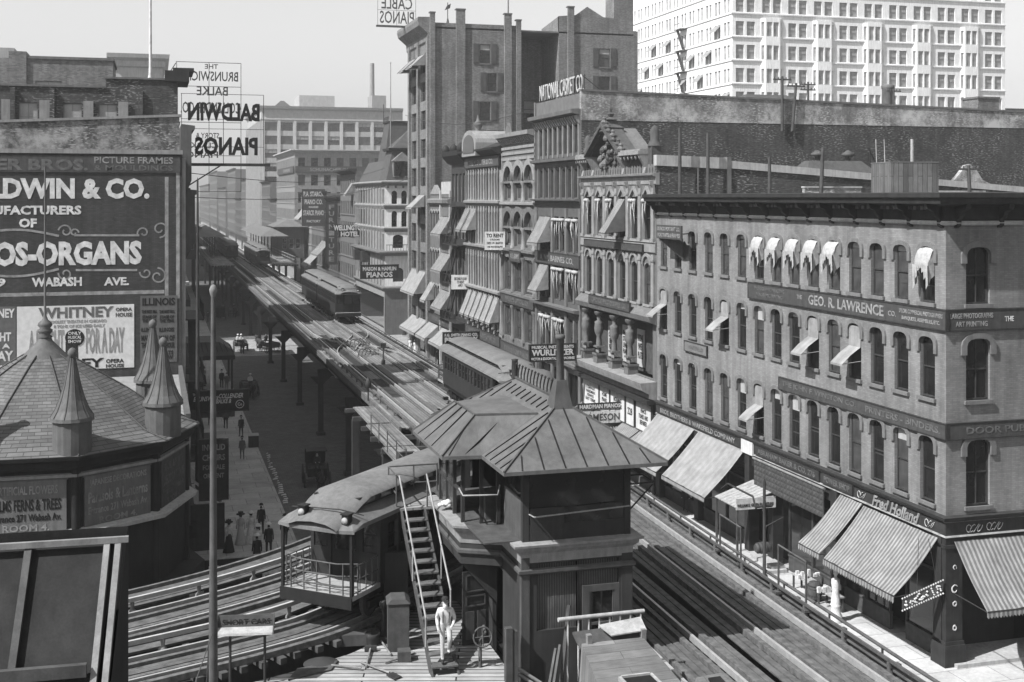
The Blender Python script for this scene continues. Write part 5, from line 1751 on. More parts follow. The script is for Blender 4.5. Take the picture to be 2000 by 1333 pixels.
fr.bar((8.7, 2.97, 31.8), (13.2, 2.97, 31.8), .06).tube([(8.7, 3, 31), (8.7, 3, 34)], .08, 5)
fr.build('cresting', M['slate'], H)
bl = MB(T3)
for k in range(20):
    bl.bar((.1 + .4 * k, -.95, 11.85), (.1 + .4 * k, -.95, 12.7), .05)
bl.bar((0, -.95, 12.7), (8, -.95, 12.7), .08)
bl.build('balcony_rail', M['iron'], H)
for x in (6, 13):
    MB().box(x - .9, x + .9, -1.2, 0, 9.6, 11.2).build('bay', M['cornice_d'], H)
ws_ = thing('hotel_sign', 'white edged letters WELLINGTON HOTEL on an open frame over the street', 'sign', (29.9, 195.0, 14.1))
lettering(ws_, 'WELLINGTON', 5.0, .85, (0, 0, .48), M['white'], bold=.04, depth=.06)
lettering(ws_, 'HOTEL', 2.9, .8, (.1, 0, -.5), M['white'], bold=.04, depth=.06)
MB().box(-2.7, 2.7, .08, .14, .0, .96).box(-1.7, 1.9, .08, .14, -.98, 0).bar((2.6, .1, .9), (3.4, .1, .9), .08).build('frame', M['black'], ws_)
slope_awning('small pale flag shaped awning at the top floor of the house past the hotel', (XF - .05, 203.5, 0), WEST, 2.2, 21.8, 19.8, 1.3, 'canvas', .2)


def plain_house(name, label, Yfar, Yn, z, mat, fl, pitch=2.2, ww=1.1, D=24, corn='cornice_d', over=.8, face=WEST, xf=XF, south=0, blindp=.3, simple=False, T=None, first=5.2, awn=0):
    """an ordinary street front: rows of windows, a cornice, shop glass; south>0 adds a side wall with that many columns"""
    W = Yfar - Yn
    t_ = thing(name, label, 'building', (xf, Yfar if face == WEST else Yn, 0), face)
    n = max(2, int(W / pitch))
    fh = (z - 1.2 - first) / fl
    ops, so = [], []
    for f in range(fl):
        za = first + .9 + f * fh
        for k in range(n):
            x = W * (k + .5) / n
            ops.append((x - ww / 2, x + ww / 2, za, za + fh * .62))
        for k in range(south):
            x = 1.6 + k * 3.0
            so.append((x - .8, x + .8, za, za + fh * .62))
    b_ = MB()
    wall_panel(b_, 0, W, first, z, ops)
    quads_box(b_, W, D, -.1, z - .3, right=not south)
    b_.build('wall', mat, t_)
    TT_ = Matrix.Translation((W, 0, 0)) @ Matrix.Rotation(R(90), 4, 'Z')
    if south:
        b_ = MB(TT_)
        wall_panel(b_, 0, D, -.1, z, so)
        b_.build('side_wall', mat, t_)
    for i, o in enumerate(ops):
        window(t_, o[0], o[1], o[2], o[3], .2, 'frame', fw=.07, pane='dark' if Yn > 280 else None, blind=rnd.choice([.3, .5, .7]) if rnd.random() < blindp else 0)
    for o in so:
        window(t_, o[0], o[1], o[2], o[3], .2, 'frame', fw=.07, T=TT_)
    MB().box(0, W, .3, .4, -.1, first - .5).build('shop_window', M['glass'], t_)
    MB().box(0, W, -.15, .02, first - .5, first).build('fascia', M['signboard'], t_)
    path_ = [(0, 0), (W, 0)] + ([(W, D)] if south else [])
    MB().sweep(path_, [(.02, z - .7), (.15, z - .6), (over * .6, z - .25), (over, z - .15), (over, z + .1), (-.2, z + .15), (-.2, z - .7)]).build('cornice', M[corn], t_)
    for f in range(fl):
        za = first + .9 + f * fh
        MB().box(0, W, -.14, .02, za - .25, za - .08).build('sill_course', mat, t_)
    return t_


H1 = plain_house('house', 'dark corniced house with tall windows next past the pale hotel', 216.0, 199.05, 24.0, M['stone_g'], 5, 1.9, 1.2, over=1.3)
H2 = plain_house('house', 'dark house behind the vertical FURNITURE sign', 235.0, 216.05, 19.5, M['iron_f'], 4, 2.0, 1.3)
H3 = plain_house('house', 'grey house behind the STARCK piano sign board', 257.0, 235.05, 20.5, M['stone_g'], 4, 2.1, 1.2)
H4 = plain_house('house', 'pale house between the piano sign and the station house', 276.0, 257.05, 20.5, M['stone_l'], 4, 2.2, 1.2)
slope_awning('white awning on the third floor of the pale house by the station', (XF - .05, 270, 0), WEST, 9, 17.5, 14.8, 2.2, 'canvas', .2)
slope_awning('pale striped awning low on the front behind the FURNITURE sign', (XF - .05, 240, 0), WEST, 10, 11.0, 8.6, 2.2, 'canvas_s', .3)
slope_awning('white awning over the pavement by the station', (XF - .05, 258, 0), WEST, 10, 7.5, 5.5, 2.2, 'canvas', .3)
slope_awning('white awning by the back of the stopped train', (XF - .05, 205, 0), WEST, 7, 5.5, 3.8, 2.2, 'canvas', .3)
cross_sign('tall grey board lettered P A STARCK PIANO CO far up the avenue', 27.2, 31.5, 236, 14.0, 20.9, [('P.A. STARCK', 3.8, .95, 2.6), ('PIANO CO.', 3.4, .95, 1.1), ('MAKERS', 1.8, .4, .1), ('STARCK PIANO', 3.9, 1.0, -1.0), ('FACTORY', 2.6, .5, -2.6)], mat='sign_grey', lmat='cream')
vs_ = cross_sign('tall narrow vertical sign spelling FURNITURE beside the hotel letters', 29.2, 31.2, 217.5, 7.6, 18.6, [(c, .95, .85, 4.6 - 1.15 * k) for k, c in enumerate('FURNITURE')], mat='signboard', lmat='grey_letter')

# ---------------------------------------------------------------- beyond the next crossing
M['stone_f'] = plain('hazed stone', .36, .46, 1, .8)  # far tones lightened: part of the distance haze is in the colour
M['stone_fl'] = plain('paler hazed stone', .46, .56, 1, .8)
M['stone_fd'] = plain('hazed brick', .24, .32, 1, .8)
H5 = plain_house('arched_block', 'large pale corner block with wide upper windows beyond the station', 333.0, 289.0, 30.5, M['stone_l'], 6, 2.4, 1.3, D=30, south=9, over=1.0, corn='stone_f')
loc_sign('dark sign band high on the large pale corner block', 333, 6, 43.8, 25.2, 26.6, [('SCHUMACHER PIANOS', 16, .8, 0, 4, 'grey_letter')], out=.3)
board_sign('sign_board', 'dark sign band high on the side wall of the large pale corner block', (XF + 9.0, 288.75, 25.9), 0, 17.6, 1.4, mat='sign_grey', rows=[('SCHUMACHER PIANO', 11, .8, 0)], lmat='grey_letter')
for k, (ya, yb, z, mt, f, lab) in enumerate(((352, 333.1, 19, 'stone_f', 4, 'low grey house after the large pale corner block'), (379.5, 352.1, 24, 'stone_fd', 5, 'brick house just before the long hazy block'),
                                           (470, 440, 26, 'stone_f', 6, 'hazy grey house beyond the long pale block'), (505, 470.1, 19, 'stone_fd', 4, 'low hazy brick house far up the avenue'), (560, 505.1, 31, 'stone_f', 6, 'tall hazy house far up the avenue'),
                                           (640, 575, 24, 'stone_fd', 5, 'faint brick row far up the avenue'), (740, 655, 33, 'stone_f', 6, 'faint tall block far up the avenue'), (900, 745, 27, 'stone_f', 5, 'faintest block at the far end of the avenue'))):
    plain_house('house', lab, ya, yb, z, M['stone_g' if mt == 'stone_f' else 'stone_g' if k % 3 else 'iron_f'], f, 4.0 if ya > 400 else 3.0, 2.0 if ya > 400 else 1.5, D=26, south=4 if k in (0,) else 0)
# long hazy block: pilasters between wide windows
HB = thing('hazy_block', 'long pale block with pilasters and wide windows rising through the haze', 'building', (XF, 439, 0), WEST)
W = 59.0
T4 = Matrix.Translation((W, 0, 0)) @ Matrix.Rotation(R(90), 4, 'Z')
fo, so = [], []
for f in range(9):
    za = 6.5 + f * 4.15
    for k in range(9):
        so.append((.9 + 4.78 * k, 4.6 + 4.78 * k, za, za + 2.6))
    for k in range(12):
        fo.append((1.9 + 4.85 * k, 3.6 + 4.85 * k, za, za + 2.6))
b = MB()
wall_panel(b, 0, W, -.1, 46.5, fo)
quads_box(b, W, 43.5, -.1, 46, right=False)
b.build('wall', M['stone_l'], HB)
b = MB(T4)
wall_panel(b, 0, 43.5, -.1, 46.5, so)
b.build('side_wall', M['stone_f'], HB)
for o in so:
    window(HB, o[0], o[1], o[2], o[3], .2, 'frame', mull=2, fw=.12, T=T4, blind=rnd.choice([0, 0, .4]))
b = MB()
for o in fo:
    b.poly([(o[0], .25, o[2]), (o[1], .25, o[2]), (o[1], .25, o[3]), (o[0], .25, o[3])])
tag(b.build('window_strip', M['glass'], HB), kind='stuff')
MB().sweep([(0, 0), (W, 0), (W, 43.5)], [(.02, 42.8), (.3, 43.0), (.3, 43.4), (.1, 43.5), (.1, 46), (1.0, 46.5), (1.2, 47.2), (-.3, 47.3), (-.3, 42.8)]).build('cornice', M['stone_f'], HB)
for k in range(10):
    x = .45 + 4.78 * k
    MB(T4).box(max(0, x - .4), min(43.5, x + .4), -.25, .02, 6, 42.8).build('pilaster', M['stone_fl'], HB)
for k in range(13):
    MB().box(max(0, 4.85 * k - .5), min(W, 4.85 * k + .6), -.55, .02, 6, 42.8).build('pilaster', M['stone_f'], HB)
MB(T4).box(12, 23, 6, 20, 46, 51.2).build('penthouse', M['stone_f'], HB)
MB(T4).box(34.5, 39, 4, 12, 46, 51.5).lathe([(.8, 51.5), (.7, 62)], 8, (35.2, 8, 0)).build('chimney', M['stone_fd'], HB)
MB(T4).hexa([(4, 6, 47.2), (10, 6, 47.2), (10, 12, 47.2), (4, 12, 47.2)], [(6.5, 8.5, 49.5), (7.5, 8.5, 49.5), (7.5, 9.5, 49.5), (6.5, 9.5, 49.5)]).build('roof_light', M['slate'], HB)

# ================================================================ the white office block
M['glass3'] = glass('bright sky glass', .24, .3)  # pale base colour stands in for the sky mirrored in the panes
M['terra'] = plain('white glazed terracotta', .82, .92, .6, .5, grain=8)
WB = thing('white_office_block', 'huge white terracotta office block with paired windows and bays', 'building', (91.76, 233.5, 0), WEST)
W = 48.8
T5 = Matrix.Translation((W, 0, 0)) @ Matrix.Rotation(R(90), 4, 'Z')
LEN = 53.2
pitch = LEN / 11
tops = [56.4, 52.5, 48.6, 44.72, 40.83, 36.94]
so, wo, bays = [], [], []
for z in tops:
    for k in range(11):
        x = pitch * (k + .5)
        if k % 2 == 0 or z > 50:
            so += [(x - 1.75, x - .25, z - 2.35, z), (x + .25, x + 1.75, z - 2.35, z)]
b = MB(T5)
wall_panel(b, 0, LEN, -.1, 66, so, rev=.35)
b.build('side_wall', M['terra'], WB)
for z in tops:
    for k in range(14):
        x = 1.9 + 3.45 * k
        wo += [(x - 1.15, x - .2, z - 2.35, z), (x + .2, x + 1.15, z - 2.35, z)]
b = MB()
wall_panel(b, 0, W, -.1, 66, wo, rev=.35)
quads_box(b, W, LEN, -.1, 66, right=False)
b.build('wall', M['terra'], WB)
for o in [q for q in so if 38 < q[3] < 54]:
    window(WB, o[0], o[1], o[2], o[3], .2, 'frame_l', fw=.09, T=T5, blind=rnd.choice([0, 0, .3, .5, .2]), pane='glass3')
rest = MB(T5)
for o in [q for q in so if not 38 < q[3] < 54]:
    rest.box(o[0], o[1], .2, .25, o[2], o[3])
rest.M = Matrix.Identity(4)
for o in wo:
    rest.box(o[0], o[1], .2, .25, o[2], o[3])
tag(rest.build('far_windows', M['glass3'], WB), kind='stuff')
for k in range(1, 11, 2):
    x = pitch * (k + .5)
    pr = [(x - 2.1, 0), (x - 1.35, -.42), (x + 1.35, -.42), (x + 2.1, 0)]
    m = MB(T5)
    m.prism_z([(a, c + .02) for a, c in pr], 20, 36.94 - 2.35)
    for z in tops[2:]:
        m.prism_z([(a, c) for a, c in pr], z, z + 1.5 if z < 48 else z + .6)
        for (xa, ya), (xb, yb), s in ((pr[0], pr[1], .18), (pr[1], pr[2], .12), (pr[2], pr[3], .18)):
            for f in ((0, s), (1 - s, 1)) if s > .15 else ((0, .09), (.455, .545), (.91, 1)):
                p0 = (xa + (xb - xa) * f[0], ya + (yb - ya) * f[0])
                p1 = (xa + (xb - xa) * f[1], ya + (yb - ya) * f[1])
                m.hexa([(p0[0], p0[1], z - 2.36), (p1[0], p1[1], z - 2.36), (p1[0], p1[1] + .3, z - 2.36), (p0[0], p0[1] + .3, z - 2.36)],
                       [(p0[0], p0[1], z), (p1[0], p1[1], z), (p1[0], p1[1] + .3, z), (p0[0], p0[1] + .3, z)])
    bay = m.build('bay', M['terra'], WB)
    for z in tops[2:]:
        q = MB(T5)
        q.poly([(x - 1.95, .1, z - 2.35), (x - 1.3, -.25, z - 2.35), (x - 1.3, -.25, z), (x - 1.95, .1, z)])
        q.poly([(x - 1.3, -.25, z - 2.35), (x + 1.3, -.25, z - 2.35), (x + 1.3, -.25, z), (x - 1.3, -.25, z)])
        q.poly([(x + 1.3, -.25, z - 2.35), (x + 1.95, .1, z - 2.35), (x + 1.95, .1, z), (x + 1.3, -.25, z)])
        q.build('bay_window', M['glass3'], bay)
for z in tops:
    MB().sweep([(0, 0), (W, 0), (W, LEN)], [(.0, z - 2.75), (.18, z - 2.7), (.2, z - 2.5), (.0, z - 2.45)]).build('sill_course', M['terra'], WB)
for k in range(16):
    z = tops[2 + k % 4]
    x = 1.9 + 3.45 * ((k * 5) % 14)
    MB().prism_x([(-.0, z - .1), (-1.1, z - 1.3), (-1.0, z - 1.3), (0, z - .3)], x - 1.2, x + 1.2).build('window_awning', M['canvas'], WB)
for z in tops[1:]:
    b = MB()
    b.box(28, 31, -1.3, 0, z - 2.9, z - 2.8).bar((28, -1.25, z - 1.9), (31, -1.25, z - 1.9), .08).bar((28.3, -.7, z - 2.9), (30.8, -.7, z - 6.6), .5, .1)
    b.build('fire_escape', M['iron'], WB)
rb = thing('brick_block', 'low sunlit brick block beside the white office block', 'building', (152, 200, 0))
MB().box(0, 30, 0, 20, -.1, 36).build('wall', M['brick_t'], rb)
MB().box(-.3, 30, -.3, 20, 36, 36.5).build('coping', M['stone_g'], rb)

# ---------------------------------------------------------------- roof clutter above the big party wall
M['tank'] = boards('tank staves', .2, .3, .2, 4, 'z')
hr = thing('roof_lantern', 'broad low hipped roof standing above the whitewashed party wall', 'roof light', (59.5, 112, 25.6))
MB().hexa([(-4.4, -3, 2.6), (4.4, -3, 2.6), (4.4, 3, 2.6), (-4.4, 3, 2.6)], [(-2.4, -.3, 4.2), (2.0, -.3, 4.2), (2.0, .3, 4.2), (-2.4, .3, 4.2)]).box(-4.5, 4.5, -3.1, 3.1, 2.1, 2.6).build('roof', M['slate'], hr)
MB().box(-3.8, 3.8, -2.6, 2.6, -.5, 2.1).build('wall', M['brick_t'], hr)
tk = thing('roof_chimney', 'round pale chimney stack on the roof by the white office block', 'chimney', (73.5, 112, 25.5))
MB().lathe([(.65, 0), (.6, 5.2), (.68, 5.3), (.68, 5.6), (.5, 5.7)], 12).build('stack', M['stone_g'], tk)
tk = thing('roof_tank', 'square brick shaft on the roof, next to a small pointed cowl', 'shaft', (84.8, 112, 25.3))
MB().box(-1.3, 1.3, -1.3, 1.3, 0, 4.6).build('wall', M['brick_t'], tk)
MB().box(-1.4, 1.4, -1.4, 1.4, 4.6, 4.8).build('cap', M['stone_g'], tk)
tk = thing('roof_cowl', 'small pointed metal cowl on the roof beside the square brick shaft', 'cowl', (81.3, 112, 25.5))
MB().lathe([(1.1, .5), (.9, 1.0), (.3, 2.2), (.08, 3.0), (.02, 4.2)], 8).box(-.8, .8, -.8, .8, 0, .6).build('cone', M['slate'], tk)


def wire_pole(x, y, z, h, arms, label, lean=0.0, pale=False, mat=None, grp='telephone poles on the roofs'):
    p_ = thing('telephone_pole', label, 'pole', (x, y, z), 0, grp)
    MB().tube([(0, 0, -.2), (lean, 0, h)], [.13, .1], 6).build('shaft', mat or (M['wood_l'] if pale else M['wood_d']), p_)
    for k in range(arms):
        zz = h - .25 - .5 * k
        m = MB().box(lean - .8, lean + .8, -.05, .05, zz - .06, zz + .06)
        for s in (-.7, -.35, .35, .7):
            m.lathe([(.05, zz + .06), (.05, zz + .2), (.0, zz + .22)], 5, (lean + s, 0, 0))
        m.build('cross_arm', mat or M['wood_d'], p_)


wire_pole(XF + 1.4, 73.9, 19.6, 4.4, 0, 'tall bare pole against the stepped party wall, by the ornate gable')
wire_pole(XF + 3.4, 73.9, 19.6, 4.1, 0, 'tall bare pole against the party wall, just before its step')
wire_pole(XF + 7.2, 72.6, 19.5, 2.6, 0, 'shorter of two poles standing together before the roof hut')
wire_pole(XF + 7.4, 66.5, 19.5, 3.0, 0, 'taller of two poles standing together before the roof hut', .15)
wire_pole(XF + 13.8, 66.5, 19.5, 3.6, 0, 'pale white post just behind the roof hut', pale=True)
wire_pole(XF + 18.0, 66.5, 19.5, 2.0, 1, 'short pole with one cross arm on the low roof past the hut', -.1)
wire_pole(XF + 23.2, 66.5, 19.5, 1.9, 0, 'short stout pole on the low roof near the stepped gable', -.05)
wire_pole(48.6, 88.9, 25.0, 4.2, 1, 'pole with cross arm rising from the whitewashed party wall top')
wire_pole(49.5, 88.9, 25.0, 3.7, 1, 'leaning pole with cross arm on the whitewashed party wall top', .35)
wire_pole(59.0, 103, 25.3, 5.0, 2, 'pole with cross arms before the broad low hipped roof')
wire_pole(68.2, 103, 25.3, 4.6, 1, 'pole with cross arm left of the round pale chimney stack')
wb = thing('wall_bracket', 'pair of iron stay brackets on the dark party wall', 'bracket', (54.0, 88.9, 21.5))
for x in (0, 2.4):
    MB().bar((x, 0, 1.8), (x, -.4, 1.8), .1).bar((x, -.35, 1.9), (x + .1, -.3, 0), .08).bar((x, -.3, 1.8), (x + 1.6, -.1, -.5), .06).build('stay', M['iron'], wb)

# ================================================================ houses on the west side (their shade falls on the avenue)
EAST = R(90)
for ya, yb, z, f, mt, lab in ((86.0, 91.9, 20.0, 4, 'brick_t', 'narrow west side brick house next past the painted piano wall'), (92.0, 103.9, 19.0, 4, 'brick_t', 'west side brick house carrying the tall open wire sign'), (104.0, 119.9, 20.0, 4, 'stone_g', 'west side stone house in the middle of the block'),
                              (120.0, 139.9, 26.5, 5, 'stone_g', 'taller west side house shading the tracks'), (140.0, 154.6, 17.5, 3, 'brick_t', 'low west side corner house at the crossing'),
                              (173.2, 205.0, 22.0, 5, 'stone_g', 'west side house past the crossing'), (205.1, 250, 27.0, 6, 'brick_t', 'tall west side house past the crossing, by the station'), (250.1, 276, 24.0, 5, 'stone_g', 'west side house behind the station'),
                              (292, 420, 27, 6, 'brick_t', 'long west side row beyond the station')):
    plain_house('house', lab, yb if False else yb, ya, z, M[mt], f, 3.0, 1.5, D=24, face=EAST, xf=XW)
for k, (p, q) in enumerate((((2.0, 79.0, 21.0), (31.2, 171.0, 23.5)), ((2.0, 90.0, 19.5), (31.2, 150.0, 22.0)), ((31.0, 100.6, 26.9), (31.0, 155.2, 30.0)))):
    w_ = thing('overhead_wire', ['long thin wire crossing the avenue from the BALDWIN sign to the hotel', 'thin wire crossing the avenue to the brick tower front', 'thin wire from the casket roof letters to the brick tower'][k], 'wire', (0, 0, 0))
    P, Q = Vector(p), Vector(q)
    MB().tube([tuple(P.lerp(Q, f / 8) - Vector((0, 0, 1.2 * math.sin(math.pi * f / 8)))) for f in range(9)], .025, 4).build('wire', M['iron'], w_)
# ================================================================ west side: the painted wall, posters, letter signs
def sx_(u, Y):
    return Y * math.tan(math.atan((u - 1000) / F) + YAW)


def sz_(u, v, Y):
    X = sx_(u, Y)
    return HC - (v - 385) * (X * SA + Y * CA) / F


YB = 75.0
M['brick_s'] = brick('painted sign wall brick', .042, .062, .035, speck=0)
M['brick_o'] = brick('old brick with whitewash', .06, .1, .07, old=.3, speck=.3)
BB = thing('piano_building', 'brick building whose blank side wall is painted with a huge piano and organ advertisement', 'building', (XW, YB, 0))
MB().box(-34, 0, 0, 10.9, -.1, 22.0).build('wall', M['brick_s'], BB)
MB().box(-34, .05, -.12, .3, 22.0, 22.25).build('coping', M['stone_l'], BB)
MB().hexa([(-34, 2.0, 21.5), (-.1, 2.0, 21.5), (-.1, 2.5, 21.5), (-34, 2.5, 21.5)], [(-34, 2.0, 22.6), (-.1, 2.0, 24.35), (-.1, 2.5, 24.35), (-34, 2.5, 22.6)]).build('upper_parapet', M['brick_o'], BB)
MB().hexa([(-34, 1.9, 22.6), (0, 1.9, 24.35), (0, 2.6, 24.35), (-34, 2.6, 22.6)], [(-34, 1.9, 22.75), (0, 1.9, 24.5), (0, 2.6, 24.5), (-34, 2.6, 22.75)]).build('parapet_coping', M['stone_l'], BB)
wn = [(-.0 + x - .55, x + .55, 23.6, 25.4) for x in (-4.4, -6.5, -9.1, -11.3, -13.7)]
b = MB()
wall_panel(b, -34, -.1, 20, 26.4, wn, y=7)
b.box(-34, -.1, 7.3, 10.9, 20, 26.4)
b.build('rear_wall', M['brick_d'], BB)
b = MB()
b.box(-4.5, -.1, 7.0, 10.9, 26.4, 27.0)
b.build('rear_parapet', M['brick_d'], BB)
MB().box(-34, 0, 6.9, 11, 26.98, 27.08).build('rear_coping', M['stone_g'], BB) if 0 else None
MB().box(-34, -4.5, 6.9, 11, 26.4, 26.52).build('rear_coping', M['stone_g'], BB)
MB().box(-4.55, 0, 6.9, 11, 27.0, 27.12).build('rear_coping', M['stone_g'], BB)
for o in wn:
    window(BB, o[0], o[1], o[2], o[3], 7.15, 'frame_l', fw=.07, blind=.75, mull=1)
    MB().box(o[1] + .1, o[1] + .7, 6.86, 6.97, o[2] - .15, o[3] + .15).build('shutter', M['stone_l'], BB)
for x in (-2.4, -7.7, -10.0, -12.4):
    MB().box(x - .14, x + .14, 6.8, 7.0, 22, 26.3).build('pilaster', M['brick_d'], BB)
MB().box(-.9, .6, 6.6, 11, 26.9, 27.6).box(-.4, .9, 6.8, 11, 27.6, 27.8).build('cornice', M['cornice_d'], BB)
# street front: pilaster, bays, fascias
MB().box(0, .22, .1, .9, -.1, 21.8).build('front_pilaster', M['stone_l'], BB)
for z0_, z1_, d in ((20.5, 23.5, .6), (16.8, 19.6, .8)):
    MB().prism_y([(0, z0_ - 1.6), (d * .5, z0_ - .8), (d, z0_), (d, z1_), (d + .2, z1_ + .1), (d + .2, z1_ + .3), (0, z1_ + .4)], 1.6, 9).build('bay', M['iron_f'], BB)
for z in (5, 9, 13):
    MB().box(0, .5, .2, 10.8, z, z + .4).build('fascia', M['cornice_d'], BB)
q = MB()
for k in range(4):
    for z in (6, 10, 14):
        q.box(.01, .06, 1.2 + k * 2.5, 2.9 + k * 2.5, z, z + 2.4)
q.build('front_windows', M['glass'], BB)
q = MB()
q.box(.3, 2.2, 1.0, 9.5, 3.6, 3.75).box(.25, .3, 1, 9.5, 3.6, 4.4)
q.build('shop_canopy', M['wood_d'], BB)
wx = lambda u: sx_(u, YB) - XW
wz = lambda u, v: sz_(u, v, YB)


def wall_text(text, u0, u1, v0, v1, mat='cream', bold=.04, out=.012, par=None, **k):
    x0, x1 = wx(u0), wx(u1)
    um, vm = (u0 + u1) / 2, (v0 + v1) / 2
    z0, z1 = wz(um, v1), wz(um, v0)
    return lettering(par or BB, text, x1 - x0, z1 - z0, ((x0 + x1) / 2, -out, (z0 + z1) / 2), M[mat], bold=bold, **k)


MB().box(wx(-330), wx(352), -.06, 0, wz(180, 337), wz(180, 305)).build('painted_band', M['sign_grey'], BB)
wall_text('SADLER BROS.', -118, 172, 310, 333, 'dim_letter', .035, .065)
wall_text('PICTURE FRAMES', 184, 338, 307, 320, 'grey_letter', .02, .065)
wall_text('& MOULDINGS', 184, 338, 323, 334, 'dim_letter', .02, .065)
wall_text('BALDWIN & CO.', -84, 292, 348, 389, 'cream', .045)
wall_text('MANUFACTURERS', -78, 159, 402, 420, 'cream', .04)
wall_text('OF', 37, 72, 427, 445, 'cream', .045)
wall_text('PIANOS-ORGANS', -128, 277, 472, 520, 'cream', .05)
wall_text('257-259', -95, 11, 545, 561, 'cream', .04)
wall_text('WABASH', 62, 160, 542, 560, 'cream', .04)
wall_text('AVE.', 203, 252, 542, 558, 'cream', .04)
for q_ in ((322, 329, 346, 578), (344, 351, 335, 584)):
    MB().box(wx(q_[0]), wx(q_[1]), -.012, 0, wz(325, q_[3]), wz(325, q_[2])).build('painted_border', M['grey_letter'], BB)
MB().box(wx(-300), wx(321), -.012, 0, wz(160, 577), wz(160, 570)).build('painted_border', M['grey_letter'], BB)


def scroll(u, v, r, turns, a0, s=1):
    pts = []
    for k in range(18):
        f = k / 17
        a = a0 + s * turns * 2 * math.pi * f
        rr = r * (1 - .75 * f)
        pts.append((wx(u) + rr * math.cos(a), -.01, wz(u, v) + rr * math.sin(a)))
    m = MB()
    for i in range(len(pts) - 1):
        m.bar(pts[i], pts[i + 1], .09, .02, up=(0, 1, 0))
    m.build('painted_scroll', M['grey_letter'], BB)


for u, v, r, t, a, s in ((128, 452, .4, 1.1, 3, -1), (145, 455, .25, 1, 0, 1), (280, 455, .35, 1, 3.5, -1), (312, 448, .5, 1.2, 4.7, 1), (128, 535, .4, 1.1, 3, 1), (285, 533, .35, 1, 3, 1), (308, 540, .5, 1.2, 1.6, -1)):
    scroll(u, v, r, t, a, s)
for (ua, va, ub, vb) in ((145, 460, 272, 460), (148, 528, 268, 528)):
    MB().bar((wx(ua), -.01, wz(ua, va)), (wx(ub), -.01, wz(ub, vb)), .02, .12).build('painted_line', M['grey_letter'], BB)
for sgn, v in ((1, 462), (-1, 527)):
    m = MB()
    pts = [(wx(-60 + 175 * k / 14), -.01, wz(40, v) + sgn * .38 * math.sin(math.pi * k / 14)) for k in range(15)]
    for i in range(14):
        m.bar(pts[i], pts[i + 1], .02, .13)
    m.build('painted_line', M['grey_letter'], BB)

# posters pasted low on the wall
M['paper'] = plain('poster paper', .46, .6, 3, .9, streak=False)
M['paper_g'] = plain('grey poster paper', .08, .12, 3, .9, streak=False)


def poster(label, u0, u1, v0, v1, mat, rows, extra=None):
    um, vm = (u0 + u1) / 2, (v0 + v1) / 2
    x0, x1, z0, z1 = wx(u0), wx(u1), wz(um, v1), wz(um, v0)
    t_ = thing('poster', label, 'poster', (XW + (x0 + x1) / 2, YB - .03, (z0 + z1) / 2), 0, 'posters on the painted wall')
    MB().box((x0 - x1) / 2, (x1 - x0) / 2, 0, .03, (z0 - z1) / 2, (z1 - z0) / 2).build('sheet', M[mat], t_)
    for tx, a, b_, c, d, m_ in rows:
        xa, xb = wx(a), wx(b_)
        za, zb = wz((a + b_) / 2, d), wz((a + b_) / 2, c)
        lettering(t_, tx, xb - xa, zb - za, ((xa + xb) / 2 - (x0 + x1) / 2, -.004, (za + zb) / 2 - (z0 + z1) / 2), M[m_], bold=.035)
    if extra:
        for sh, m_ in extra:
            MB().prism_y([(wx(u) - (x0 + x1) / 2, wz(u, v) - (z0 + z1) / 2) for u, v in sh], -.003 - .001 * len(sh), 0).build('printed_shape', M[m_], t_)
    return t_


poster('big pale theatre poster headed WHITNEY OPERA HOUSE', 33, 262, 597, 722, 'paper',
       [('WHITNEY', 75, 222, 600, 621, 'dim_letter'), ('OPERA', 226, 258, 601, 608, 'sign_grey'), ('HOUSE', 226, 258, 611, 619, 'sign_grey'), ('COOLEST THEATRE IN CHICAGO', 95, 208, 625, 631, 'grey_letter'), ('8 TONS OF ICE USED DAILY', 105, 205, 634, 640, 'grey_letter'),
        ('A KNIGHT', 56, 125, 645, 692, 'grey_letter'), ('FOR A DAY', 168, 243, 640, 690, 'grey_letter'), ('EY', 160, 203, 700, 718, 'black'), ('OPERA', 207, 242, 701, 709, 'black'), ('HOUSE', 207, 242, 711, 718, 'black')],
       [([(146 + 19 * math.cos(a), 660 + 17 * math.sin(a)) for a in [k * math.pi / 9 for k in range(18)]], 'black'), ([(128, 668), (152, 660), (153, 700), (128, 700)], 'suit')])
for q, (tx, v0, v1) in enumerate((('ONLY', 648, 654), ('MUSICAL', 656, 662), ('SHOW', 664, 670))):
    wall_text(tx, 133, 159, v0, v1, 'cream', .02, .06)
poster('narrow grey theatre poster with big white letters, farther along from the WHITNEY one', -60, 31, 600, 735, 'paper_g',
       [('WHITNEY', -50, 29, 604, 622, 'cream'), ('A NIGHT', -48, 22, 650, 668, 'cream'), ('FOR A', -40, 20, 672, 682, 'cream'), ('DAY', -20, 26, 686, 706, 'cream'), ('OPERA HOUSE', -50, 26, 714, 728, 'cream')])
poster('dark double poster board headed ILLINOIS at the street end of the painted wall', 274, 346, 578, 708, 'paper_g',
       [('ILLINOIS', 278, 342, 582, 597, 'black'), ('THE BEST BILL', 277, 307, 606, 612, 'black'), ('THE BEST BILL', 311, 341, 606, 612, 'black'), ('STAGE OF\nTHE YEAR', 278, 306, 616, 630, 'black'), ('STAGE OF\nTHE YEAR', 312, 340, 616, 630, 'black'), ('ILLINOIS', 276, 305, 640, 648, 'black'), ('ILLINOIS', 311, 340, 640, 648, 'black'),
        ('MAN OF', 276, 306, 655, 666, 'black'), ('MAN OF', 311, 341, 655, 666, 'black'), ('THE HOUR', 276, 307, 669, 680, 'black'), ('THE HOUR', 311, 341, 669, 680, 'black'), ('SEATS\nNOW', 280, 304, 685, 702, 'black'), ('SEATS\nNOW', 314, 338, 685, 702, 'black')])

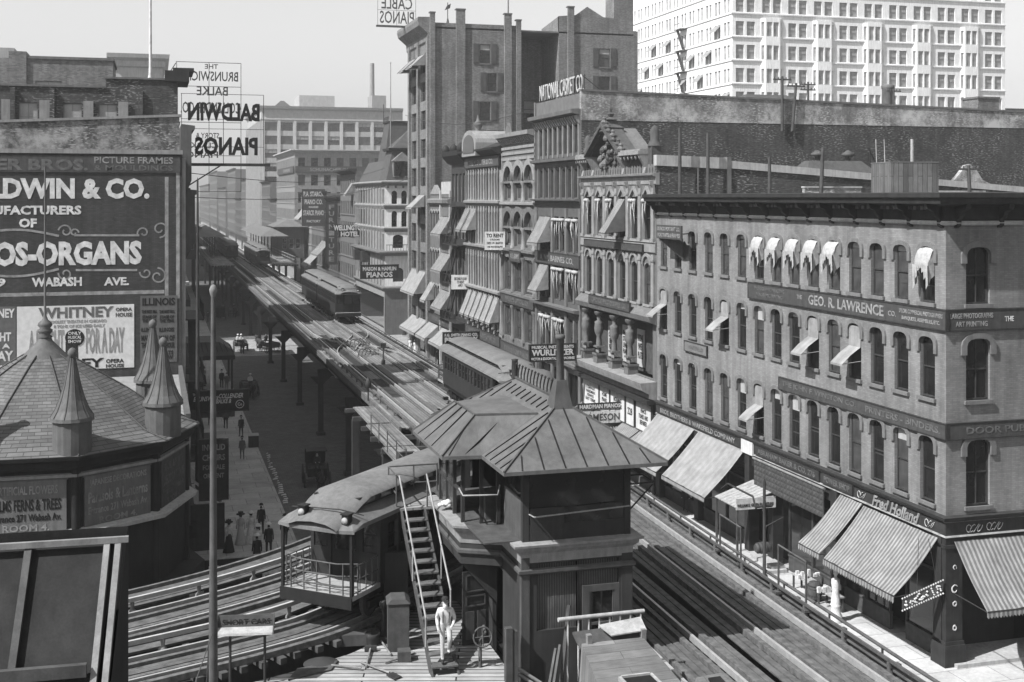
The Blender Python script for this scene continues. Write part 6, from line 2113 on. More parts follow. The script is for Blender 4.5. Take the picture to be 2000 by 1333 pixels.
# open letter signs seen from behind
ls = thing('letter_sign', 'large open wire sign BALDWIN PIANOS seen from behind, standing out over the pavement', 'sign', (XW, 78.0, 21.5))
cx = lambda u: sx_(u, 78.0) - XW
cz = lambda u, v: sz_(u, v, 78.0) - 21.5
lettering(ls, 'BALDWIN', cx(507) - cx(367), cz(437, 202) - cz(437, 237), ((cx(507) + cx(367)) / 2, 0, (cz(437, 202) + cz(437, 237)) / 2), M['black'], mirror=True, bold=.04, depth=.08)
lettering(ls, 'PIANOS', cx(503) - cx(380), cz(437, 268) - cz(437, 304), ((cx(503) + cx(380)) / 2, 0, (cz(437, 268) + cz(437, 304)) / 2), M['black'], mirror=True, bold=.04, depth=.08)
b = MB()
b.box(-.1, 5.4, -.08, .1, -.1, .08)
for z in (1.1, 2.2, 2.8, 4.35):
    b.bar((0, .06, z), (5.0, .06, z), .03)
for x in (.05, 2.55, 5.0):
    b.bar((x, .06, 0), (x, .06, 4.35), .035)
b.bar((0, .06, -1.6), (2.4, .06, -.05), .08)
b.build('frame', M['iron'], ls)
ls = thing('letter_sign', 'tall open wire sign THE BRUNSWICK BALKE COLLENDER CO seen from behind, over the roofs', 'sign', (XW, 95.0, 19.9))
cx = lambda u: sx_(u, 95.0) - XW
cz = lambda u, v: sz_(u, v, 95.0) - 19.9
for tx, a, b_, c, d in (('THE', 400, 426, 126, 135), ('BRUNSWICK', 362, 465, 140, 159), ('BALKE', 384, 445, 169, 187), ('COLLENDER CO.', 353, 470, 200, 222), ('STORY &', 382, 428, 260, 271), ('CLARK', 372, 424, 279, 290), ('PIANO', 362, 426, 296, 309)):
    lettering(ls, tx, cx(b_) - cx(a), cz(415, c) - cz(415, d), ((cx(b_) + cx(a)) / 2, 0, (cz(415, c) + cz(415, d)) / 2), M['sign_grey'], mirror=True, bold=.015, depth=.06)
b = MB()
for z in (.0, 2.7, 5.2, 7.9, 9.7):
    b.bar((0, .06, z), (4.75, .06, z), .04)
for x in (.05, 2.4, 4.75):
    b.bar((x, .06, .0), (x, .06, 9.7), .04)
b.bar((0, .06, .1), (-3.5, .2, .2), .08).bar((0, .06, 5), (-5, 2, .1), .05).bar((0, .06, 9.6), (-6, 2, .1), .05)
b.build('frame', M['iron'], ls)
fp = thing('roof_flagpole', 'tall pale flagpole behind the painted wall building roof line', 'flagpole', (-.2, 84.0, 27.0))
MB().lathe([(.25, 0), (.12, .5), (.1, 1), (.05, 12)], 8).build('pole', M['cream'], fp)
fm = thing('street_mast', 'tall thin dark mast on the pavement at the corner of the painted wall', 'mast', (2.35, 70.5, 0))
MB().lathe([(.16, 0), (.14, 3), (.1, 12), (.05, 20.4), (0, 20.6)], 8).build('shaft', M['iron'], fm)
fm2 = thing('fire_escape', 'dark iron fire escape stair on the street front of the painted wall building', 'fire escape', (XW + .25, 77.0, 0))
b = MB()
for z in (4.4, 8.2, 12.0):
    b.box(0, 1.1, .0, 6.0, z, z + .08)
    for k in range(11):
        b.bar((1.08, .1 + .58 * k, z), (1.08, .1 + .58 * k, z + 1), .035)
    b.bar((1.08, 0, z + 1), (1.08, 6, z + 1), .05)
    b.bar((.5, .8, z), (.5, 5, z + 3.8), .5, .12) if z < 12 else None
b.build('flights', M['iron'], fm2)

# low roofed shop between the pavilion and the painted wall
LB = thing('low_shop', 'low flat roofed shop between the round pavilion and the painted wall', 'building', (XW, 58.0, 0))
MB().box(-24, -.2, 0, 16.8, -.1, 8.9).build('wall', M['brick_d'], LB)
MB().box(-24, -.2, 0, 16.9, 8.9, 9.05).build('roof', M['stone_l'], LB)
MB().box(-.2, .02, 0, 16.8, 4.0, 9.6).build('front_parapet', M['iron_f'], LB)
MB().box(-.2, -.1, .5, 16.4, .4, 4.0).build('shop_window', M['glass'], LB)
MB().box(-.2, .3, 0, 16.8, 3.9, 4.5).build('fascia', M['cornice_d'], LB)

# signs over the west pavement
s_ = cross_sign('black edged sign lettered BRUNSWICK BALKE COLLENDER CO over the shaded pavement', 2.15, 5.75, 79.6, 6.0, 7.25,
                [], bold=.02)
lettering(s_, 'BRUNSWICK', 1.6, .3, (-.75, -.004, .17), M['cream'], shear=.3)
lettering(s_, 'BALKE &', .95, .28, (.3, -.004, -.02), M['cream'], shear=.3)
lettering(s_, 'COLLENDER', 1.5, .3, (.75, -.004, .3), M['cream'], shear=.3)
lettering(s_, 'THE', .3, .16, (-1.45, -.004, .45), M['cream'])
m = MB()
for k in range(16):
    a, c = 2 * math.pi * k / 16, 2 * math.pi * (k + 1) / 16
    m.bar((1.3 + .25 * math.cos(a), -.01, -.25 + .25 * math.sin(a)), (1.3 + .25 * math.cos(c), -.01, -.25 + .25 * math.sin(c)), .04, .02, up=(0, 1, 0))
m.build('ring', M['cream'], s_)
lettering(s_, 'Co', .28, .2, (1.3, -.004, -.25), M['cream'])
MB().box(-1.7, 1.0, .1, .5, -1.05, -.72).build('lamp_box', M['wood_d'], s_)
MB().bar((-1.8, .05, .6), (-2.4, .05, .6), .06).bar((-1.8, .05, -.6), (-2.4, .05, -.6), .06).build('bracket', M['iron'], s_)
cross_sign('dark upright sign lettered INVALID CHAIRS FOR SALE OR RENT by the pavilion', 2.2, 3.5, 62.3, 4.6, 7.5, [('INVALID', 1.1, .3, 1.1), ('CHAIRS', 1.1, .3, .6), ('FOR SALE', 1.05, .24, .12), ('OR RENT', 1.0, .24, -.3)], mat='signboard', lmat='grey_letter')
cross_sign('low framed sign lettered BOTANICAL under the edge of the elevated curve', 2.1, 4.6, 55.0, 2.3, 3.7, [('BOTANICAL DRUGS', 2.1, .26, .3), ('WHOLESALE', 1.2, .2, -.1)], mat='black', frame='wood_l')
cross_sign('dark hanging board on the pavilion side of the pavement beside the flagpole', 1.65, 3.1, 58.6, 3.2, 5.2, [], mat='signboard')
for k, (y, lab) in enumerate(((66.5, 'dark shop awning by the upright INVALID CHAIRS sign'), (71.5, 'dark shop awning between the hanging black sign and the tall mast'))):
    slope_awning(lab, (XW + .05, y - 2, 0), EAST, 4.0, 4.2, 2.9, 1.8, 'rag' if k > 5 else 'canvas_g', .25, group='dark awnings on the shaded pavement')
mq = thing('marquee', 'broad dark glazed marquee over the shaded pavement', 'marquee', (XW, 130.0, 0))
MB().prism_y([(0, 3.3), (6.2, 3.3), (6.2, 3.9), (4.8, 4.9), (0, 4.9)], -3, 3).build('roof', M['stone_g'], mq)
for k in range(13):
    MB().bar((.3 + k * .48, -3.03, 3.9), (.3 + k * .44, -3.03, 4.85), .06).build('glazing_bar', M['iron'], mq)
MB().box(0, 6.3, -3.15, 3.15, 3.1, 3.5).build('fascia', M['cornice_d'], mq)
for x in (6.0,):
    for y in (-2.8, 2.8):
        MB().box(x - .1, x + .1, y - .1, y + .1, 0, 3.1).build('post', M['iron'], mq)

# ================================================================ the round pavilion with turrets
def ring_slates(name, a, b_, rr):
    m, t, b = newmat(name)
    tc = t.nodes.new('ShaderNodeTexCoord')
    sp = t.nodes.new('ShaderNodeSeparateXYZ')
    t.links.new(tc.outputs['Object'], sp.inputs[0])
    at = t.nodes.new('ShaderNodeMath')
    at.operation = 'ARCTAN2'
    t.links.new(sp.outputs['Y'], at.inputs[0])
    t.links.new(sp.outputs['X'], at.inputs[1])
    mu = t.nodes.new('ShaderNodeMath')
    mu.operation = 'MULTIPLY'
    mu.inputs[1].default_value = rr
    t.links.new(at.outputs[0], mu.inputs[0])
    cb = t.nodes.new('ShaderNodeCombineXYZ')
    t.links.new(mu.outputs[0], cb.inputs['X'])
    t.links.new(sp.outputs['Z'], cb.inputs['Y'])
    bt = t.nodes.new('ShaderNodeTexBrick')
    for k, v in (('Color1', g(a)), ('Color2', g(b_)), ('Mortar', g(a * .45)), ('Scale', 1.0), ('Brick Width', .42), ('Row Height', .105), ('Mortar Size', .009), ('Bias', 0.0)):
        bt.inputs[k].default_value = v
    t.links.new(cb.outputs[0], bt.inputs['Vector'])
    c = mix(t, 'MULTIPLY', 1.0, bt.outputs['Color'], ramp(t, noise(t, tc.outputs['Object'], .9, 6), [(.3, .75), (.7, 1.1)]))
    t.links.new(c, b.inputs['Base Color'])
    b.inputs['Roughness'].default_value = .65
    bump(t, b, bt.outputs['Fac'], .4, -.015)
    return m


M['ringslate'] = ring_slates('roof slates in rings', .085, .13, 4.0)
M['lead'] = plain('lead roof metal', .085, .125, 2, .6)
M['pav'] = plain('dark pavilion paint', .016, .028, 1.5, .7)
PV = thing('pavilion', 'many sided corner pavilion with slated cone roof, tall finial and painted sign panels', 'building', (-4.24, 53.3, 0))
A0 = R(-74.4)


def ngon(r, n=10, a0=None):
    a0 = A0 if a0 is None else a0
    return [(r * math.cos(a0 + 2 * math.pi * k / n), r * math.sin(a0 + 2 * math.pi * k / n)) for k in range(n)]


MB().lathe([(5.55, -.1), (5.55, 9.6)], 10, a0=A0, smooth=False).build('wall', M['pav'], PV)
MB().lathe([(6.05, 10.02), (5.0, 10.35), (3.2, 11.6), (1.4, 12.75), (.75, 13.1)], 10, a0=A0, smooth=False).build('roof', M['ringslate'], PV)
MB().lathe([(5.5, 9.5), (5.75, 9.5), (5.85, 9.6), (5.85, 9.85), (6.1, 9.9), (6.12, 10.03), (5.0, 10.05)], 10, a0=A0, smooth=False).build('eaves', M['pav'], PV)
MB().lathe([(5.5, 6.95), (5.95, 7.05), (6.0, 7.2), (5.5, 7.3)], 10, a0=A0, smooth=False).build('ledge', M['stone_w'], PV)
MB().lathe([(5.5, 9.15), (5.68, 9.2), (5.68, 9.3), (5.5, 9.35)], 10, a0=A0, smooth=False).build('moulding', M['stone_l'], PV)
for k in range(10):
    a = A0 + 2 * math.pi * k / 10
    c, s = math.cos(a), math.sin(a)
    P = [(6.05, 10.06), (5.0, 10.39), (3.2, 11.64), (1.4, 12.79), (.78, 13.14)]
    MB().tube([(r * c, r * s, z) for r, z in P], .03, 5).build('hip_rib', M['slate'], PV)
MB().lathe([(.95, 12.95), (.78, 13.15), (.3, 13.65), (.26, 13.75)], 16).build('roof_cap', M['lead'], PV)
MB().lathe([(.2, 13.7), (.24, 13.74), (.3, 13.82), (.2, 13.9), (.27, 14.0), (.3, 14.1), (.2, 14.16), (.29, 14.28), (.26, 14.38), (.12, 14.5), (.05, 14.7), (.045, 17), (.03, 20.6), (0, 20.8)], 12).build('finial', M['lead'], PV)
for (x, y) in ((1.35, -5.1), (4.6, -2.5), (4.2, 1.9), (-2.7, -4.6)):
    zb = 10.3 + max(0, (5.2 - math.hypot(x, y))) * .5
    tr = MB(Matrix.Translation((x, y, 0)))
    tr.lathe([(.69, zb - .3), (.69, zb + 1.0)], 16, smooth=False)
    tur = tr.build('turret', M['lead'], PV)
    sp_ = MB(Matrix.Translation((x, y, 0)))
    pf = [(.79, zb + .95), (.77, zb + 1.08), (.6, zb + 1.35), (.44, zb + 1.75), (.3, zb + 2.25), (.19, zb + 2.8), (.1, zb + 3.25)]
    sp_.lathe(pf, 16, smooth=False)
    cap = sp_.build('spire', M['lead'], tur)
    for k in range(10):
        a = 2 * math.pi * k / 10
        MB(Matrix.Translation((x, y, 0))).tube([(r * math.cos(a), r * math.sin(a), z + .01) for r, z in pf[1:]], .018, 4).build('rib', M['slate'], tur)
    MB(Matrix.Translation((x, y, 0))).lathe([(.06, zb + 3.2), (.1, zb + 3.26), (.17, zb + 3.38), (.16, zb + 3.5), (.08, zb + 3.6), (0, zb + 3.63)], 10).build('ball', M['lead'], tur)
rsd = 5.55
texts = {9: [('ARTIFICIAL FLOWERS', .82, .32, .62), ('PALMS FERNS & TREES', .9, .42, .08), ('Entrance 271 Wabash Av.', .9, .26, -.38), ('ROOM 4.', .6, .25, -.75)],
         0: [('JAPANESE DECORATIONS', .9, .3, .66), ('Parasols & Lanterns', .94, .42, .14), ('Entrance 271 Wabash Av.', .94, .28, -.34), ('ROOM 4.', .6, .24, -.75)],
         1: [('STORE & HOUSE', .8, .3, .62), ('DECORATIONS', .86, .38, .1), ('Entrance 271 Wabash Av.', .9, .26, -.34), ('ROOM 4.', .55, .24, -.75)]}
for k in range(10):
    a = A0 + 2 * math.pi * (k + .5) / 10
    ap = rsd * math.cos(math.pi / 10)
    wd = 2 * rsd * math.sin(math.pi / 10)
    Tm = Matrix.Translation((ap * math.cos(a), ap * math.sin(a), 8.2)) @ Matrix.Rotation(a + math.pi / 2, 4, 'Z')
    if k in texts:
        pn = MB(Tm).box(-wd / 2 + .32, wd / 2 - .32, -.08, .02, -.98, .92).build('sign_panel', M['stone_g'] if k != 1 else M['sign_grey'], PV)
        for tx, fw_, hh, zz in texts[k]:
            lettering(pn, tx, (wd - .75) * fw_, hh, (0, -.085, zz - .02), M['grey_letter' if k != 1 else 'dim_letter'] if (zz > .5 or zz < -.6 or k == 1) else M['black' if k == 9 else 'grey_letter'], M4=Tm, bold=.02)
        MB(Tm).box(-wd / 2 + .27, wd / 2 - .27, -.06, .0, -1.03, -.98).box(-wd / 2 + .27, wd / 2 - .27, -.06, .0, .92, .97).build('panel_frame', M['stone_g'], PV)
    MB(Matrix.Translation((0, 0, 0))).box(0, 0, 0, 0, 0, 0) if 0 else None
    c, s = math.cos(A0 + 2 * math.pi * k / 10), math.sin(A0 + 2 * math.pi * k / 10)
    MB().lathe([(.18, -.1), (.18, 9.5)], 6, (5.5 * c, 5.5 * s, 0)).build('corner_post', M['pav'], PV)
MB().lathe([(5.6, 3.6), (6.3, 3.8), (6.3, 4.3), (5.6, 4.4)], 10, a0=A0, smooth=False).build('lower_ledge', M['pav'], PV)

# ================================================================ far roofs above the painted wall
for nm, lab, cat, x, y, bx_ in (
    ('brick_block', 'dark brick block with two small windows behind the painted wall building', 'building', 0, 110, None),):
    pass
RB = thing('rear_brick_block', 'stepped dark brick block with pale windows above the painted wall building', 'building', (-22.9, 96.0, 0))
rw = [(4.0, 5.2, 25.6, 27.2), (8.3, 9.5, 25.6, 27.2), (14.6, 16.4, 26.0, 28.0), (0.3, 1.6, 25.4, 27.0)]
b = MB()
wall_panel(b, -14, 20.0, -.1, 28.0, rw)
quads_box(b, 20.0, 7, -.1, 28.0)
b.poly([(-14, 0, 0), (-14, 7, 0), (-14, 7, 28), (-14, 0, 28)])
b.box(10.0, 20.0, .0, 7, 28.0, 29.6).box(5.5, 7.3, 0, 3, 28, 29.6).box(12.8, 14.0, -.15, 3, 22, 30.1)
b.build('wall', M['brick_t'], RB)
for o in rw:
    window(RB, o[0], o[1], o[2], o[3], .12, 'frame_l', fw=.08, blind=.8, mull=1)
MB().box(14.0, 20.1, -.1, 7, 29.6, 29.8).box(-14, 5.4, -.1, 7, 28, 28.15).build('coping', M['stone_g'], RB)
FB = thing('distant_block', 'hazy corniced office block showing above the stepped brick block', 'building', (-6.6, 190, 0))
so = [(.7 + 1.9 * k, 1.8 + 1.9 * k, z, z + 1.7) for k in range(4) for z in (30.5, 34.3)]
b = MB()
wall_panel(b, 0, 7.9, -.1, 40.3, so)
quads_box(b, 7.9, 20, -.1, 40)
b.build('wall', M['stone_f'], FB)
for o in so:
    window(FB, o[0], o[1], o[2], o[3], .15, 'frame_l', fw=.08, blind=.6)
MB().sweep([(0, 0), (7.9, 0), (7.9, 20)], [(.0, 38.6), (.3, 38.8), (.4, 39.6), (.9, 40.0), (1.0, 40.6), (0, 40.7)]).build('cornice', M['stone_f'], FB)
FB = thing('distant_tower_block', 'faint stepped office block with roof tanks far behind the painted wall', 'building', (-45, 215, 0))
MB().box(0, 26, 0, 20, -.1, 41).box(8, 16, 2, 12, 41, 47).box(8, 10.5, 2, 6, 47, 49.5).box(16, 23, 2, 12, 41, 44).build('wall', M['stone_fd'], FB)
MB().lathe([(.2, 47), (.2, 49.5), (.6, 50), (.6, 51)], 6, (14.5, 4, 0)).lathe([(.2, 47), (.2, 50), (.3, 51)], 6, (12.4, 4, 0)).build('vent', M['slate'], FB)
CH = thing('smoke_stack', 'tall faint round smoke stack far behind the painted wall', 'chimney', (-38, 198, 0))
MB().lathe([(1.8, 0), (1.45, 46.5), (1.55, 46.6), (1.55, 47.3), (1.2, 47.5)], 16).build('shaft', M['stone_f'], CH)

# ================================================================ back of a billboard near the lens, and the roof it stands on
NR = thing('near_roof', 'dark flat roof under the billboard back in the lower corner', 'building', (0, 0, 0))
MB().box(-14, 3.0, -3, 11.9, -.2, 13.9).build('wall', M['brick_d'], NR)
MB().box(-14, -.2, 11.9, 14.6, -.2, 13.6).build('wall', M['brick_d'], NR)
BL = thing('billboard', 'back of a big timber framed billboard with cross battens and pale edge boards', 'billboard', (-.27, 13.6, 13.6), R(-3))
M['bcloth'] = plain('billboard backing', .022, .036, 1.2, .9)
Ht = 2.32
dn = 2.0                                                   # the foot of the frame stands nearer than its head
MB().hexa([(-9, -dn, 0), (-.3, -dn, 0), (-.3, -dn + .04, 0), (-9, -dn + .04, 0)], [(-9, -.1, Ht), (-.1, -.1, Ht), (-.1, -.06, Ht), (-9, -.06, Ht)]).build('sheet', M['bcloth'], BL)
MB().poly([(0, .2, -.1), (0, .2, Ht + .05), (0, -.1, Ht), (-.15, -dn, 0), (-.15, -dn, -.1)]).poly([(-9, .2, -.1), (0, .2, -.1), (0, .2, Ht + .05), (-9, .2, Ht + .05)]).build('side_board', M['bcloth'], BL)
y_at = lambda z: -.14 - (dn - .1) * (1 - z / Ht)
for x in (-.18, -.07):
    MB().bar((x - .12, -dn - .03, -.1), (x, -.16, Ht), .06, .08).build('edge_board', M['wood'], BL)
MB().bar((-9, -.2, Ht + .02), (.03, -.2, Ht + .02), .05, .06).build('top_rail', M['wood'], BL)
for z in (.55, 1.32):
    MB().bar((-9, y_at(z) - .08, z), (-.3, y_at(z) - .08, z), .07, .12).build('batten', M['wood_d'], BL)
for k in range(12):
    x = -.95 - .62 * k
    MB().bar((x - .1, y_at(0) - .02, 0), (x, y_at(Ht) - .02, Ht), .07, .05).build('stud', M['wood_d'], BL)
MB().bar((-.35, -dn - .3, .85), (-1.6, -dn - .6, .0), .1, .1).bar((-1.6, -dn - .1, .75), (-1.2, -dn - .1, 0), .1, .1).build('brace', M['wood_d'], BL)
# ================================================================ signal cabin on the junction
M['cab'] = plain('cabin wall paint', .032, .05, 1.2, .75)
M['cab_l'] = plain('cabin trim paint', .06, .09, 2, .75)
M['cab_b'] = striped('beaded cabin boarding', .1, .05, .035, 'X', .75)
M['cab_by'] = striped('beaded cabin boarding on the side', .1, .065, .035, 'Y', .75)
M['seam'] = plain('standing seam roof metal', .085, .13, 1.2, .55, .0)
M['sill_l'] = plain('lead covered sill', .2, .28, 3, .6)
TW = thing('signal_cabin', 'dark two storey signal cabin with seamed hip roof and projecting bay at the junction of the tracks', 'signal cabin', (9.5, 31.6, 6.6))
TW['label'] = 'dark two storey signal cabin with seamed hip roof standing at the track junction'
# local: x east from its west wall, y north from its south wall, z above the deck
TWW, TWD = 3.15, 6.6


def wall_box(mb, x0, x1, y0, y1, z0, z1, t=.12):
    mb.box(x0, x1, y0, y0 + t, z0, z1).box(x0, x1, y1 - t, y1, z0, z1).box(x0, x0 + t, y0 + t, y1 - t, z0, z1).box(x1 - t, x1, y0 + t, y1 - t, z0, z1)


# lower storey: south face with the recessed boarding and its window, west face with the doorway under the bay
b = MB()
so = [(.42, 1.55, 1.55, 3.0), (1.55, 2.75, 2.3, 3.0), (1.85, 2.75, -.2, 2.12)]
wall_panel(b, 0, TWW, -2.6, 3.3, [(.42, 1.56, 1.2, 3.0), (1.56, 2.78, .0, 3.0)], rev=.1)
b.build('south_wall', M['cab'], TW)
MB().box(.42, 2.78, .1, .14, .0, 3.0).build('boarding', M['cab_b'], TW)
MB().box(1.72, 1.92, .0, .1, -.1, 2.3).box(2.66, 2.78, .0, .1, -.1, 2.3).box(1.92, 2.66, .0, .1, 2.12, 2.3).build('window_casing', M['cab_l'], TW)
wn = MB().box(1.92, 1.98, .02, .09, -.1, 2.12).box(2.6, 2.66, .02, .09, -.1, 2.12).box(1.98, 2.6, .02, .09, 1.2, 1.27).box(1.98, 2.6, .02, .09, .42, .5).build('window', M['cab_l'], TW)
MB().poly([(1.98, .06, .0), (2.6, .06, .0), (2.6, .06, 2.12), (1.98, .06, 2.12)]).build('pane', M['glass'], wn)
MB().box(1.56, 1.6, .02, .1, .0, 3.0).box(1.6, 2.78, .02, .1, 2.98, 3.02).build('bead', M['wood_l'], TW) if 0 else None
TWs = Matrix.Rotation(R(-90), 4, 'Z')                         # local x -> -y: west face read from north to south
b = MB()
b.box(-.0, .12, .1, 1.9, -2.6, 3.3).box(0, .12, 1.9, 3.0, 2.3, 3.3).box(0, .12, 3.0, TWD, -2.6, 3.3)
b.build('west_wall', M['cab'], TW)
MB().box(.12, TWW, TWD - .12, TWD, -2.6, 3.3).box(TWW - .12, TWW, .12, TWD - .12, -2.6, 3.3).build('rear_wall', M['cab'], TW)
MB().box(-.03, .2, -.04, .14, -2.6, 3.2).build('corner_board', M['cab_l'], TW)
MB().box(TWW - .3, TWW + .02, -.025, .1, -2.6, 3.25).build('corner_board', M['cab'], TW)
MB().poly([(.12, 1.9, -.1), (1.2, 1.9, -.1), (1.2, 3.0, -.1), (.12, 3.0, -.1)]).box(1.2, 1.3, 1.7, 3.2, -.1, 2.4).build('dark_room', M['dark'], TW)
# projecting bay on brackets
bay = [(-.02, 1.85), (-1.1, 2.45), (-1.1, 5.4), (-.02, 5.4)]
b = MB().prism_z(bay, 2.45, 3.55)
b.build('bay_base', M['cab'], TW)
b = MB().prism_y([(-1.08, 2.45), (-.0, 2.45), (.0, 1.2)], 2.5, 2.7)
b.build('bay_bracket', M['cab'], TW)
MB().prism_y([(-1.08, 2.45), (-.0, 2.45), (.0, 1.2)], 5.1, 5.3).build('bay_bracket', M['cab'], TW)
path = [(-.02, TWD), (-.02, 5.4), (-1.1, 5.4), (-1.1, 2.45), (-.02, 1.85), (-.02, 0), (TWW, 0), (TWW, TWD)]
pf = [(.02, 3.05), (.04, 3.3), (.1, 3.36), (.16, 3.42), (.16, 3.5), (.26, 3.52), (.27, 3.585), (-.12, 3.62), (-.12, 3.05)]
c = MB().sweep([(x, y) for x, y in path[::-1]], [(-o, z) for o, z in pf])
c.build('ledge', M['sill_l'], TW)
c = MB().sweep([(x, y) for x, y in path[::-1]], [(-.02, 2.72), (-.09, 2.78), (-.09, 2.86), (-.02, 2.9)])
c.build('band', M['cab_l'], TW)
# upper storey: posts, glazing, dark interior
for q in ((.02, .2, .02, .2), (TWW - .2, TWW - .02, .02, .2), (TWW - .2, TWW - .02, TWD - .2, TWD - .02), (.02, .2, TWD - .2, TWD - .02)):
    MB().box(*q, 3.6, 5.65).build('upper_post', M['cab'], TW)
for q in ((3.6, 4.05), (5.5, 5.68)):
    MB().box(.2, TWW - .2, .04, .15, *q).build('upper_rail', M['cab'], TW)
MB().box(.02, .12, .2, 1.85, 3.6, 4.75).build('lower_panel', M['cab_l'], TW)
MB().box(.02, .14, .2, 1.85, 5.5, 5.68).build('head', M['cab'], TW)
for x0_, x1_ in ((.2, .42), (.42, 1.15), (1.15, 1.9), (1.9, TWW - .2)):
    MB().box(x0_, x1_, .06, .1, 4.05, 5.5).build('dark_window', M['glass'], TW)
MB().box(.24, 1.2, .01, .04, 3.62, 4.5).build('lower_panel', M['cab'], TW)
MB().box(.05, .09, .2, 1.85, 4.75, 5.5).build('dark_window', M['glass'], TW)
MB().box(.3, TWW - .1, TWD - .1, TWD - .05, 3.6, 5.68).box(TWW - .1, TWW - .05, .3, TWD - .2, 3.6, 5.68).build('rear_upper_wall', M['cab'], TW)
b = MB()
for (x, y) in ((-1.02, 2.5), (-.12, 1.98), (-1.02, 3.5), (-1.02, 4.4), (-1.02, 5.3), (-.55, 2.2)):
    b.box(x - .05, x + .05, y - .05, y + .05, 3.6, 5.65)
b.bar((-1.02, 2.5, 4.45), (-1.02, 5.3, 4.45), .08).bar((-1.02, 2.5, 5.6), (-1.02, 5.3, 5.6), .1).bar((-1.02, 2.5, 5.6), (-.05, 1.95, 5.6), .1)
b.build('bay_frame', M['cab'], TW)
MB().poly([(-1.02, 3.5, 3.6), (-1.02, 5.3, 3.6), (-1.02, 5.3, 5.6), (-1.02, 3.5, 5.6)]).build('bay_window', M['glass2'], TW)
MB().box(-1.0, TWW - .2, .2, TWD - .2, 3.58, 3.62).build('floor', M['wood_d'], TW)
MB().box(.9, 1.3, 1.0, 5.5, 3.62, 4.7).build('lever_frame', M['black'], TW)
lv = MB()
for k in range(22):
    lv.bar((1.0, 1.2 + .19 * k, 4.7), (.85, 1.2 + .19 * k, 5.25), .03)
lv.build('levers', M['rail'], TW)
ck = MB().box(-.35, .1, 2.5, 2.9, 3.62, 4.3).box(-.3, .0, 2.55, 2.8, 4.3, 4.36)
ck.build('stool', M['wood_d'], TW)
MB().box(.5, .8, 2.6, 2.62, 4.9, 5.1).build('notice', M['white'], TW)
# guard rails across the openings
MB().tube([(.25, -.3, 4.35), (TWW - .15, -.22, 4.45)], .022, 6).tube([(.25, -.3, 4.35), (.2, .05, 4.35)], .02, 5).build('guard_rail', M['frame_l'], TW)
MB().tube([(-1.15, 2.4, 4.6), (-1.2, 1.75, 4.55), (-.25, 1.55, 4.55), (-.1, 1.85, 4.75)], .025, 6).build('guard_rail', M['frame_l'], TW)
MB().tube([(TWW + .05, 1.5, 4.6), (TWW + 1.2, 1.2, 4.7), (TWW + 1.2, 2.2, 4.7), (TWW + .05, 2.5, 4.6)], .025, 5).tube([(TWW + 1.2, 1.2, 4.7), (TWW + .02, 1.0, 3.7)], .025, 5).build('guard_rail', M['iron'], TW)
# roof: main hip with ridge along y, bay roof beside it
ze, zr = 5.72, 7.12
xa, xb, ya, yb_ = -.75, TWW + .72, -.85, TWD + 1.3
xm = (xa + xb) / 2
r0, r1 = 1.45, 5.9
roof = MB()
roof.poly([(xa, ya, ze), (xb, ya, ze), (xm, r0, zr)])
roof.poly([(xb, ya, ze), (xb, yb_, ze), (xm, r1, zr), (xm, r0, zr)])
roof.poly([(xb, yb_, ze), (xa, yb_, ze), (xm, r1, zr)])
roof.poly([(xa, yb_, ze), (xa, ya, ze), (xm, r0, zr), (xm, r1, zr)])
roof.poly([(xa, ya, ze - .1), (xb, ya, ze - .1), (xb, yb_, ze - .1), (xa, yb_, ze - .1)])
for p, q in (((xa, ya), (xb, ya)), ((xb, ya), (xb, yb_)), ((xb, yb_), (xa, yb_)), ((xa, yb_), (xa, ya))):
    roof.poly([(p[0], p[1], ze - .1), (q[0], q[1], ze - .1), (q[0], q[1], ze), (p[0], p[1], ze)])
roof.build('roof', M['seam'], TW)
slope_z = lambda x: ze + (x - xa) / (xm - xa) * (zr - ze)
e0, e1, xe = 1.55, 5.5, -1.85                                # bay eave line
xp = .95                                                     # where the bay roof deck dies into the main slope
zt = slope_z(xp)
br_ = MB()
br_.poly([(xe, e0, ze), (xa, e0 - .15, ze), (-.75, 2.2, zt - .05), ]).poly([(xe, e0, ze), (-.75, 2.2, zt - .05), (-.75, 4.6, zt - .05), (xe, e1, ze)])
br_.poly([(xe, e1, ze), (-.75, 4.6, zt - .05), (xa, e1 + .3, ze)])
br_.poly([(-.75, 2.2, zt - .05), (xp, 1.6, zt + .012), (xp, 5.2, zt + .012), (-.75, 4.6, zt - .05)])
br_.poly([(xa, e0 - .15, ze), (xp, 1.6, zt + .01), (-.75, 2.2, zt - .05)]).poly([(xa, e1 + .3, ze), (xp, 5.2, zt + .01), (-.75, 4.6, zt - .05)])
for p, q in (((xe, e0), (xa, e0 - .15)), ((xe, e1), (xe, e0)), ((xa, e1 + .3), (xe, e1))):
    br_.poly([(p[0], p[1], ze - .1), (q[0], q[1], ze - .1), (q[0], q[1], ze), (p[0], p[1], ze)])
br_.poly([(xe, e0, ze - .1), (xa, e0 - .15, ze - .1), (xa, e1 + .3, ze - .1), (xe, e1, ze - .1)])
br_.build('bay_roof', M['seam'], TW)


def seam(p, q):
    MB().bar(p, q, .022, .04).build('roof_seam', M['black'], TW)


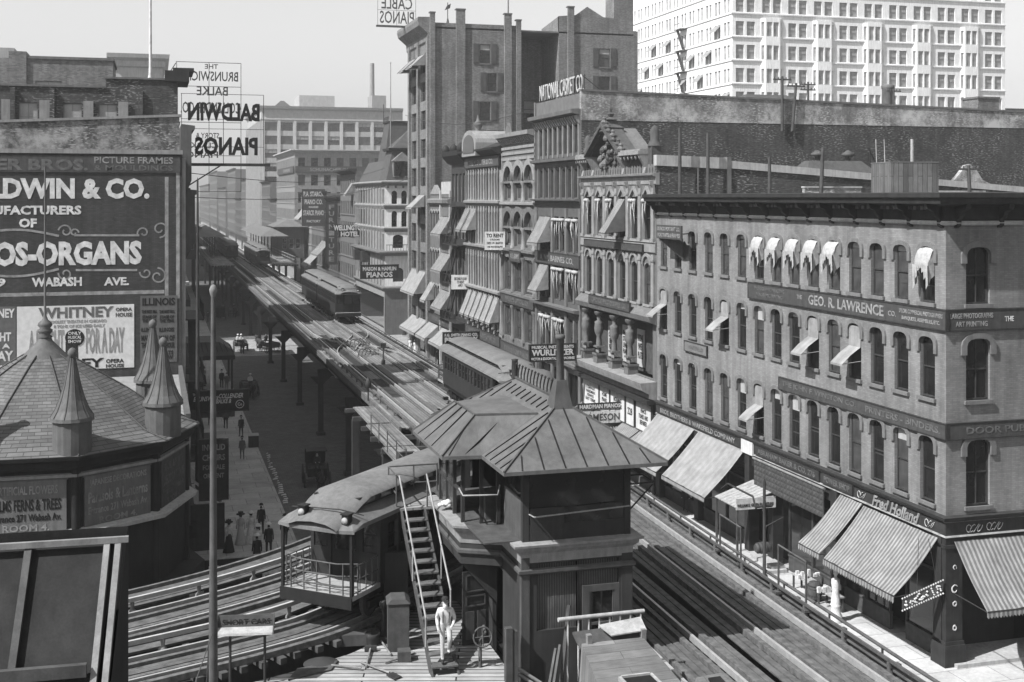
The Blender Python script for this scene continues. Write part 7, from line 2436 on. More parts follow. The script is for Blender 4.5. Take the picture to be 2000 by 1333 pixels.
for k in range(15):                                           # west slope
    y = ya + .42 + k * .52
    f = 1.0
    if y < r0: f = (y - ya) / (r0 - ya)
    if y > r1: f = (yb_ - y) / (yb_ - r1)
    x_top = xa + (xm - xa) * f * .93
    if e0 < y < e1:
        xs, z_s = xp + .12, slope_z(xp + .12)
        if x_top > xs + .2:
            seam((xs, y, z_s + .02), (x_top, y, slope_z(x_top) + .02))
    else:
        seam((xa + .02, y, ze + .02), (x_top, y, slope_z(x_top) + .02))
for k in range(7):                                            # south slope
    x = xa + .5 + k * .6
    f = (x - xa) / (xm - xa) if x < xm else (xb - x) / (xb - xm)
    y2 = ya + (r0 - ya) * f * .96
    seam((x, ya + .01, ze + .02), (x + (xm - x) * .06, y2, ze + (zr - ze) * f * .96 + .02))
for k in range(14):                                           # east slope
    y = ya + .5 + k * .6
    f = 1.0
    if y < r0: f = (y - ya) / (r0 - ya)
    if y > r1: f = (yb_ - y) / (yb_ - r1)
    seam((xb - .02, y, ze + .02), (xb + (xm - xb) * f * .93, y, ze + (zr - ze) * f * .93 + .02))
for p, q in (((xa, ya, ze + .02), (xm, r0, zr + .02)), ((xb, ya, ze + .02), (xm, r0, zr + .02)), ((xa, yb_, ze + .02), (xm, r1, zr + .02)), ((xm, r0, zr + .02), (xm, r1, zr + .02)),
             ((xe, e0, ze + .02), (-.75, 2.2, zt - .03)), ((xe, e1, ze + .02), (-.75, 4.6, zt - .03)), ((-.75, 2.2, zt - .03), (xp, 1.6, zt + .02)), ((-.75, 2.2, zt - .03), (-.75, 4.6, zt - .03))):
    MB().bar(p, q, .045, .05).build('hip', M['slate'], TW)
for k in range(4):
    y = 2.35 + .62 * k
    seam((xe + .02, e0 + .45 + .95 * k, ze + .02), (-.78, y, zt - .04)) if k else seam((xe + .2, e0 - .01, ze + .02), (-.76, 2.25, zt - .03))
seam((-1.2, e0 - .05, ze + .02), (.0, 1.9, zt - .12))
# ridge cresting and the stove pipe
cr = MB().bar((xm, r0 + .2, zr + .05), (xm, r1, zr + .05), .07, .05)
cr.build('ridge', M['slate'], TW)
for k in range(13):
    y = r0 + .45 + k * .33
    MB().tube([(xm, y + .1, zr + .06), (xm, y + .09, zr + .22), (xm, y + .01, zr + .36), (xm, y - .06, zr + .46)], .025, 5).lathe([(0, -.05), (.05, 0), (0, .05)], 6, (xm, y - .06, zr + .48)).build('crest_hook', M['iron'], TW)
MB().lathe([(.12, 0), (.1, .55), (.12, .6), (0, .62)], 8, (xm, r1 + .1, zr)).build('ridge_post', M['iron'], TW)
MB().hexa([(xm - .3, r0 - .32, zr - .25), (xm + .3, r0 - .32, zr - .25), (xm + .3, r0 + .28, zr - .1), (xm - .3, r0 + .28, zr - .1)],
          [(xm - .14, r0 - .14, zr + .6), (xm + .14, r0 - .14, zr + .6), (xm + .14, r0 + .14, zr + .6), (xm - .14, r0 + .14, zr + .6)]).build('chimney_base', M['cab_l'], TW)
MB().lathe([(.11, .55), (.11, 1.75), (.145, 1.77), (.145, 1.86), (.09, 1.88)], 12, (xm, r0, zr)).build('stove_pipe', M['rust'], TW)
# the open door beside the stair
dr = MB().box(-.03, .03, -.82, 0, 0, 2.1)
D_ = thing('cabin_door', 'panelled door standing open beside the stair of the signal cabin', 'door', (9.3, 34.3, 6.65), R(8))
MB().box(-.82, 0, -.02, .02, 0, 2.1).build('leaf', M['cab'], D_)
for z0_, z1_ in ((1.5, 2.0), (1.08, 1.4)):
    MB().box(-.72, -.1, -.04, -.02, z1_ - .04, z1_).box(-.72, -.1, -.04, -.02, z0_, z0_ + .04).box(-.72, -.68, -.04, -.02, z0_, z1_).box(-.14, -.1, -.04, -.02, z0_, z1_).build('panel', M['cab_l'], D_)
for x0_, x1_ in ((-.72, -.46), (-.36, -.1)):
    MB().box(x0_, x1_, -.035, -.02, .15, .95).build('panel', M['cab_l'], D_)

# ---------------------------------------------------------------- stair up to the cabin
ST = thing('cabin_stair', 'steep open timber stair with pipe handrails up to the signal cabin', 'stair', (7.55, 32.3, 6.62))
rise, run, n = 3.4, 4.2, 14
for k in range(n):
    z = rise * (k + 1) / (n + 1)
    y = run * k / n
    MB().box(-.36, .36, y, y + .34, z - .045, z).build('tread', M['plank_c'], ST)
for s in (-1, 1):
    MB().hexa([(s * .36 - .03, -.05, -.0), (s * .36 + .03, -.05, 0), (s * .36 + .03, .3, 0), (s * .36 - .03, .3, 0)],
              [(s * .36 - .03, run + .05, rise), (s * .36 + .03, run + .05, rise), (s * .36 + .03, run + .35, rise), (s * .36 - .03, run + .35, rise)]).build('stringer', M['wood_d'], ST)
for s in (-1, 1):
    hp = MB()
    y0_ = .55 if s < 0 else 1.15
    z_at = lambda y: rise * y / run
    hp.tube([(s * .42, y0_, z_at(y0_) + .15), (s * .42, y0_, z_at(y0_) + .95), (s * .42, run + .1, rise + 1.05)], .028, 6, smooth=False)
    hp.tube([(s * .42, run * .55, z_at(run * .55)), (s * .42, run * .55, z_at(run * .55) + 1.0)], .022, 5)
    hp.build('handrail', M['frame_l'], ST)
MB().box(-.55, 1.1, run + .1, run + 1.5, rise - .02, rise + .05).build('landing', M['plank_deck'], ST)
for x, y in ((-.5, run + .2), (-.5, run + 1.4), (.95, run + 1.4)):
    MB().box(x - .06, x + .06, y - .06, y + .06, 0, rise).build('post', M['wood_d'], ST)
lr = MB()
for p, q in (((-.5, run + .15), (-.5, run + 1.45)), ((-.5, run + 1.45), (1.05, run + 1.45))):
    for z in (.5, 1.05):
        lr.tube([(p[0], p[1], rise + z), (q[0], q[1], rise + z)], .026, 5)
for x, y in ((-.5, run + .15), (-.5, run + 1.45), (.3, run + 1.45), (1.05, run + 1.45), (.45, run + .15)):
    lr.tube([(x, y, rise), (x, y, rise + 1.07)], .026, 5)
lr.build('landing_rail', M['rust'], ST)
bg = thing('rag_bundle', 'white bundle of rags lying at the stair head on the cabin ledge', 'bundle', (8.3, 35.6, 10.2))
m = MB()
for k in range(7):
    r_ = rnd.uniform(.07, .13)
    m.lathe([(0, -r_ * .7), (r_, -r_ * .2), (r_ * .9, r_ * .4), (0, r_ * .8)], 7, (rnd.uniform(-.15, .15), rnd.uniform(-.1, .1), .12 + rnd.uniform(0, .1)))
m.build('cloth', M['cloth_w'], bg)

# ---------------------------------------------------------------- plank platform in front, and what lies on it
M['plank_p'] = boards('platform planks', .24, .36, .26, 5.0, 'x', gap=.022, gapc=.02)
PFX, PFY, PFR = 2.0, 30.0, R(-16)
PF = thing('plank_platform', 'wide plank platform beside the curving tracks in front of the signal cabin', 'platform', (PFX, PFY, 6.6), PFR)
edge = []
for p, t in list(zip(curve_in, tangents(curve_in)))[4::3]:
    q = p + Vector((t.y, -t.x)) * 1.75
    if q.x < 7.0:
        edge.append((q.x, q.y))
world = edge + [(7.2, 36.3), (7.2, 38.5), (9.3, 38.2), (9.3, 31.0), (8.0, 20), (-14, 20)]
lp = [Matrix.Rotation(-PFR, 4, 'Z') @ Vector((x - PFX, y - PFY, 0)) for x, y in world]
lp = [(p.x, p.y) for p in lp]
MB().prism_z(lp, -.08, 0).build('planking', M['plank_p'], PF)
for x, y in ((-8, -7), (-8, -2), (0, -7), (0, 1), (5, -6), (5, 4)):
    MB().box(x - .2, x + .2, y - .2, y + .2, -6.7, -.08).build('column', M['girder'], PF)
# sloping board on two legs
sb = thing('trough_sign', 'boxed notice board sloping on two iron legs on the plank platform', 'notice board', (2.45, 33.1, 6.6), R(-10))
for x in (-.52, .38):
    MB().tube([(x, 0, 0), (x, 0, 1.45)], .04, 6).lathe([(.1, 0), (.1, .03), (.04, .05)], 8, (x, 0, 0)).build('leg', M['iron'], sb)
MB().hexa([(-.85, -.3, 1.42), (.6, -.3, 1.42), (.6, .0, 1.5), (-.85, .0, 1.5)], [(-.85, -.28, 1.47), (.6, -.28, 1.47), (.6, .0, 1.55), (-.85, .0, 1.55)]).build('shelf', M['wood_l'], sb)
MB().hexa([(-.85, .0, 1.5), (.6, .0, 1.5), (.6, .05, 1.5), (-.85, .05, 1.5)], [(-.85, .12, 1.82), (.6, .12, 1.82), (.6, .17, 1.82), (-.85, .17, 1.82)]).build('board', M['sign_grey'], sb)
lettering(sb, 'SHORT CARS', 1.25, .16, (-.1, .045, 1.66), M['black'])
for x in (-.87, .6):
    MB().prism_x([(-.3, 1.42), (.17, 1.5), (.17, 1.84), (.1, 1.84)], x, x + .03).build('end_board', M['sign_grey'], sb)
# mast with ball
fpz = thing('ball_mast', 'thick tapering timber mast topped by a pale ball, rising before the pavilion', 'mast', (1.12, 24.7, 6.6))
MB().lathe([(.09, 0), (.085, 4.5), (.075, 5.6), (.045, 10.95)], 10).build('pole', M['rust'], fpz)
MB().lathe([(.03, 10.9), (.05, 10.97), (.075, 11.05), (.075, 11.1), (.045, 11.17), (0, 11.19)], 12).build('ball', M['wood'], fpz)
MB().box(-.1, .1, -.1, .1, -.0, 3.0).build('lower_sleeve', M['rust'], fpz)
gw = thing('stay_wire', 'thin stay wire slanting down from the timber mast', 'wire', (1.12, 24.7, 6.6))
MB().tube([(-.02, -.1, 4.4), (-1.6, -2.4, 1.0)], .012, 4).build('wire', M['rust'], gw)
MB().tube([(-.06, .08, 4.2), (-.3, .3, 0)], .03, 5).build('conduit', M['iron'], gw)

# sand, shovel, tub, tools
sn = tag(MB().lathe([(.5, 0), (.4, .04), (.2, .11), (.08, .14), (0, .15)], 14, (0, 0, 0)).build('sand_heap', M['dirt']), 'small heap of dark sand on the plank platform', 'sand', kind='stuff')
sn.location = (4.45, 34.1, 6.6)
mp_ = thing('scoop_board', 'flat dark mortar board lying by the sand heap', 'board', (4.1, 33.6, 6.61), R(12))
MB().hexa([(-.75, -.35, 0), (.5, -.25, 0), (.9, .3, 0), (-.3, .25, 0)], [(-.75, -.35, .04), (.5, -.25, .04), (.9, .3, .04), (-.3, .25, .04)]).build('board', M['wood_d'], mp_)
tb = thing('tub', 'round iron tub standing on the plank platform between sledge hammers', 'tub', (6.05, 35.1, 6.6))
MB().lathe([(.17, 0), (.2, .2), (.22, .34), (.2, .35), (.18, .1), (0, .08)], 14).build('shell', M['iron'], tb)
MB().tube([(.22 * math.cos(a), .02, .34 + .12 * math.sin(a)) for a in [math.pi * k / 8 for k in range(9)]], .02, 5).build('bail', M['iron'], tb)
for k, (x, y, rz, L, lab) in enumerate(((5.75, 34.0, 75, 1.3, 'long handled sledge hammer leaning over before the iron tub'), (6.35, 34.6, 95, 1.1, 'sledge hammer lying beyond the iron tub'), (5.05, 33.5, -35, .9, 'short pick handle lying beside the mortar board'), (6.6, 33.7, 20, 1.0, 'crowbar lying near the foot of the stair'), (5.8, 33.2, -60, 1.2, 'shovel lying with its blade toward the lens'))):
    hm = thing('hammer' if 'hammer' in lab else ('shovel' if 'shovel' in lab else ('crowbar' if 'crow' in lab else 'pick_handle')), lab, 'tool', (x, y, 6.63), R(rz))
    MB().tube([(-L / 2, 0, .02), (L / 2, 0, .06)], .03, 6).build('handle', M['wood'], hm)
    if 'hammer' in lab:
        MB().box(L / 2 - .06, L / 2 + .06, -.17, .17, -.02, .12).build('head', M['iron'], hm)
    if 'shovel' in lab:
        MB().hexa([(L / 2, -.12, .02), (L / 2 + .35, -.13, 0), (L / 2 + .35, .13, 0), (L / 2, .12, .02)], [(L / 2, -.12, .05), (L / 2 + .35, -.13, .02), (L / 2 + .35, .13, .02), (L / 2, .12, .05)]).build('blade', M['iron'], hm)
cl = thing('capstan_post', 'dark iron clamp post standing beyond the tub by the track', 'post', (6.45, 35.4, 6.6))
MB().lathe([(.16, 0), (.1, .1), (.08, .9), (.14, .95), (.14, 1.1), (.05, 1.15)], 8).tube([(0, 0, 1.0), (.35, .1, 1.1), (.5, .1, .85)], .04, 5).build('body', M['iron'], cl)
for k, (x, y, sx, sy, sz, lab, mt) in enumerate(((5.55, 35.35, .5, .22, .32, 'squared dark timber block by the rail of the curve', 'wood_d'), (6.72, 34.7, .3, .34, 1.35, 'tall dark relay box standing left of the stair foot', 'wood_d'), (6.95, 36.2, .35, .1, 2.3, 'upright boarded screen behind the relay box', 'cab'), (6.7, 33.7, .18, .18, .28, 'small timber block at the relay box foot', 'wood_d'))):
    bx = thing('timber_block' if 'block' in lab else ('relay_box' if 'relay box standing' in lab else 'screen'), lab.replace('left of', 'beside'), 'box' if 'relay box st' in lab else ('screen' if 'screen' in lab else 'block'), (x, y, 6.6), R(-8))
    MB().box(-sx, sx, -sy, sy, 0, sz).build('body', M[mt], bx)
    if 'relay box st' in lab:
        MB().hexa([(-sx - .04, -sy - .04, sz), (sx + .04, -sy - .04, sz), (sx + .04, sy + .04, sz), (-sx - .04, sy + .04, sz)], [(-sx + .1, -sy, sz + .12), (sx - .1, -sy, sz + .12), (sx - .1, sy, sz + .12), (-sx + .1, sy, sz + .12)]).build('lid', M['cab_l'], bx)
vl = thing('pipe_valve', 'hand wheel valve on a short pipe by the cabin door', 'valve', (8.6, 32.6, 6.6))
MB().tube([(0, 0, 0), (0, 0, .75), (.15, 0, .95), (.15, .2, 1.05)], .05, 6).build('pipe', M['rust'], vl)
m = MB(Matrix.Translation((.05, -.08, .85)) @ Matrix.Rotation(R(75), 4, 'X'))
ring = [(.26 * math.cos(2 * math.pi * k / 16), .26 * math.sin(2 * math.pi * k / 16), 0) for k in range(17)]
m.tube(ring, .025, 5)
for k in range(4):
    a = math.pi * k / 2
    m.tube([(0, 0, 0), (.26 * math.cos(a), .26 * math.sin(a), 0)], .015, 4)
m.build('wheel', M['rust'], vl)
pt = thing('fender_post', 'pair of stout worn timber posts at the cabin corner', 'post', (9.1, 31.4, 6.3))
MB().box(-.13, .05, -.1, .1, 0, 1.75).box(.07, .2, -.08, .12, 0, 1.65).build('posts', M['wood_d'], pt)
MB().tube([(.25, .1, .6), (.95, .02, .1)], .05, 6).tube([(.25, .1, .45), (.95, .02, -.05)], .05, 6).build('pipes', M['wood_l'], pt)

# ---------------------------------------------------------------- low boarded housings at the foot of the cabin
HS = thing('hatch_housing', 'pale boarded housing with open hatches at the foot of the signal cabin', 'housing', (10.1, 27.6, 6.6))
M['hatch'] = boards('pale housing boards', .13, .19, .3, 2.0, 'x', gap=.01, gapc=.1)
MB().hexa([(-.2, -.9, -1), (2.3, -.9, -1), (2.15, 1.4, -1), (-.0, 1.4, -1)], [(-.05, -.9, 1.15), (2.1, -.9, 1.15), (1.8, 1.35, 1.75), (.15, 1.35, 1.75)]).build('body', M['hatch'], HS)
MB().box(.62, 1.35, -.75, -.2, 1.2, 1.42).build('hatch', M['dark'], HS)
MB().box(.55, .62, -.8, -.15, 1.15, 1.45).box(1.35, 1.42, -.8, -.15, 1.15, 1.45).box(.62, 1.35, -.2, -.14, 1.15, 1.47).build('hatch_rim', M['wood_l'], HS)
MB().hexa([(.15, 1.45, 1.55), (1.95, 1.45, 1.6), (1.95, 1.9, 1.85), (.1, 1.9, 1.8)], [(.15, 1.45, 1.6), (1.95, 1.45, 1.65), (1.95, 1.9, 1.92), (.1, 1.9, 1.86)]).build('lid', M['wood_d'], HS)
MB().hexa([(.95, 1.35, 1.85), (1.9, 1.35, 1.9), (1.9, 1.75, 2.1), (.75, 1.75, 2.0)], [(.95, 1.35, 1.88), (1.9, 1.35, 1.93), (1.9, 1.75, 2.13), (.75, 1.75, 2.03)]).build('loose_board', M['wood_l'], HS)
for x in (.3, 1.75):
    MB().box(x, x + .12, 1.3, 1.45, 1.5, 1.95).build('prop', M['wood'], HS)
HR = thing('picket_rail', 'pipe rail on thin pickets across the foot of the signal cabin', 'railing', (10.2, 30.2, 6.6))
MB().tube([(-.15, 0, 1.95), (2.25, .02, 1.95)], .06, 8).build('rail', M['wood_l'], HR)
for k in range(8):
    MB().box(.1 + k * .29, .13 + k * .29, -.02, .02, .3, 1.9).build('picket', M['cream'], HR)
MB().bar((-.25, -.4, 0), (.25, .3, 2.2), .09).build('brace', M['wood_d'], HR)
MB().bar((-.9, -1.2, -.6), (-.1, 0, 1.3), .06).bar((-1.0, -1.1, -.6), (-.2, .05, 1.2), .06).build('sloping_pipes', M['rust'], HR)
H2_ = thing('vent_housing', 'pale peaked vent housing beside the tracks in the cabin shadow', 'housing', (13.0, 27.2, 6.4))
MB().hexa([(-.8, -.8, -1), (.9, -.8, -1), (.9, 1.0, -1), (-.8, 1.0, -1)], [(-.25, -.3, 1.15), (.65, -.4, 1.1), (.5, .6, 1.3), (-.2, .5, 1.3)]).build('body', M['hatch'], H2_)
MB().hexa([(.0, -.1, 1.2), (.4, -.12, 1.2), (.36, .35, 1.29), (.03, .33, 1.29)], [(.0, -.1, 1.24), (.4, -.12, 1.24), (.36, .35, 1.33), (.03, .33, 1.33)]).build('vent', M['dark'], H2_)
bd_ = thing('deck_base', 'boarded base deck under the signal cabin and the housings', 'deck', (8.4, 22.0, 5.6))
MB().box(-.5, 4.6, -3, 16.6, -.3, .0).build('planking', M['plank_y'], bd_)
for x, y in ((0, 0), (4.2, 0), (0, 9), (4.2, 9), (0, 15.5), (4.2, 15.5)):
    MB().box(x - .2, x + .2, y - .2, y + .2, -5.7, -.3).build('column', M['girder'], bd_)
# ================================================================ elevated cars
M['car'] = plain('car body paint', .024, .038, 2, .5)
M['car_d'] = plain('car window frame paint', .016, .026, 2, .5)
M['car_roof'] = plain('car roof canvas', .11, .165, 1.2, .7)
M['car_deck'] = plain('car platform boards', .26, .34, 3, .8)


def make_car(label, closed=True):
    """local: x across, y back from the leading end, z up from the rail"""
    t_ = thing('elevated_car', label, 'train car', (0, 0, 0), 0, 'elevated railway cars')
    L, h = 14.2, 1.24
    f0 = .25 if closed else 1.35                              # where the body proper begins
    f1 = L - f0
    b = MB()
    for s in (-1, 1):
        x = s * h
        wall = []
        n = 15
        for k in range(n):
            y0 = f0 + .35 + (f1 - f0 - .7) * k / n
            wall.append((y0 + .1, y0 + (f1 - f0 - .7) / n - .1, 1.95, 2.75))
        Tm = Matrix.Translation((x, 0, 0)) @ Matrix.Rotation(R(90), 4, 'Z') if s > 0 else Matrix.Translation((x, L, 0)) @ Matrix.Rotation(R(-90), 4, 'Z')
        m = MB(Tm)
        if s > 0:
            wall_panel(m, f0, f1, 1.0, 3.05, wall, rev=.08)
        else:
            wall_panel(m, L - f1, L - f0, 1.0, 3.05, [(L - b2, L - a, c, d) for a, b2, c, d in wall], rev=.08)
        b.v += m.v
        b.f += [tuple(i + len(b.v) - len(m.v) for i in f) for f in m.f]
        b.sm += m.sm
        for a, c_, z0, z1 in wall:
            w_ = MB()
            xx = x - s * .05
            w_.box(xx - .02, xx + .02, a, a + .05, z0, z1).box(xx - .02, xx + .02, c_ - .05, c_, z0, z1).box(xx - .02, xx + .02, a, c_, z0 + .38, z0 + .43).box(xx - .02, xx + .02, a, c_, z1 - .05, z1)
            wn = w_.build('window', M['car_d'], t_)
            MB().poly([(xx - s * .02, a, z0), (xx - s * .02, c_, z0), (xx - s * .02, c_, z1), (xx - s * .02, a, z1)]).build('pane', M['glass2'] if rnd.random() < .3 else M['glass'], wn)
    ends = [(-.5, .5, 1.05, 3.0), (-1.12, -.62, 1.9, 2.75), (.62, 1.12, 1.9, 2.75)]
    m = MB(Matrix.Translation((0, f0, 0)))
    wall_panel(m, -h, h, 1.0, 3.05, ends, rev=.06)
    m.poly([(-h, f1 - f0, 1.0), (h, f1 - f0, 1.0), (h, f1 - f0, 3.05), (-h, f1 - f0, 3.05)])
    m.poly([(-h, 0, 1.0), (h, 0, 1.0), (h, f1 - f0, 1.0), (-h, f1 - f0, 1.0)])
    b.v += m.v
    b.f += [tuple(i + len(b.v) - len(m.v) for i in f) for f in m.f]
    b.sm += m.sm
    b.build('body', M['car'], t_)
    for e in ends[1:]:
        MB().box(e[0], e[1], f0 + .04, f0 + .06, e[2], e[3]).build('end_window', M['glass'], t_)
    e = ends[0]
    d = MB().box(e[0], e[1], f0 + .03, f0 + .06, e[2], e[3]).build('end_door', M['car_d'], t_)
    MB().box(-.36, .36, f0 + .01, f0 + .03, 1.9, 2.8).build('pane', M['glass'], d)
    # roof: lower deck, clerestory, upper deck, drooping over the ends
    lo = MB()
    prof = [(-1.35, 2.98), (-1.31, 3.08), (-.9, 3.3), (-.8, 3.34), (.8, 3.34), (.9, 3.3), (1.31, 3.08), (1.35, 2.98)]
    for i, (a, za) in enumerate(prof[:-1]):
        c_, zc = prof[i + 1]
        lo.add([(a, .3, za), (c_, .3, zc), (c_, L - .3, zc), (a, L - .3, za)], [(0, 1, 2, 3)])
    for y0, y1, y2 in ((.3, -.15, -.4), (L - .3, L + .15, L + .4)):
        for i, (a, za) in enumerate(prof[:-1]):
            c_, zc = prof[i + 1]
            f = lambda x: 1 - .32 * (x / 1.35) ** 2
            ya, yc = y0 + (y2 - y0) * f(a), y0 + (y2 - y0) * f(c_)
            lo.poly([(a, y0, za), (c_, y0, zc), (c_ * .98, yc, min(zc, 3.02) - .04), (a * .98, ya, min(za, 3.02) - .04)])
            lo.poly([(a * .98, ya, min(za, 3.02) - .04), (c_ * .98, yc, min(zc, 3.02) - .04), (c_ * .98, yc, 2.88), (a * .98, ya, 2.88)])
    lo.build('lower_roof', M['car_roof'], t_)
    cl = MB().box(-.8, .8, .9, L - .9, 3.3, 3.62)
    cl.build('clerestory', M['car_d'], t_)
    for s in (-1, 1):
        for k in range(14):
            y = 1.2 + k * (L - 2.8) / 13
            MB().box(s * .8 - .012, s * .8 + .012, y, y + .55, 3.4, 3.57).build('clerestory_window', M['glass2'], t_)
    up = MB()
    pr = [(-.95, 3.6), (-.9, 3.66), (-.55, 3.78), (0, 3.83), (.55, 3.78), (.9, 3.66), (.95, 3.6)]
    ys = [(-.42, .9, 2.96), (.1, .95, 3.12), (.75, .99, 3.42), (1.3, 1, 3.6)]
    rows = []
    for y, sc, zb in ys:
        rows.append([(x * sc, y, zb + (z - 3.6) * sc) for x, z in pr])
    for y, sc, zb in ys[::-1]:
        rows.append([(x * sc, L - y, zb + (z - 3.6) * sc) for x, z in pr])
    vs = [p for r_ in rows for p in r_]
    q = len(pr)
    up.add(vs, [(j * q + i, j * q + i + 1, (j + 1) * q + i + 1, (j + 1) * q + i) for j in range(len(rows) - 1) for i in range(q - 1)], True)
    up.build('upper_roof', M['car_roof'], t_)
    # platforms, gates, underframe, trucks
    for y0, y1, sgn in ((-.15, f0, 1), (f1, L + .15, -1)):
        MB().box(-h, h, y0, y1, .95, 1.08).build('platform', M['car_deck'], t_)
        MB().box(-h, h, y0 - .06 if sgn > 0 else y1, y0 if sgn > 0 else y1 + .06, .72, 1.08).build('end_sill', M['car_d'], t_)
        if not closed:
            ye = y0 + .03 if sgn > 0 else y1 - .03
            r_ = MB()
            for z in (1.3, 1.6, 1.95):
                r_.tube([(-h, ye + sgn * .25, z), (-.7, ye, z), (.7, ye, z), (h, ye + sgn * .25, z)], .025, 5)
            for x in (-h, -.9, -.45, 0, .45, .9, h):
                r_.tube([(x, ye + (sgn * .25 if abs(x) > 1 else 0), 1.08), (x, ye + (sgn * .25 if abs(x) > 1 else 0), 1.97)], .022, 5)
            r_.build('end_rail', M['rust'], t_)
            for x in (-h + .02, h - .02):
                g_ = MB()
                for k in range(5):
                    g_.tube([(x, y0 + .1 + (y1 - y0 - .2) * k / 4, 1.1), (x, y0 + .1 + (y1 - y0 - .2) * k / 4, 1.9)], .018, 4)
                for z in (1.15, 1.5, 1.9):
                    g_.tube([(x, y0 + .1, z), (x, y1 - .1, z)], .02, 4)
                g_.build('side_gate', M['rust'], t_)
            for x in (-h + .05, h - .05):
                MB().box(x - .04, x + .04, ye - .04, ye + .04, 1.08, 2.95).build('post', M['car_d'], t_)
    MB().box(-1.1, 1.1, 1.0, L - 1.0, .72, .95).box(-.8, .8, 5.2, 9.0, .35, .72).build('underframe', M['black'], t_)
    for yc in (2.4, L - 2.4):
        tr = MB().box(-1.0, 1.0, yc - .25, yc + .25, .45, .72)
        for s in (-1, 1):
            tr.box(s * .9 - .06, s * .9 + .06, yc - 1.2, yc + 1.2, .3, .52)
            tr.box(s * 1.28 - .2, s * 1.28 + .1, yc - .15, yc + .15, .12, .3)
        truck = tr.build('truck', M['black'], t_)
        for yy in (yc - .9, yc + .9):
            for s in (-1, 1):
                MB().tube([(s * .68, yy, .43), (s * .8, yy, .43)], .43, 16, smooth=False).build('wheel', M['rust'], truck)
    for x, z, k in ((-.55, 3.15, 0), (.95, 3.05, 1)):
        hl = MB().box(x - .11, x + .11, -.1, .12, z, z + .32).box(x - .14, x + .14, -.13, .15, z + .32, z + .36)
        hl = hl.build('marker_lamp', M['car_d'], t_)
        MB().lathe([(.09, -.12), (.06, -.14), (0, -.145)], 10, (0, 0, 0)).v
        mm = MB(Matrix.Translation((x, -.1, z + .16)) @ Matrix.Rotation(R(90), 4, 'X'))
        mm.lathe([(.1, 0), (.1, .03), (.0, .035)], 12).build('lens', M['wood_l'], hl)
    MB().tube([(-1.2, .35, 3.3), (-.3, .1, 3.42), (.6, .15, 3.45), (1.25, .45, 3.28)], .02, 5).build('grab_rail', M['iron'], t_)
    return t_


pathB = list(curve_in) + [Vector((18.4, y)) for y in [63.6 + .55 * k for k in range(60)]]
cum = [0]
for i in range(1, len(pathB)):
    cum.append(cum[-1] + (pathB[i] - pathB[i - 1]).length)


def at_s(s):
    for i in range(1, len(cum)):
        if cum[i] >= s:
            f = (s - cum[i - 1]) / (cum[i] - cum[i - 1])
            return pathB[i - 1].lerp(pathB[i], f)
    return pathB[-1]


s0 = min(range(len(pathB)), key=lambda i: (pathB[i] - Vector((4.4, 36.2))).length)
s0 = cum[s0]


def on_curve(car, s):
    a, b = at_s(s + 2.4), at_s(s + 11.8)
    d = (b - a).normalized()
    car.rotation_euler = (0, 0, math.atan2(d.y, d.x) - math.pi / 2)
    p = a - d * 2.4
    car.location = (p.x, p.y, 7.02)


car1 = make_car('dark open platform elevated car rounding the curve in front of the signal cabin', closed=False)
on_curve(car1, s0)
c2 = copy_tree(car1)
c2['label'] = 'second elevated car, half hidden behind the signal cabin roof'
on_curve(c2, s0 + 14.9)
c3 = copy_tree(car1)
c3['label'] = 'third elevated car with side windows, just past the signal cabin roof before the WURLITZER sign'
on_curve(c3, s0 + 29.7)
car4 = make_car('closed fronted elevated car standing in mid avenue beyond the track crossover', closed=True)
car4.location = (18.4, 120.6, 7.02)
for (x, y, lab) in ((18.4, 135.5, 'elevated car coupled behind the closed fronted one in mid avenue'), (14.7, 246, 'leading elevated car of the far train coming out of the station'), (14.7, 260.9, 'second elevated car of the far train in the station'), (14.7, 275.8, 'third elevated car of the far train in the station'), (18.4, 219, 'pale roofed elevated car leaving toward the station on the other track'), (18.4, 233.9, 'elevated car under the station canopy on the other track')):
    dup(car4, (x, y, 7.02), 0, lab)

# ================================================================ the station up the avenue
SN = thing('station', 'elevated station with side platforms under hipped canopies', 'station', (16.5, 250, 7))
for x0, x1, xc0, xc1 in ((-7.2, -3.4, -8.2, -2.9), (3.5, 7.3, 3.1, 8.6)):
    MB().box(x0, x1, -38, 45, .7, .95).build('platform', M['plank_y'], SN)
    MB().hexa([(xc0, -10, 4.9), (xc1, -10, 4.9), (xc1, 45, 4.9), (xc0, 45, 4.9)], [((xc0 + xc1) / 2 - .1, -6, 6.3), ((xc0 + xc1) / 2 + .1, -6, 6.3), ((xc0 + xc1) / 2 + .1, 41, 6.3), ((xc0 + xc1) / 2 - .1, 41, 6.3)]).build('canopy_roof', M['car_roof'], SN)
    for k in range(8):
        y = -8 + k * 7.4
        MB().box((x0 + x1) / 2 - .1, (x0 + x1) / 2 + .1, y - .1, y + .1, .95, 4.95).build('canopy_post', M['girder'], SN)
    r_ = MB()
    xr = x0 if x0 < 0 else x1
    for z in (1.4, 2.0):
        r_.bar((xr, -38, z), (xr, 45, z), .06)
        r_.bar((x0, -38, z), (x1, -38, z), .08)
    for k in range(28):
        r_.bar((xr, -38 + 3 * k, .9), (xr, -38 + 3 * k, 2.0), .06)
    r_.build('railing', M['wood_l'], SN)
    for k in range(4):
        MB().box((x0 + x1) / 2 - .2, (x0 + x1) / 2 + .2, -36 + 24 * k, -35.6 + 24 * k, -7.1, .7).build('column', M['girder'], SN)
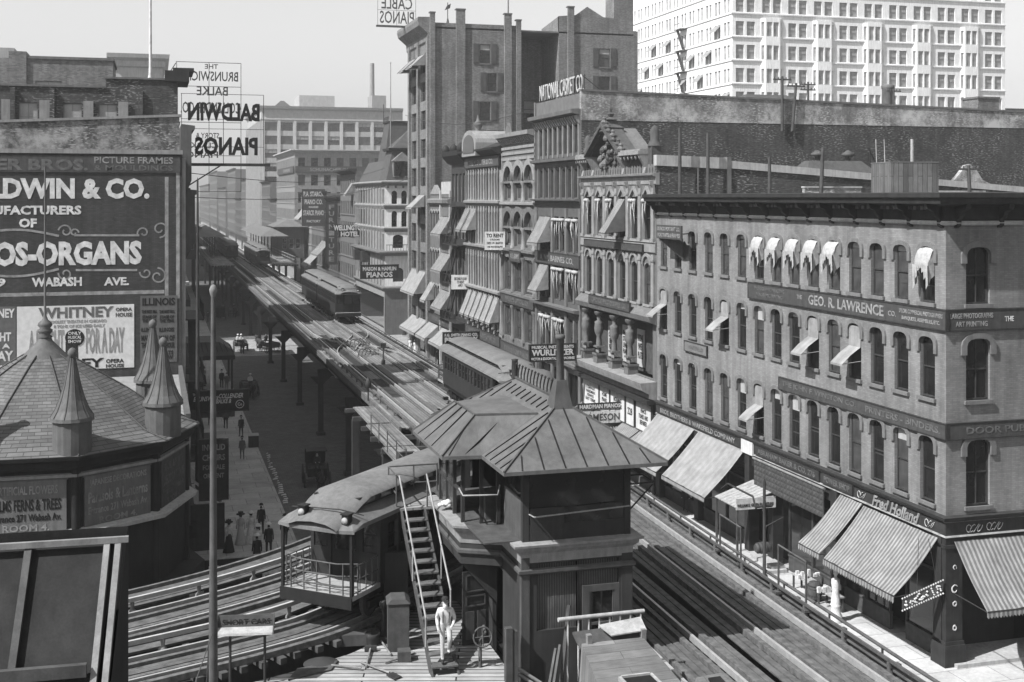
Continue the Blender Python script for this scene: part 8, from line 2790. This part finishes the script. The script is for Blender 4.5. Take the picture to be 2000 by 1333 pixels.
for label, x, y, w_ in (('low hip roofed station house on the sunny side of the elevated tracks', 25.0, 262, 5.6), ('low hip roofed station house on the shaded side of the elevated tracks', 3.2, 262, 5.4)):
    HSE = thing('station_house', label, 'station house', (x, y, 6.6), 0, 'station houses')
    so = [(1.0, 2.0, 2.0, 4.2), (2.4, 3.4, 2.0, 4.2), (3.8, 4.8, 2.0, 4.2)]
    b = MB()
    wall_panel(b, 0, w_, 0, 6.6, so)
    quads_box(b, w_, 14, -.0, 6.5)
    b.build('wall', M['iron_f'], HSE)
    for o in so:
        window(HSE, o[0], o[1], o[2], o[3], .15, 'frame_l', fw=.1)
    MB().hexa([(-.9, -.9, 6.6), (w_ + .9, -.9, 6.6), (w_ + .9, 15, 6.6), (-.9, 15, 6.6)], [(w_ * .4, 3, 8.0), (w_ * .6, 3, 8.0), (w_ * .6, 11, 8.0), (w_ * .4, 11, 8.0)]).build('roof', M['car_roof'], HSE)
    MB().box(-.95, w_ + .95, -.95, 15.05, 6.4, 6.6).build('eaves', M['cornice_d'], HSE)
    for xx in (.5, w_ - .5):
        for yy in (1, 13):
            MB().box(xx - .2, xx + .2, yy - .2, yy + .2, -6.75, 0).build('column', M['girder'], HSE)
# ================================================================ people, horses and wagons
def faces_mat(me, mats, fn):
    for m in mats:
        me.materials.append(M[m])
    for p in me.polygons:
        c = p.center
        p.material_index = fn(c)


def person_body(stride=.22, arm=.12, lean=0.0):
    v = [(0, 0, .96), (0, .01, 1.14), (0, .0 + lean, 1.34), (0, .0 + lean, 1.46), (0, .03 + lean, 1.56), (0, .035 + lean, 1.68),
         (-.17, lean, 1.41), (-.22, -arm * .5 + lean, 1.15), (-.23, arm * .6 + lean, .92), (-.23, arm + lean, .84),
         (.17, lean, 1.41), (.22, arm * .4 + lean, 1.15), (.23, -arm * .3 + lean, .92), (.23, -arm * .2 + lean, .84),
         (-.09, 0, .92), (-.1, stride * .55, .5), (-.1, stride * .35, .09), (-.1, stride * .35 + .14, .035),
         (.09, 0, .92), (.1, -.02, .5), (.1, -stride * .9, .12), (.1, -stride * .9 + .14, .05)]
    e = [(0, 1), (1, 2), (2, 3), (3, 4), (4, 5), (2, 6), (6, 7), (7, 8), (8, 9), (2, 10), (10, 11), (11, 12), (12, 13), (0, 14), (14, 15), (15, 16), (16, 17), (0, 18), (18, 19), (19, 20), (20, 21)]
    r = [(.15, .11), (.14, .1), (.16, .11), .055, (.075, .09), (.06, .075), .075, .05, .04, .04, .075, .05, .04, .04, .095, .065, .045, .04, .095, .065, .045, .04]
    return skin_mesh('body', v, e, r, 1)


def hat(parent, kind, y=.035, z=1.72):
    m = MB()
    if kind == 'derby':
        m.lathe([(.15, 0), (.14, .01), (.095, .012), (.1, .06), (.08, .11), (.0, .13)], 12, (0, y, z))
        return m.build('hat', M['suit'], parent)
    if kind == 'straw':
        m.lathe([(.16, 0), (.16, .012), (.1, .014), (.1, .09), (.0, .095)], 12, (0, y, z))
        return m.build('hat', M['straw'], parent)
    if kind == 'big':
        m.lathe([(.24, .0), (.25, .03), (.13, .05), (.12, .13), (.0, .16)], 12, (0, y, z - .02))
        for k in range(5):
            a = k * 1.3
            m.lathe([(0, -.06), (.07, 0), (0, .07)], 6, (.1 * math.cos(a), y + .1 * math.sin(a), z + .1))
        return m.build('hat', M['suit'], parent)
    if kind == 'white':
        m.lathe([(.2, .0), (.21, .03), (.12, .05), (.12, .12), (.0, .15)], 12, (0, y, z - .02))
        return m.build('hat', M['cloth_w'], parent)


def man(label, suit='suit', hat_='derby', stride=.24):
    t_ = thing('person', label, 'person', (0, 0, 0), 0, 'people on the pavements')
    me = person_body(stride)
    faces_mat(me, [suit, 'skin', 'hair'], lambda c: 1 if (c.z > 1.47 and (c.y > .03 or c.z < 1.56)) or (c.z < .9 and abs(c.x) > .17) else (2 if c.z > 1.47 else 0))
    put('body', me, t_)
    cl = MB()
    cl.lathe([(.2, .78), (.185, .95), (.165, 1.1), (.19, 1.3), (.17, 1.42), (.07, 1.48)], 12, squash=.72)
    cl.build('jacket', M[suit], t_)
    hat(t_, hat_)
    return t_


def woman(label, skirt='suit', blouse='cloth_w', hat_='big'):
    t_ = thing('person', label, 'person', (0, 0, 0), 0, 'people on the pavements')
    me = person_body(.12, .16)
    faces_mat(me, [blouse, 'skin', 'hair'], lambda c: 1 if (c.z > 1.47 and (c.y > .04 or c.z < 1.56)) or (c.z < .9 and abs(c.x) > .17) else (2 if c.z > 1.47 else 0))
    put('body', me, t_)
    vs = [(.34, .02), (.33, .06), (.27, .35), (.2, .7), (.17, .9), (.115, 1.06)]
    m = MB()
    m.lathe(vs, 14, squash=.9)
    for i, p in enumerate(m.v):
        if p[2] < .5:
            m.v[i] = (p[0] * (1 + .06 * math.sin(i * 2.3)), p[1] * (1 + .06 * math.cos(i * 1.7)), p[2])
    m.build('skirt', M[skirt], t_)
    MB().lathe([(.125, 1.04), (.17, 1.2), (.19, 1.32), (.16, 1.43), (.06, 1.49)], 12, squash=.75).build('blouse', M[blouse], t_)
    MB().lathe([(.0, 1.58), (.09, 1.62), (.1, 1.68), (.05, 1.74)], 8, (0, -.02, 0)).build('hair', M['hair'], t_)
    hat(t_, hat_)
    return t_


P_dark = man('man in dark suit and derby hat')
P_straw = man('man in dark suit and straw hat', hat_='straw')
P_grey = man('man in grey suit and dark hat', 'suit_g')
W_blouse = woman('woman in dark skirt and white blouse')
W_white = woman('woman in white dress', 'cloth_w', 'cloth_w', 'white')
W_grey = woman('woman in grey patterned dress and big dark hat', 'cloth_m', 'cloth_m', 'big')
used_p = set()


def ground_pt(u, v, z=0.0):
    d = F * (HC - z) / (v - 385)
    l = (u - 1000) / F * d
    return d * SA + l * CA, d * CA - l * SA


def place(proto, u, v, rz, label):
    x, y = ground_pt(u, v)
    if proto.name in used_p:
        o = dup(proto, (x, y, 0), R(rz), label)
    else:
        o = proto
        used_p.add(proto.name)
        o.location, o.rotation_euler, o['label'] = (x, y, 0), (0, 0, R(rz)), label
    s = rnd.uniform(.96, 1.05)
    o.scale = (s, s, s)
    return o


for a in ((P_dark, 471, 854, 5, 'man in dark suit walking alone up the shaded pavement, farther of two in line'), (P_grey, 473, 898, 3, 'man in grey jacket walking up the shaded pavement, closer behind another man'),
          (W_blouse, 447, 1079, 20, 'woman in dark skirt and white blouse striding by the pavilion'), (W_grey, 470, 1064, 0, 'woman in grey patterned dress and big dark hat beside a woman in white'), (W_white, 490, 1061, -5, 'woman in pale dress between the patterned dress and the tall dark man'),
          (P_dark, 510, 1044, 0, 'tall man in dark suit and derby hat walking just ahead of the women'), (W_white, 503, 1092, 0, 'woman in white dress following behind, above the edge of the tracks'), (P_straw, 525, 1087, 0, 'man in dark suit and straw hat beside the woman in white dress'),
          (P_straw, 502, 1112, 0, 'man in straw hat half hidden by the edge of the elevated tracks'), (P_dark, 556, 1066, -10, 'man in dark suit by the kerb, half hidden by the elevated car'),
          (P_dark, 433, 758, 180, 'man in dark suit coming down the pavement, one of a close pair'), (P_grey, 443, 762, 175, 'man in grey coat coming down the pavement in a close pair'), (P_dark, 389, 836, 0, 'man whose legs show under the hanging BRUNSWICK sign, next to the wall'), (P_grey, 410, 832, 180, 'man in grey under the hanging BRUNSWICK sign, in the middle'), (P_dark, 441, 838, 0, 'man whose legs show under the street end of the BRUNSWICK sign'),
          (P_dark, 397, 629, 180, 'man in dark suit far up the shaded pavement beyond the marquee'), (P_dark, 406, 630, 175, 'man in dark suit alongside another far up the shaded pavement'), (P_grey, 387, 618, 0, 'man in grey by the shop fronts beyond the marquee'),
          (P_dark, 403, 699, 0, 'man in dark suit standing under the marquee, near the shop wall'), (P_grey, 415, 706, 180, 'man in grey suit walking out from under the marquee'), (P_dark, 426, 703, 0, 'man in dark suit by the mast under the marquee'), (W_blouse, 441, 700, 0, 'woman in dark skirt at the kerb end of the marquee'),
          (W_white, 389, 716, 180, 'woman in white dress among shoppers near the marquee'), (W_white, 397, 712, 0, 'woman in white dress and white hat among shoppers near the marquee'), (P_dark, 388, 745, 0, 'man in dark suit by the shop fronts before the marquee'), (W_blouse, 398, 750, 180, 'woman in white blouse by the shop fronts before the marquee'), (P_straw, 393, 772, 0, 'man in straw hat by the shop fronts behind the hanging sign'), (P_grey, 400, 790, 180, 'man in grey right behind the hanging BRUNSWICK sign'),
          (P_dark, 416, 738, 5, 'man in dark suit in mid pavement beyond the hanging sign'), (P_dark, 424, 1010, 10, 'man in dark suit by the dark hanging board next to the pavilion'),
          (W_white, 801, 688, 150, 'woman in white dress and big hat on the sunny pavement, left of a pair'), (W_white, 811, 692, 160, 'woman in white dress on the sunny pavement, right of a pair'), (P_dark, 853, 713, 180, 'man in dark suit on the sunny pavement under the BRADBURY sign'), (P_dark, 808, 664, 0, 'man in the shade of the white awnings on the sunny pavement'), (P_grey, 815, 662, 180, 'man in grey in the shade of the white awnings'), (W_blouse, 790, 655, 180, 'woman in white blouse at the far end of the white awnings'),
          (P_dark, 1339, 1000, 160, 'man in dark suit walking close to the shop fronts below the pale awning')):
    place(*a[:4], a[4].replace(', left of a pair', ', the farther of a pair').replace(', right of a pair', ', the closer of a pair'))
# all prototypes are in use above

# ---------------------------------------------------------------- the man coming down the cabin stair
WK = thing('person', 'man in white shirt, pale trousers and dark cap stepping down the cabin stair', 'person', (7.62, 32.58, 7.06), R(172))
WK.scale = (.92, .92, .92)
v = [(0, 0, .9), (.0, .03, 1.06), (.02, .08, 1.26), (.03, .12, 1.4), (.03, .17, 1.5), (.03, .2, 1.6), (.03, .2, 1.68),
     (-.18, .09, 1.34), (-.27, .02, 1.08), (-.2, .2, .93), (-.14, .26, .9),
     (.2, .07, 1.34), (.25, -.04, 1.08), (.24, .1, .86), (.23, .16, .8),
     (-.1, 0, .86), (-.11, .2, .5), (-.09, .02, .14), (-.09, .2, .06),
     (.1, 0, .86), (.1, .06, .44), (.1, .1, -.1), (.1, .26, -.19)]
e = [(0, 1), (1, 2), (2, 3), (3, 4), (4, 5), (5, 6), (2, 7), (7, 8), (8, 9), (9, 10), (2, 11), (11, 12), (12, 13), (13, 14), (0, 15), (15, 16), (16, 17), (17, 18), (0, 19), (19, 20), (20, 21), (21, 22)]
r = [(.155, .12), (.15, .115), (.17, .125), .06, (.075, .085), (.085, .1), (.06, .075), .085, .06, .042, .035, .085, .06, .042, .035, .1, .075, .055, .045, .1, .075, .055, .045]
# fingers of both hands
for (hx, hy, hz, base, sx) in ((-.14, .26, .9, 10, 1), (.23, .16, .8, 14, -1)):
    for k in range(4):
        a = len(v)
        off = (k - 1.5) * .019
        L = (.036, .042, .04, .03)[k]
        v += [(hx + off * .6, hy + .03 + .012 * abs(k - 1.5), hz - .035 + off * .3), (hx + off * .7, hy + .03 + L * .5, hz - .035 - L)]
        e += [(base, a), (a, a + 1)]
        r += [.0095, .008]
    a = len(v)
    v += [(hx + sx * .035, hy + .02, hz - .01), (hx + sx * .05, hy + .045, hz - .035)]
    e += [(base, a), (a, a + 1)]
    r += [.011, .009]
me = skin_mesh('body', v, e, r, 2)
faces_mat(me, ['cloth_w', 'cloth_m', 'skin', 'suit'], lambda c: 2 if c.z > 1.43 or (abs(c.x) > .12 and c.y > .2 and .75 < c.z < .95) or (c.x > .18 and c.z < .83 and c.y > .1) else (3 if (c.z < .12 and c.y > .02 and c.x < 0) or (c.z < -.08) else (1 if c.z < .93 else 0)))
put('body', me, WK)
MB().lathe([(.105, 0), (.1, .05), (.07, .09), (0, .1)], 12, (.03, .19, 1.68)).hexa([(-.06, .26, 1.68), (.12, .26, 1.68), (.09, .36, 1.66), (-.03, .36, 1.66)], [(-.06, .26, 1.7), (.12, .26, 1.7), (.09, .36, 1.675), (-.03, .36, 1.675)]).build('cap', M['suit'], WK)
MB().lathe([(0, -.12), (.05, -.08), (.075, 0), (.06, .05), (0, .07)], 10, (.03, .255, 1.52)).build('beard', M['cloth_w'], WK)
MB().lathe([(0, -.03), (.016, -.015), (.012, .02), (0, .04)], 6, (.03, .305, 1.6)).build('nose', M['skin'], WK)
for s in (-1, 1):
    MB().lathe([(0, -.012), (.011, 0), (0, .012)], 6, (.03 + s * .035, .29, 1.635)).build('eye', M['hair'], WK)
    MB().lathe([(0, -.03), (.018, 0), (0, .03)], 6, (.03 + s * .088, .2, 1.6)).build('ear', M['skin'], WK)
    MB().tube([(s * .08, .12, 1.4), (s * .1, .19, 1.25), (s * .09, .13, .98)], .018, 5).build('brace', M['suit_g'], WK)


# ---------------------------------------------------------------- horses and vehicles
def horse(coat='horse'):
    v = [(0, 0, 1.15), (0, .35, 1.14), (0, -.4, 1.17), (0, -.68, 1.2), (0, .72, 1.25), (0, .98, 1.55), (0, 1.12, 1.78), (0, 1.3, 1.68), (0, 1.5, 1.45), (0, -.8, 1.1), (0, -.88, .75)]
    e = [(0, 1), (0, 2), (2, 3), (1, 4), (4, 5), (5, 6), (6, 7), (7, 8), (3, 9), (9, 10)]
    r = [(.27, .3), (.28, .32), (.26, .28), (.2, .24), (.2, .26), (.12, .18), (.1, .13), (.085, .11), (.06, .07), .05, .06]
    for sx, y0, pts in ((-.14, .42, 'f'), (.14, .42, 'f2'), (-.14, -.55, 'h'), (.14, -.55, 'h2')):
        a = len(v)
        if pts[0] == 'f':
            dy = .12 if pts == 'f' else -.05
            v += [(sx, y0, .95), (sx, y0 + dy, .58), (sx, y0 + dy * .8, .3), (sx, y0 + dy, .05)]
            e += [(1, a), (a, a + 1), (a + 1, a + 2), (a + 2, a + 3)]
        else:
            dy = .1 if pts == 'h' else -.08
            v += [(sx, y0, 1.0), (sx, y0 + .1 + dy, .78), (sx, y0 - .14 + dy, .5), (sx, y0 - .08 + dy, .05)]
            e += [(3, a), (a, a + 1), (a + 1, a + 2), (a + 2, a + 3)]
        r += [.11, .075, .048, .06]
    for s in (-1, 1):
        a = len(v)
        v += [(s * .05, 1.1, 1.86), (s * .06, 1.12, 1.95)]
        e += [(6, a), (a, a + 1)]
        r += [.03, .012]
    me = skin_mesh('body', v, e, r, 1)
    me.materials.append(M[coat])
    t_ = thing('horse', 'dark harness horse', 'horse', (0, 0, 0), 0, 'harness horses')
    put('body', me, t_)
    MB().prism_x([(.62, 1.5), (.95, 1.85), (1.1, 1.9), (1.0, 1.65), (.75, 1.4)], -.03, .03).build('mane', M['hair'], t_)
    m = MB()
    m.tube([(.3 * math.cos(a), .6 + .08 * math.sin(a), 1.22 + .4 * math.sin(a)) for a in [2 * math.pi * k / 12 for k in range(13)]], .05, 5)
    m.build('collar', M['black'], t_)
    return t_


def wheel(parent, x, y, rr):
    m = MB()
    ring = [(x, y + rr * math.cos(2 * math.pi * k / 18), rr + rr * math.sin(2 * math.pi * k / 18)) for k in range(19)]
    m.tube(ring, .035, 5)
    w_ = m.build('wheel', M['wood_d'], parent)
    s = MB()
    for k in range(6):
        a = math.pi * k / 6
        s.tube([(x, y - rr * math.cos(a), rr - rr * math.sin(a)), (x, y + rr * math.cos(a), rr + rr * math.sin(a))], .02, 4)
    s.lathe([(.08, -.1), (.08, .1)], 8, (x, y, rr)) if 0 else None
    s.build('spokes', M['wood_d'], w_)


def wagon(label, kind='box'):
    t_ = thing('wagon', label, 'wagon', (0, 0, 0), 0, 'horse drawn vehicles')
    if kind == 'box':
        MB().box(-.75, .75, -1.5, 1.5, .75, .85).box(-.75, -.7, -1.5, 1.5, .85, 1.3).box(.7, .75, -1.5, 1.5, .85, 1.3).box(-.7, .7, -1.5, -1.45, .85, 1.3).build('box', M['wood_d'], t_)
        MB().box(-.6, .6, .9, 1.3, 1.3, 1.4).build('seat', M['wood_d'], t_)
        MB().box(-.7, .7, -1.35, .6, .86, 1.15).build('load', M['suit_g'], t_)
    else:
        MB().box(-.65, .65, -1.1, .9, .7, 1.25).box(-.65, .65, -1.1, -1.0, 1.25, 1.9).build('body', M['black'], t_)
        MB().prism_x([(-1.15, 1.3), (-1.2, 2.2), (-.9, 2.35), (.4, 2.35), (.4, 2.28), (-.8, 2.25), (-1.05, 1.3)], -.7, .7).build('hood', M['black'], t_)
        MB().box(-.55, .55, .2, .7, 1.25, 1.35).build('seat', M['wood_d'], t_)
    for x in (-.85, .85):
        wheel(t_, x, -.85, .62)
        wheel(t_, x, .85, .5)
    for x in (-.35, .35):
        MB().tube([(x, 1.2, .75), (x, 2.2, 1.0), (x, 4.0, 1.1)], .035, 5).build('shaft', M['wood_d'], t_)
    MB().tube([(-.85, -.85, .62), (.85, -.85, .62)], .04, 5).tube([(-.85, .85, .5), (.85, .85, .5)], .04, 5).build('axle', M['iron'], t_)
    return t_


def seated(label, top='cloth_w'):
    t_ = thing('person', label, 'person', (0, 0, 0), 0, 'drivers and riders')
    v = [(0, 0, .1), (0, -.02, .35), (0, .0, .55), (0, .03, .68), (0, .05, .8), (0, .05, .88), (-.18, 0, .52), (-.22, .12, .3), (-.1, .3, .26), (.18, 0, .52), (.22, .12, .3), (.1, .3, .26),
         (-.1, .05, .1), (-.11, .42, .12), (-.11, .46, -.3), (-.11, .58, -.34), (.1, .05, .1), (.11, .42, .12), (.11, .46, -.3), (.11, .58, -.34)]
    e = [(0, 1), (1, 2), (2, 3), (3, 4), (4, 5), (2, 6), (6, 7), (7, 8), (2, 9), (9, 10), (10, 11), (0, 12), (12, 13), (13, 14), (14, 15), (0, 16), (16, 17), (17, 18), (18, 19)]
    r = [(.16, .13), (.15, .11), (.17, .11), .055, (.08, .09), .07, .08, .055, .04, .08, .055, .04, .1, .075, .05, .045, .1, .075, .05, .045]
    me = skin_mesh('body', v, e, r, 1)
    faces_mat(me, [top, 'suit', 'skin'], lambda c: 2 if c.z > .66 or (c.y > .24 and .2 < c.z < .32 and abs(c.x) < .15) else (1 if c.z < .2 else 0))
    put('body', me, t_)
    hat(t_, 'straw' if top == 'cloth_w' else 'derby', .05, .87)
    return t_


HB_ = horse()
WG = wagon('open box wagon')
CG = wagon('hooded carriage', 'hood')
S1 = seated('driver in white shirt')
S2 = seated('driver in dark coat', 'suit')
usedv = set()


def at_ground(o, u, v, rz, label, dy=0.0, dx=0.0, dz=0.0):
    x, y = ground_pt(u, v, -.15)
    a = R(rz)
    p = (x + dx * math.cos(a) - dy * math.sin(a), y + dx * math.sin(a) + dy * math.cos(a), -.15 + dz)
    if o.name in usedv:
        return dup(o, p, a, label)
    usedv.add(o.name)
    o.location, o.rotation_euler, o['label'] = p, (0, 0, a), label
    return o


for k, (u, v, rz, wg, dr, what) in enumerate(((487, 772, 180, WG, S1, 'coming down the avenue beside the pavement'), (470, 686, 180, WG, S1, 'crossing the sunlit strip beyond the marquee'), (618, 946, 178, CG, S2, 'passing the iron columns'), (430, 626, 0, CG, S2, 'in the deep shade beyond the crossing'), (527, 688, 20, WG, S2, 'by the columns at the crossing'), (456, 618, 180, WG, S2, 'far up the shaded roadway'))):
    nm = 'open box wagon' if wg is WG else 'hooded carriage'
    at_ground(wg, u, v, rz, nm + ' ' + what)
    at_ground(HB_, u, v, rz, 'dark horse drawing the ' + nm + ' ' + what, dy=3.0)
    at_ground(dr, u, v, rz, ('driver in white shirt on the ' if dr is S1 else 'driver in dark coat on the ') + nm + ' ' + what, dy=1.05 if wg is WG else .4, dz=1.35)
at_ground(S1, 470, 686, 180, 'second white shirted rider on the wagon crossing the sunlit strip', dy=1.0, dx=.4, dz=1.35)

# odds and ends on the pavements
bn = thing('litter_bin', 'dark litter box with pale lid at the kerb of the shaded pavement', 'litter box', (*ground_pt(495, 873), 0))
MB().box(-.38, .38, -.3, .3, 0, .9).build('body', M['iron'], bn)
MB().hexa([(-.42, -.34, .9), (.42, -.34, .9), (.42, .34, .9), (-.42, .34, .9)], [(-.4, -.3, .97), (.4, -.3, .97), (.4, .3, 1.02), (-.4, .3, 1.02)]).build('lid', M['cloth_m'], bn)
lt = MB()
for k in range(26):
    u, v = 520 + 40 * k / 26 + rnd.uniform(-3, 3), 885 + 100 * k / 26
    x, y = ground_pt(u, v, -.1)
    x = max(7.9, x)
    s = rnd.uniform(.08, .2)
    lt.add([(x - s, y - s * .6, -.145), (x + s, y - s * .5, -.13), (x + s * .8, y + s, -.1), (x - s * .7, y + s * .8, -.14)], [(0, 1, 2, 3)])
tag(lt.build('litter', M['cloth_w'], recalc=False), 'scraps of white paper littering the gutter along the kerb', 'litter', kind='stuff')
# ================================================================ the air over the avenue
def build_haze():
    m = bpy.data.materials.new('haze')
    m.use_nodes = True
    t = m.node_tree
    t.nodes.remove(t.nodes['Principled BSDF'])
    v = t.nodes.new('ShaderNodeVolumePrincipled')
    v.inputs['Color'].default_value = g(.93)
    v.inputs['Density'].default_value = HAZE
    v.inputs['Anisotropy'].default_value = .7
    t.links.new(v.outputs['Volume'], t.nodes['Material Output'].inputs['Volume'])
    o = MB().box(-300, 400, -60, 1500, -1.3, 75).build('haze', m)
    tag(o, 'pale summer haze over the avenue', kind='stuff')


build_haze()
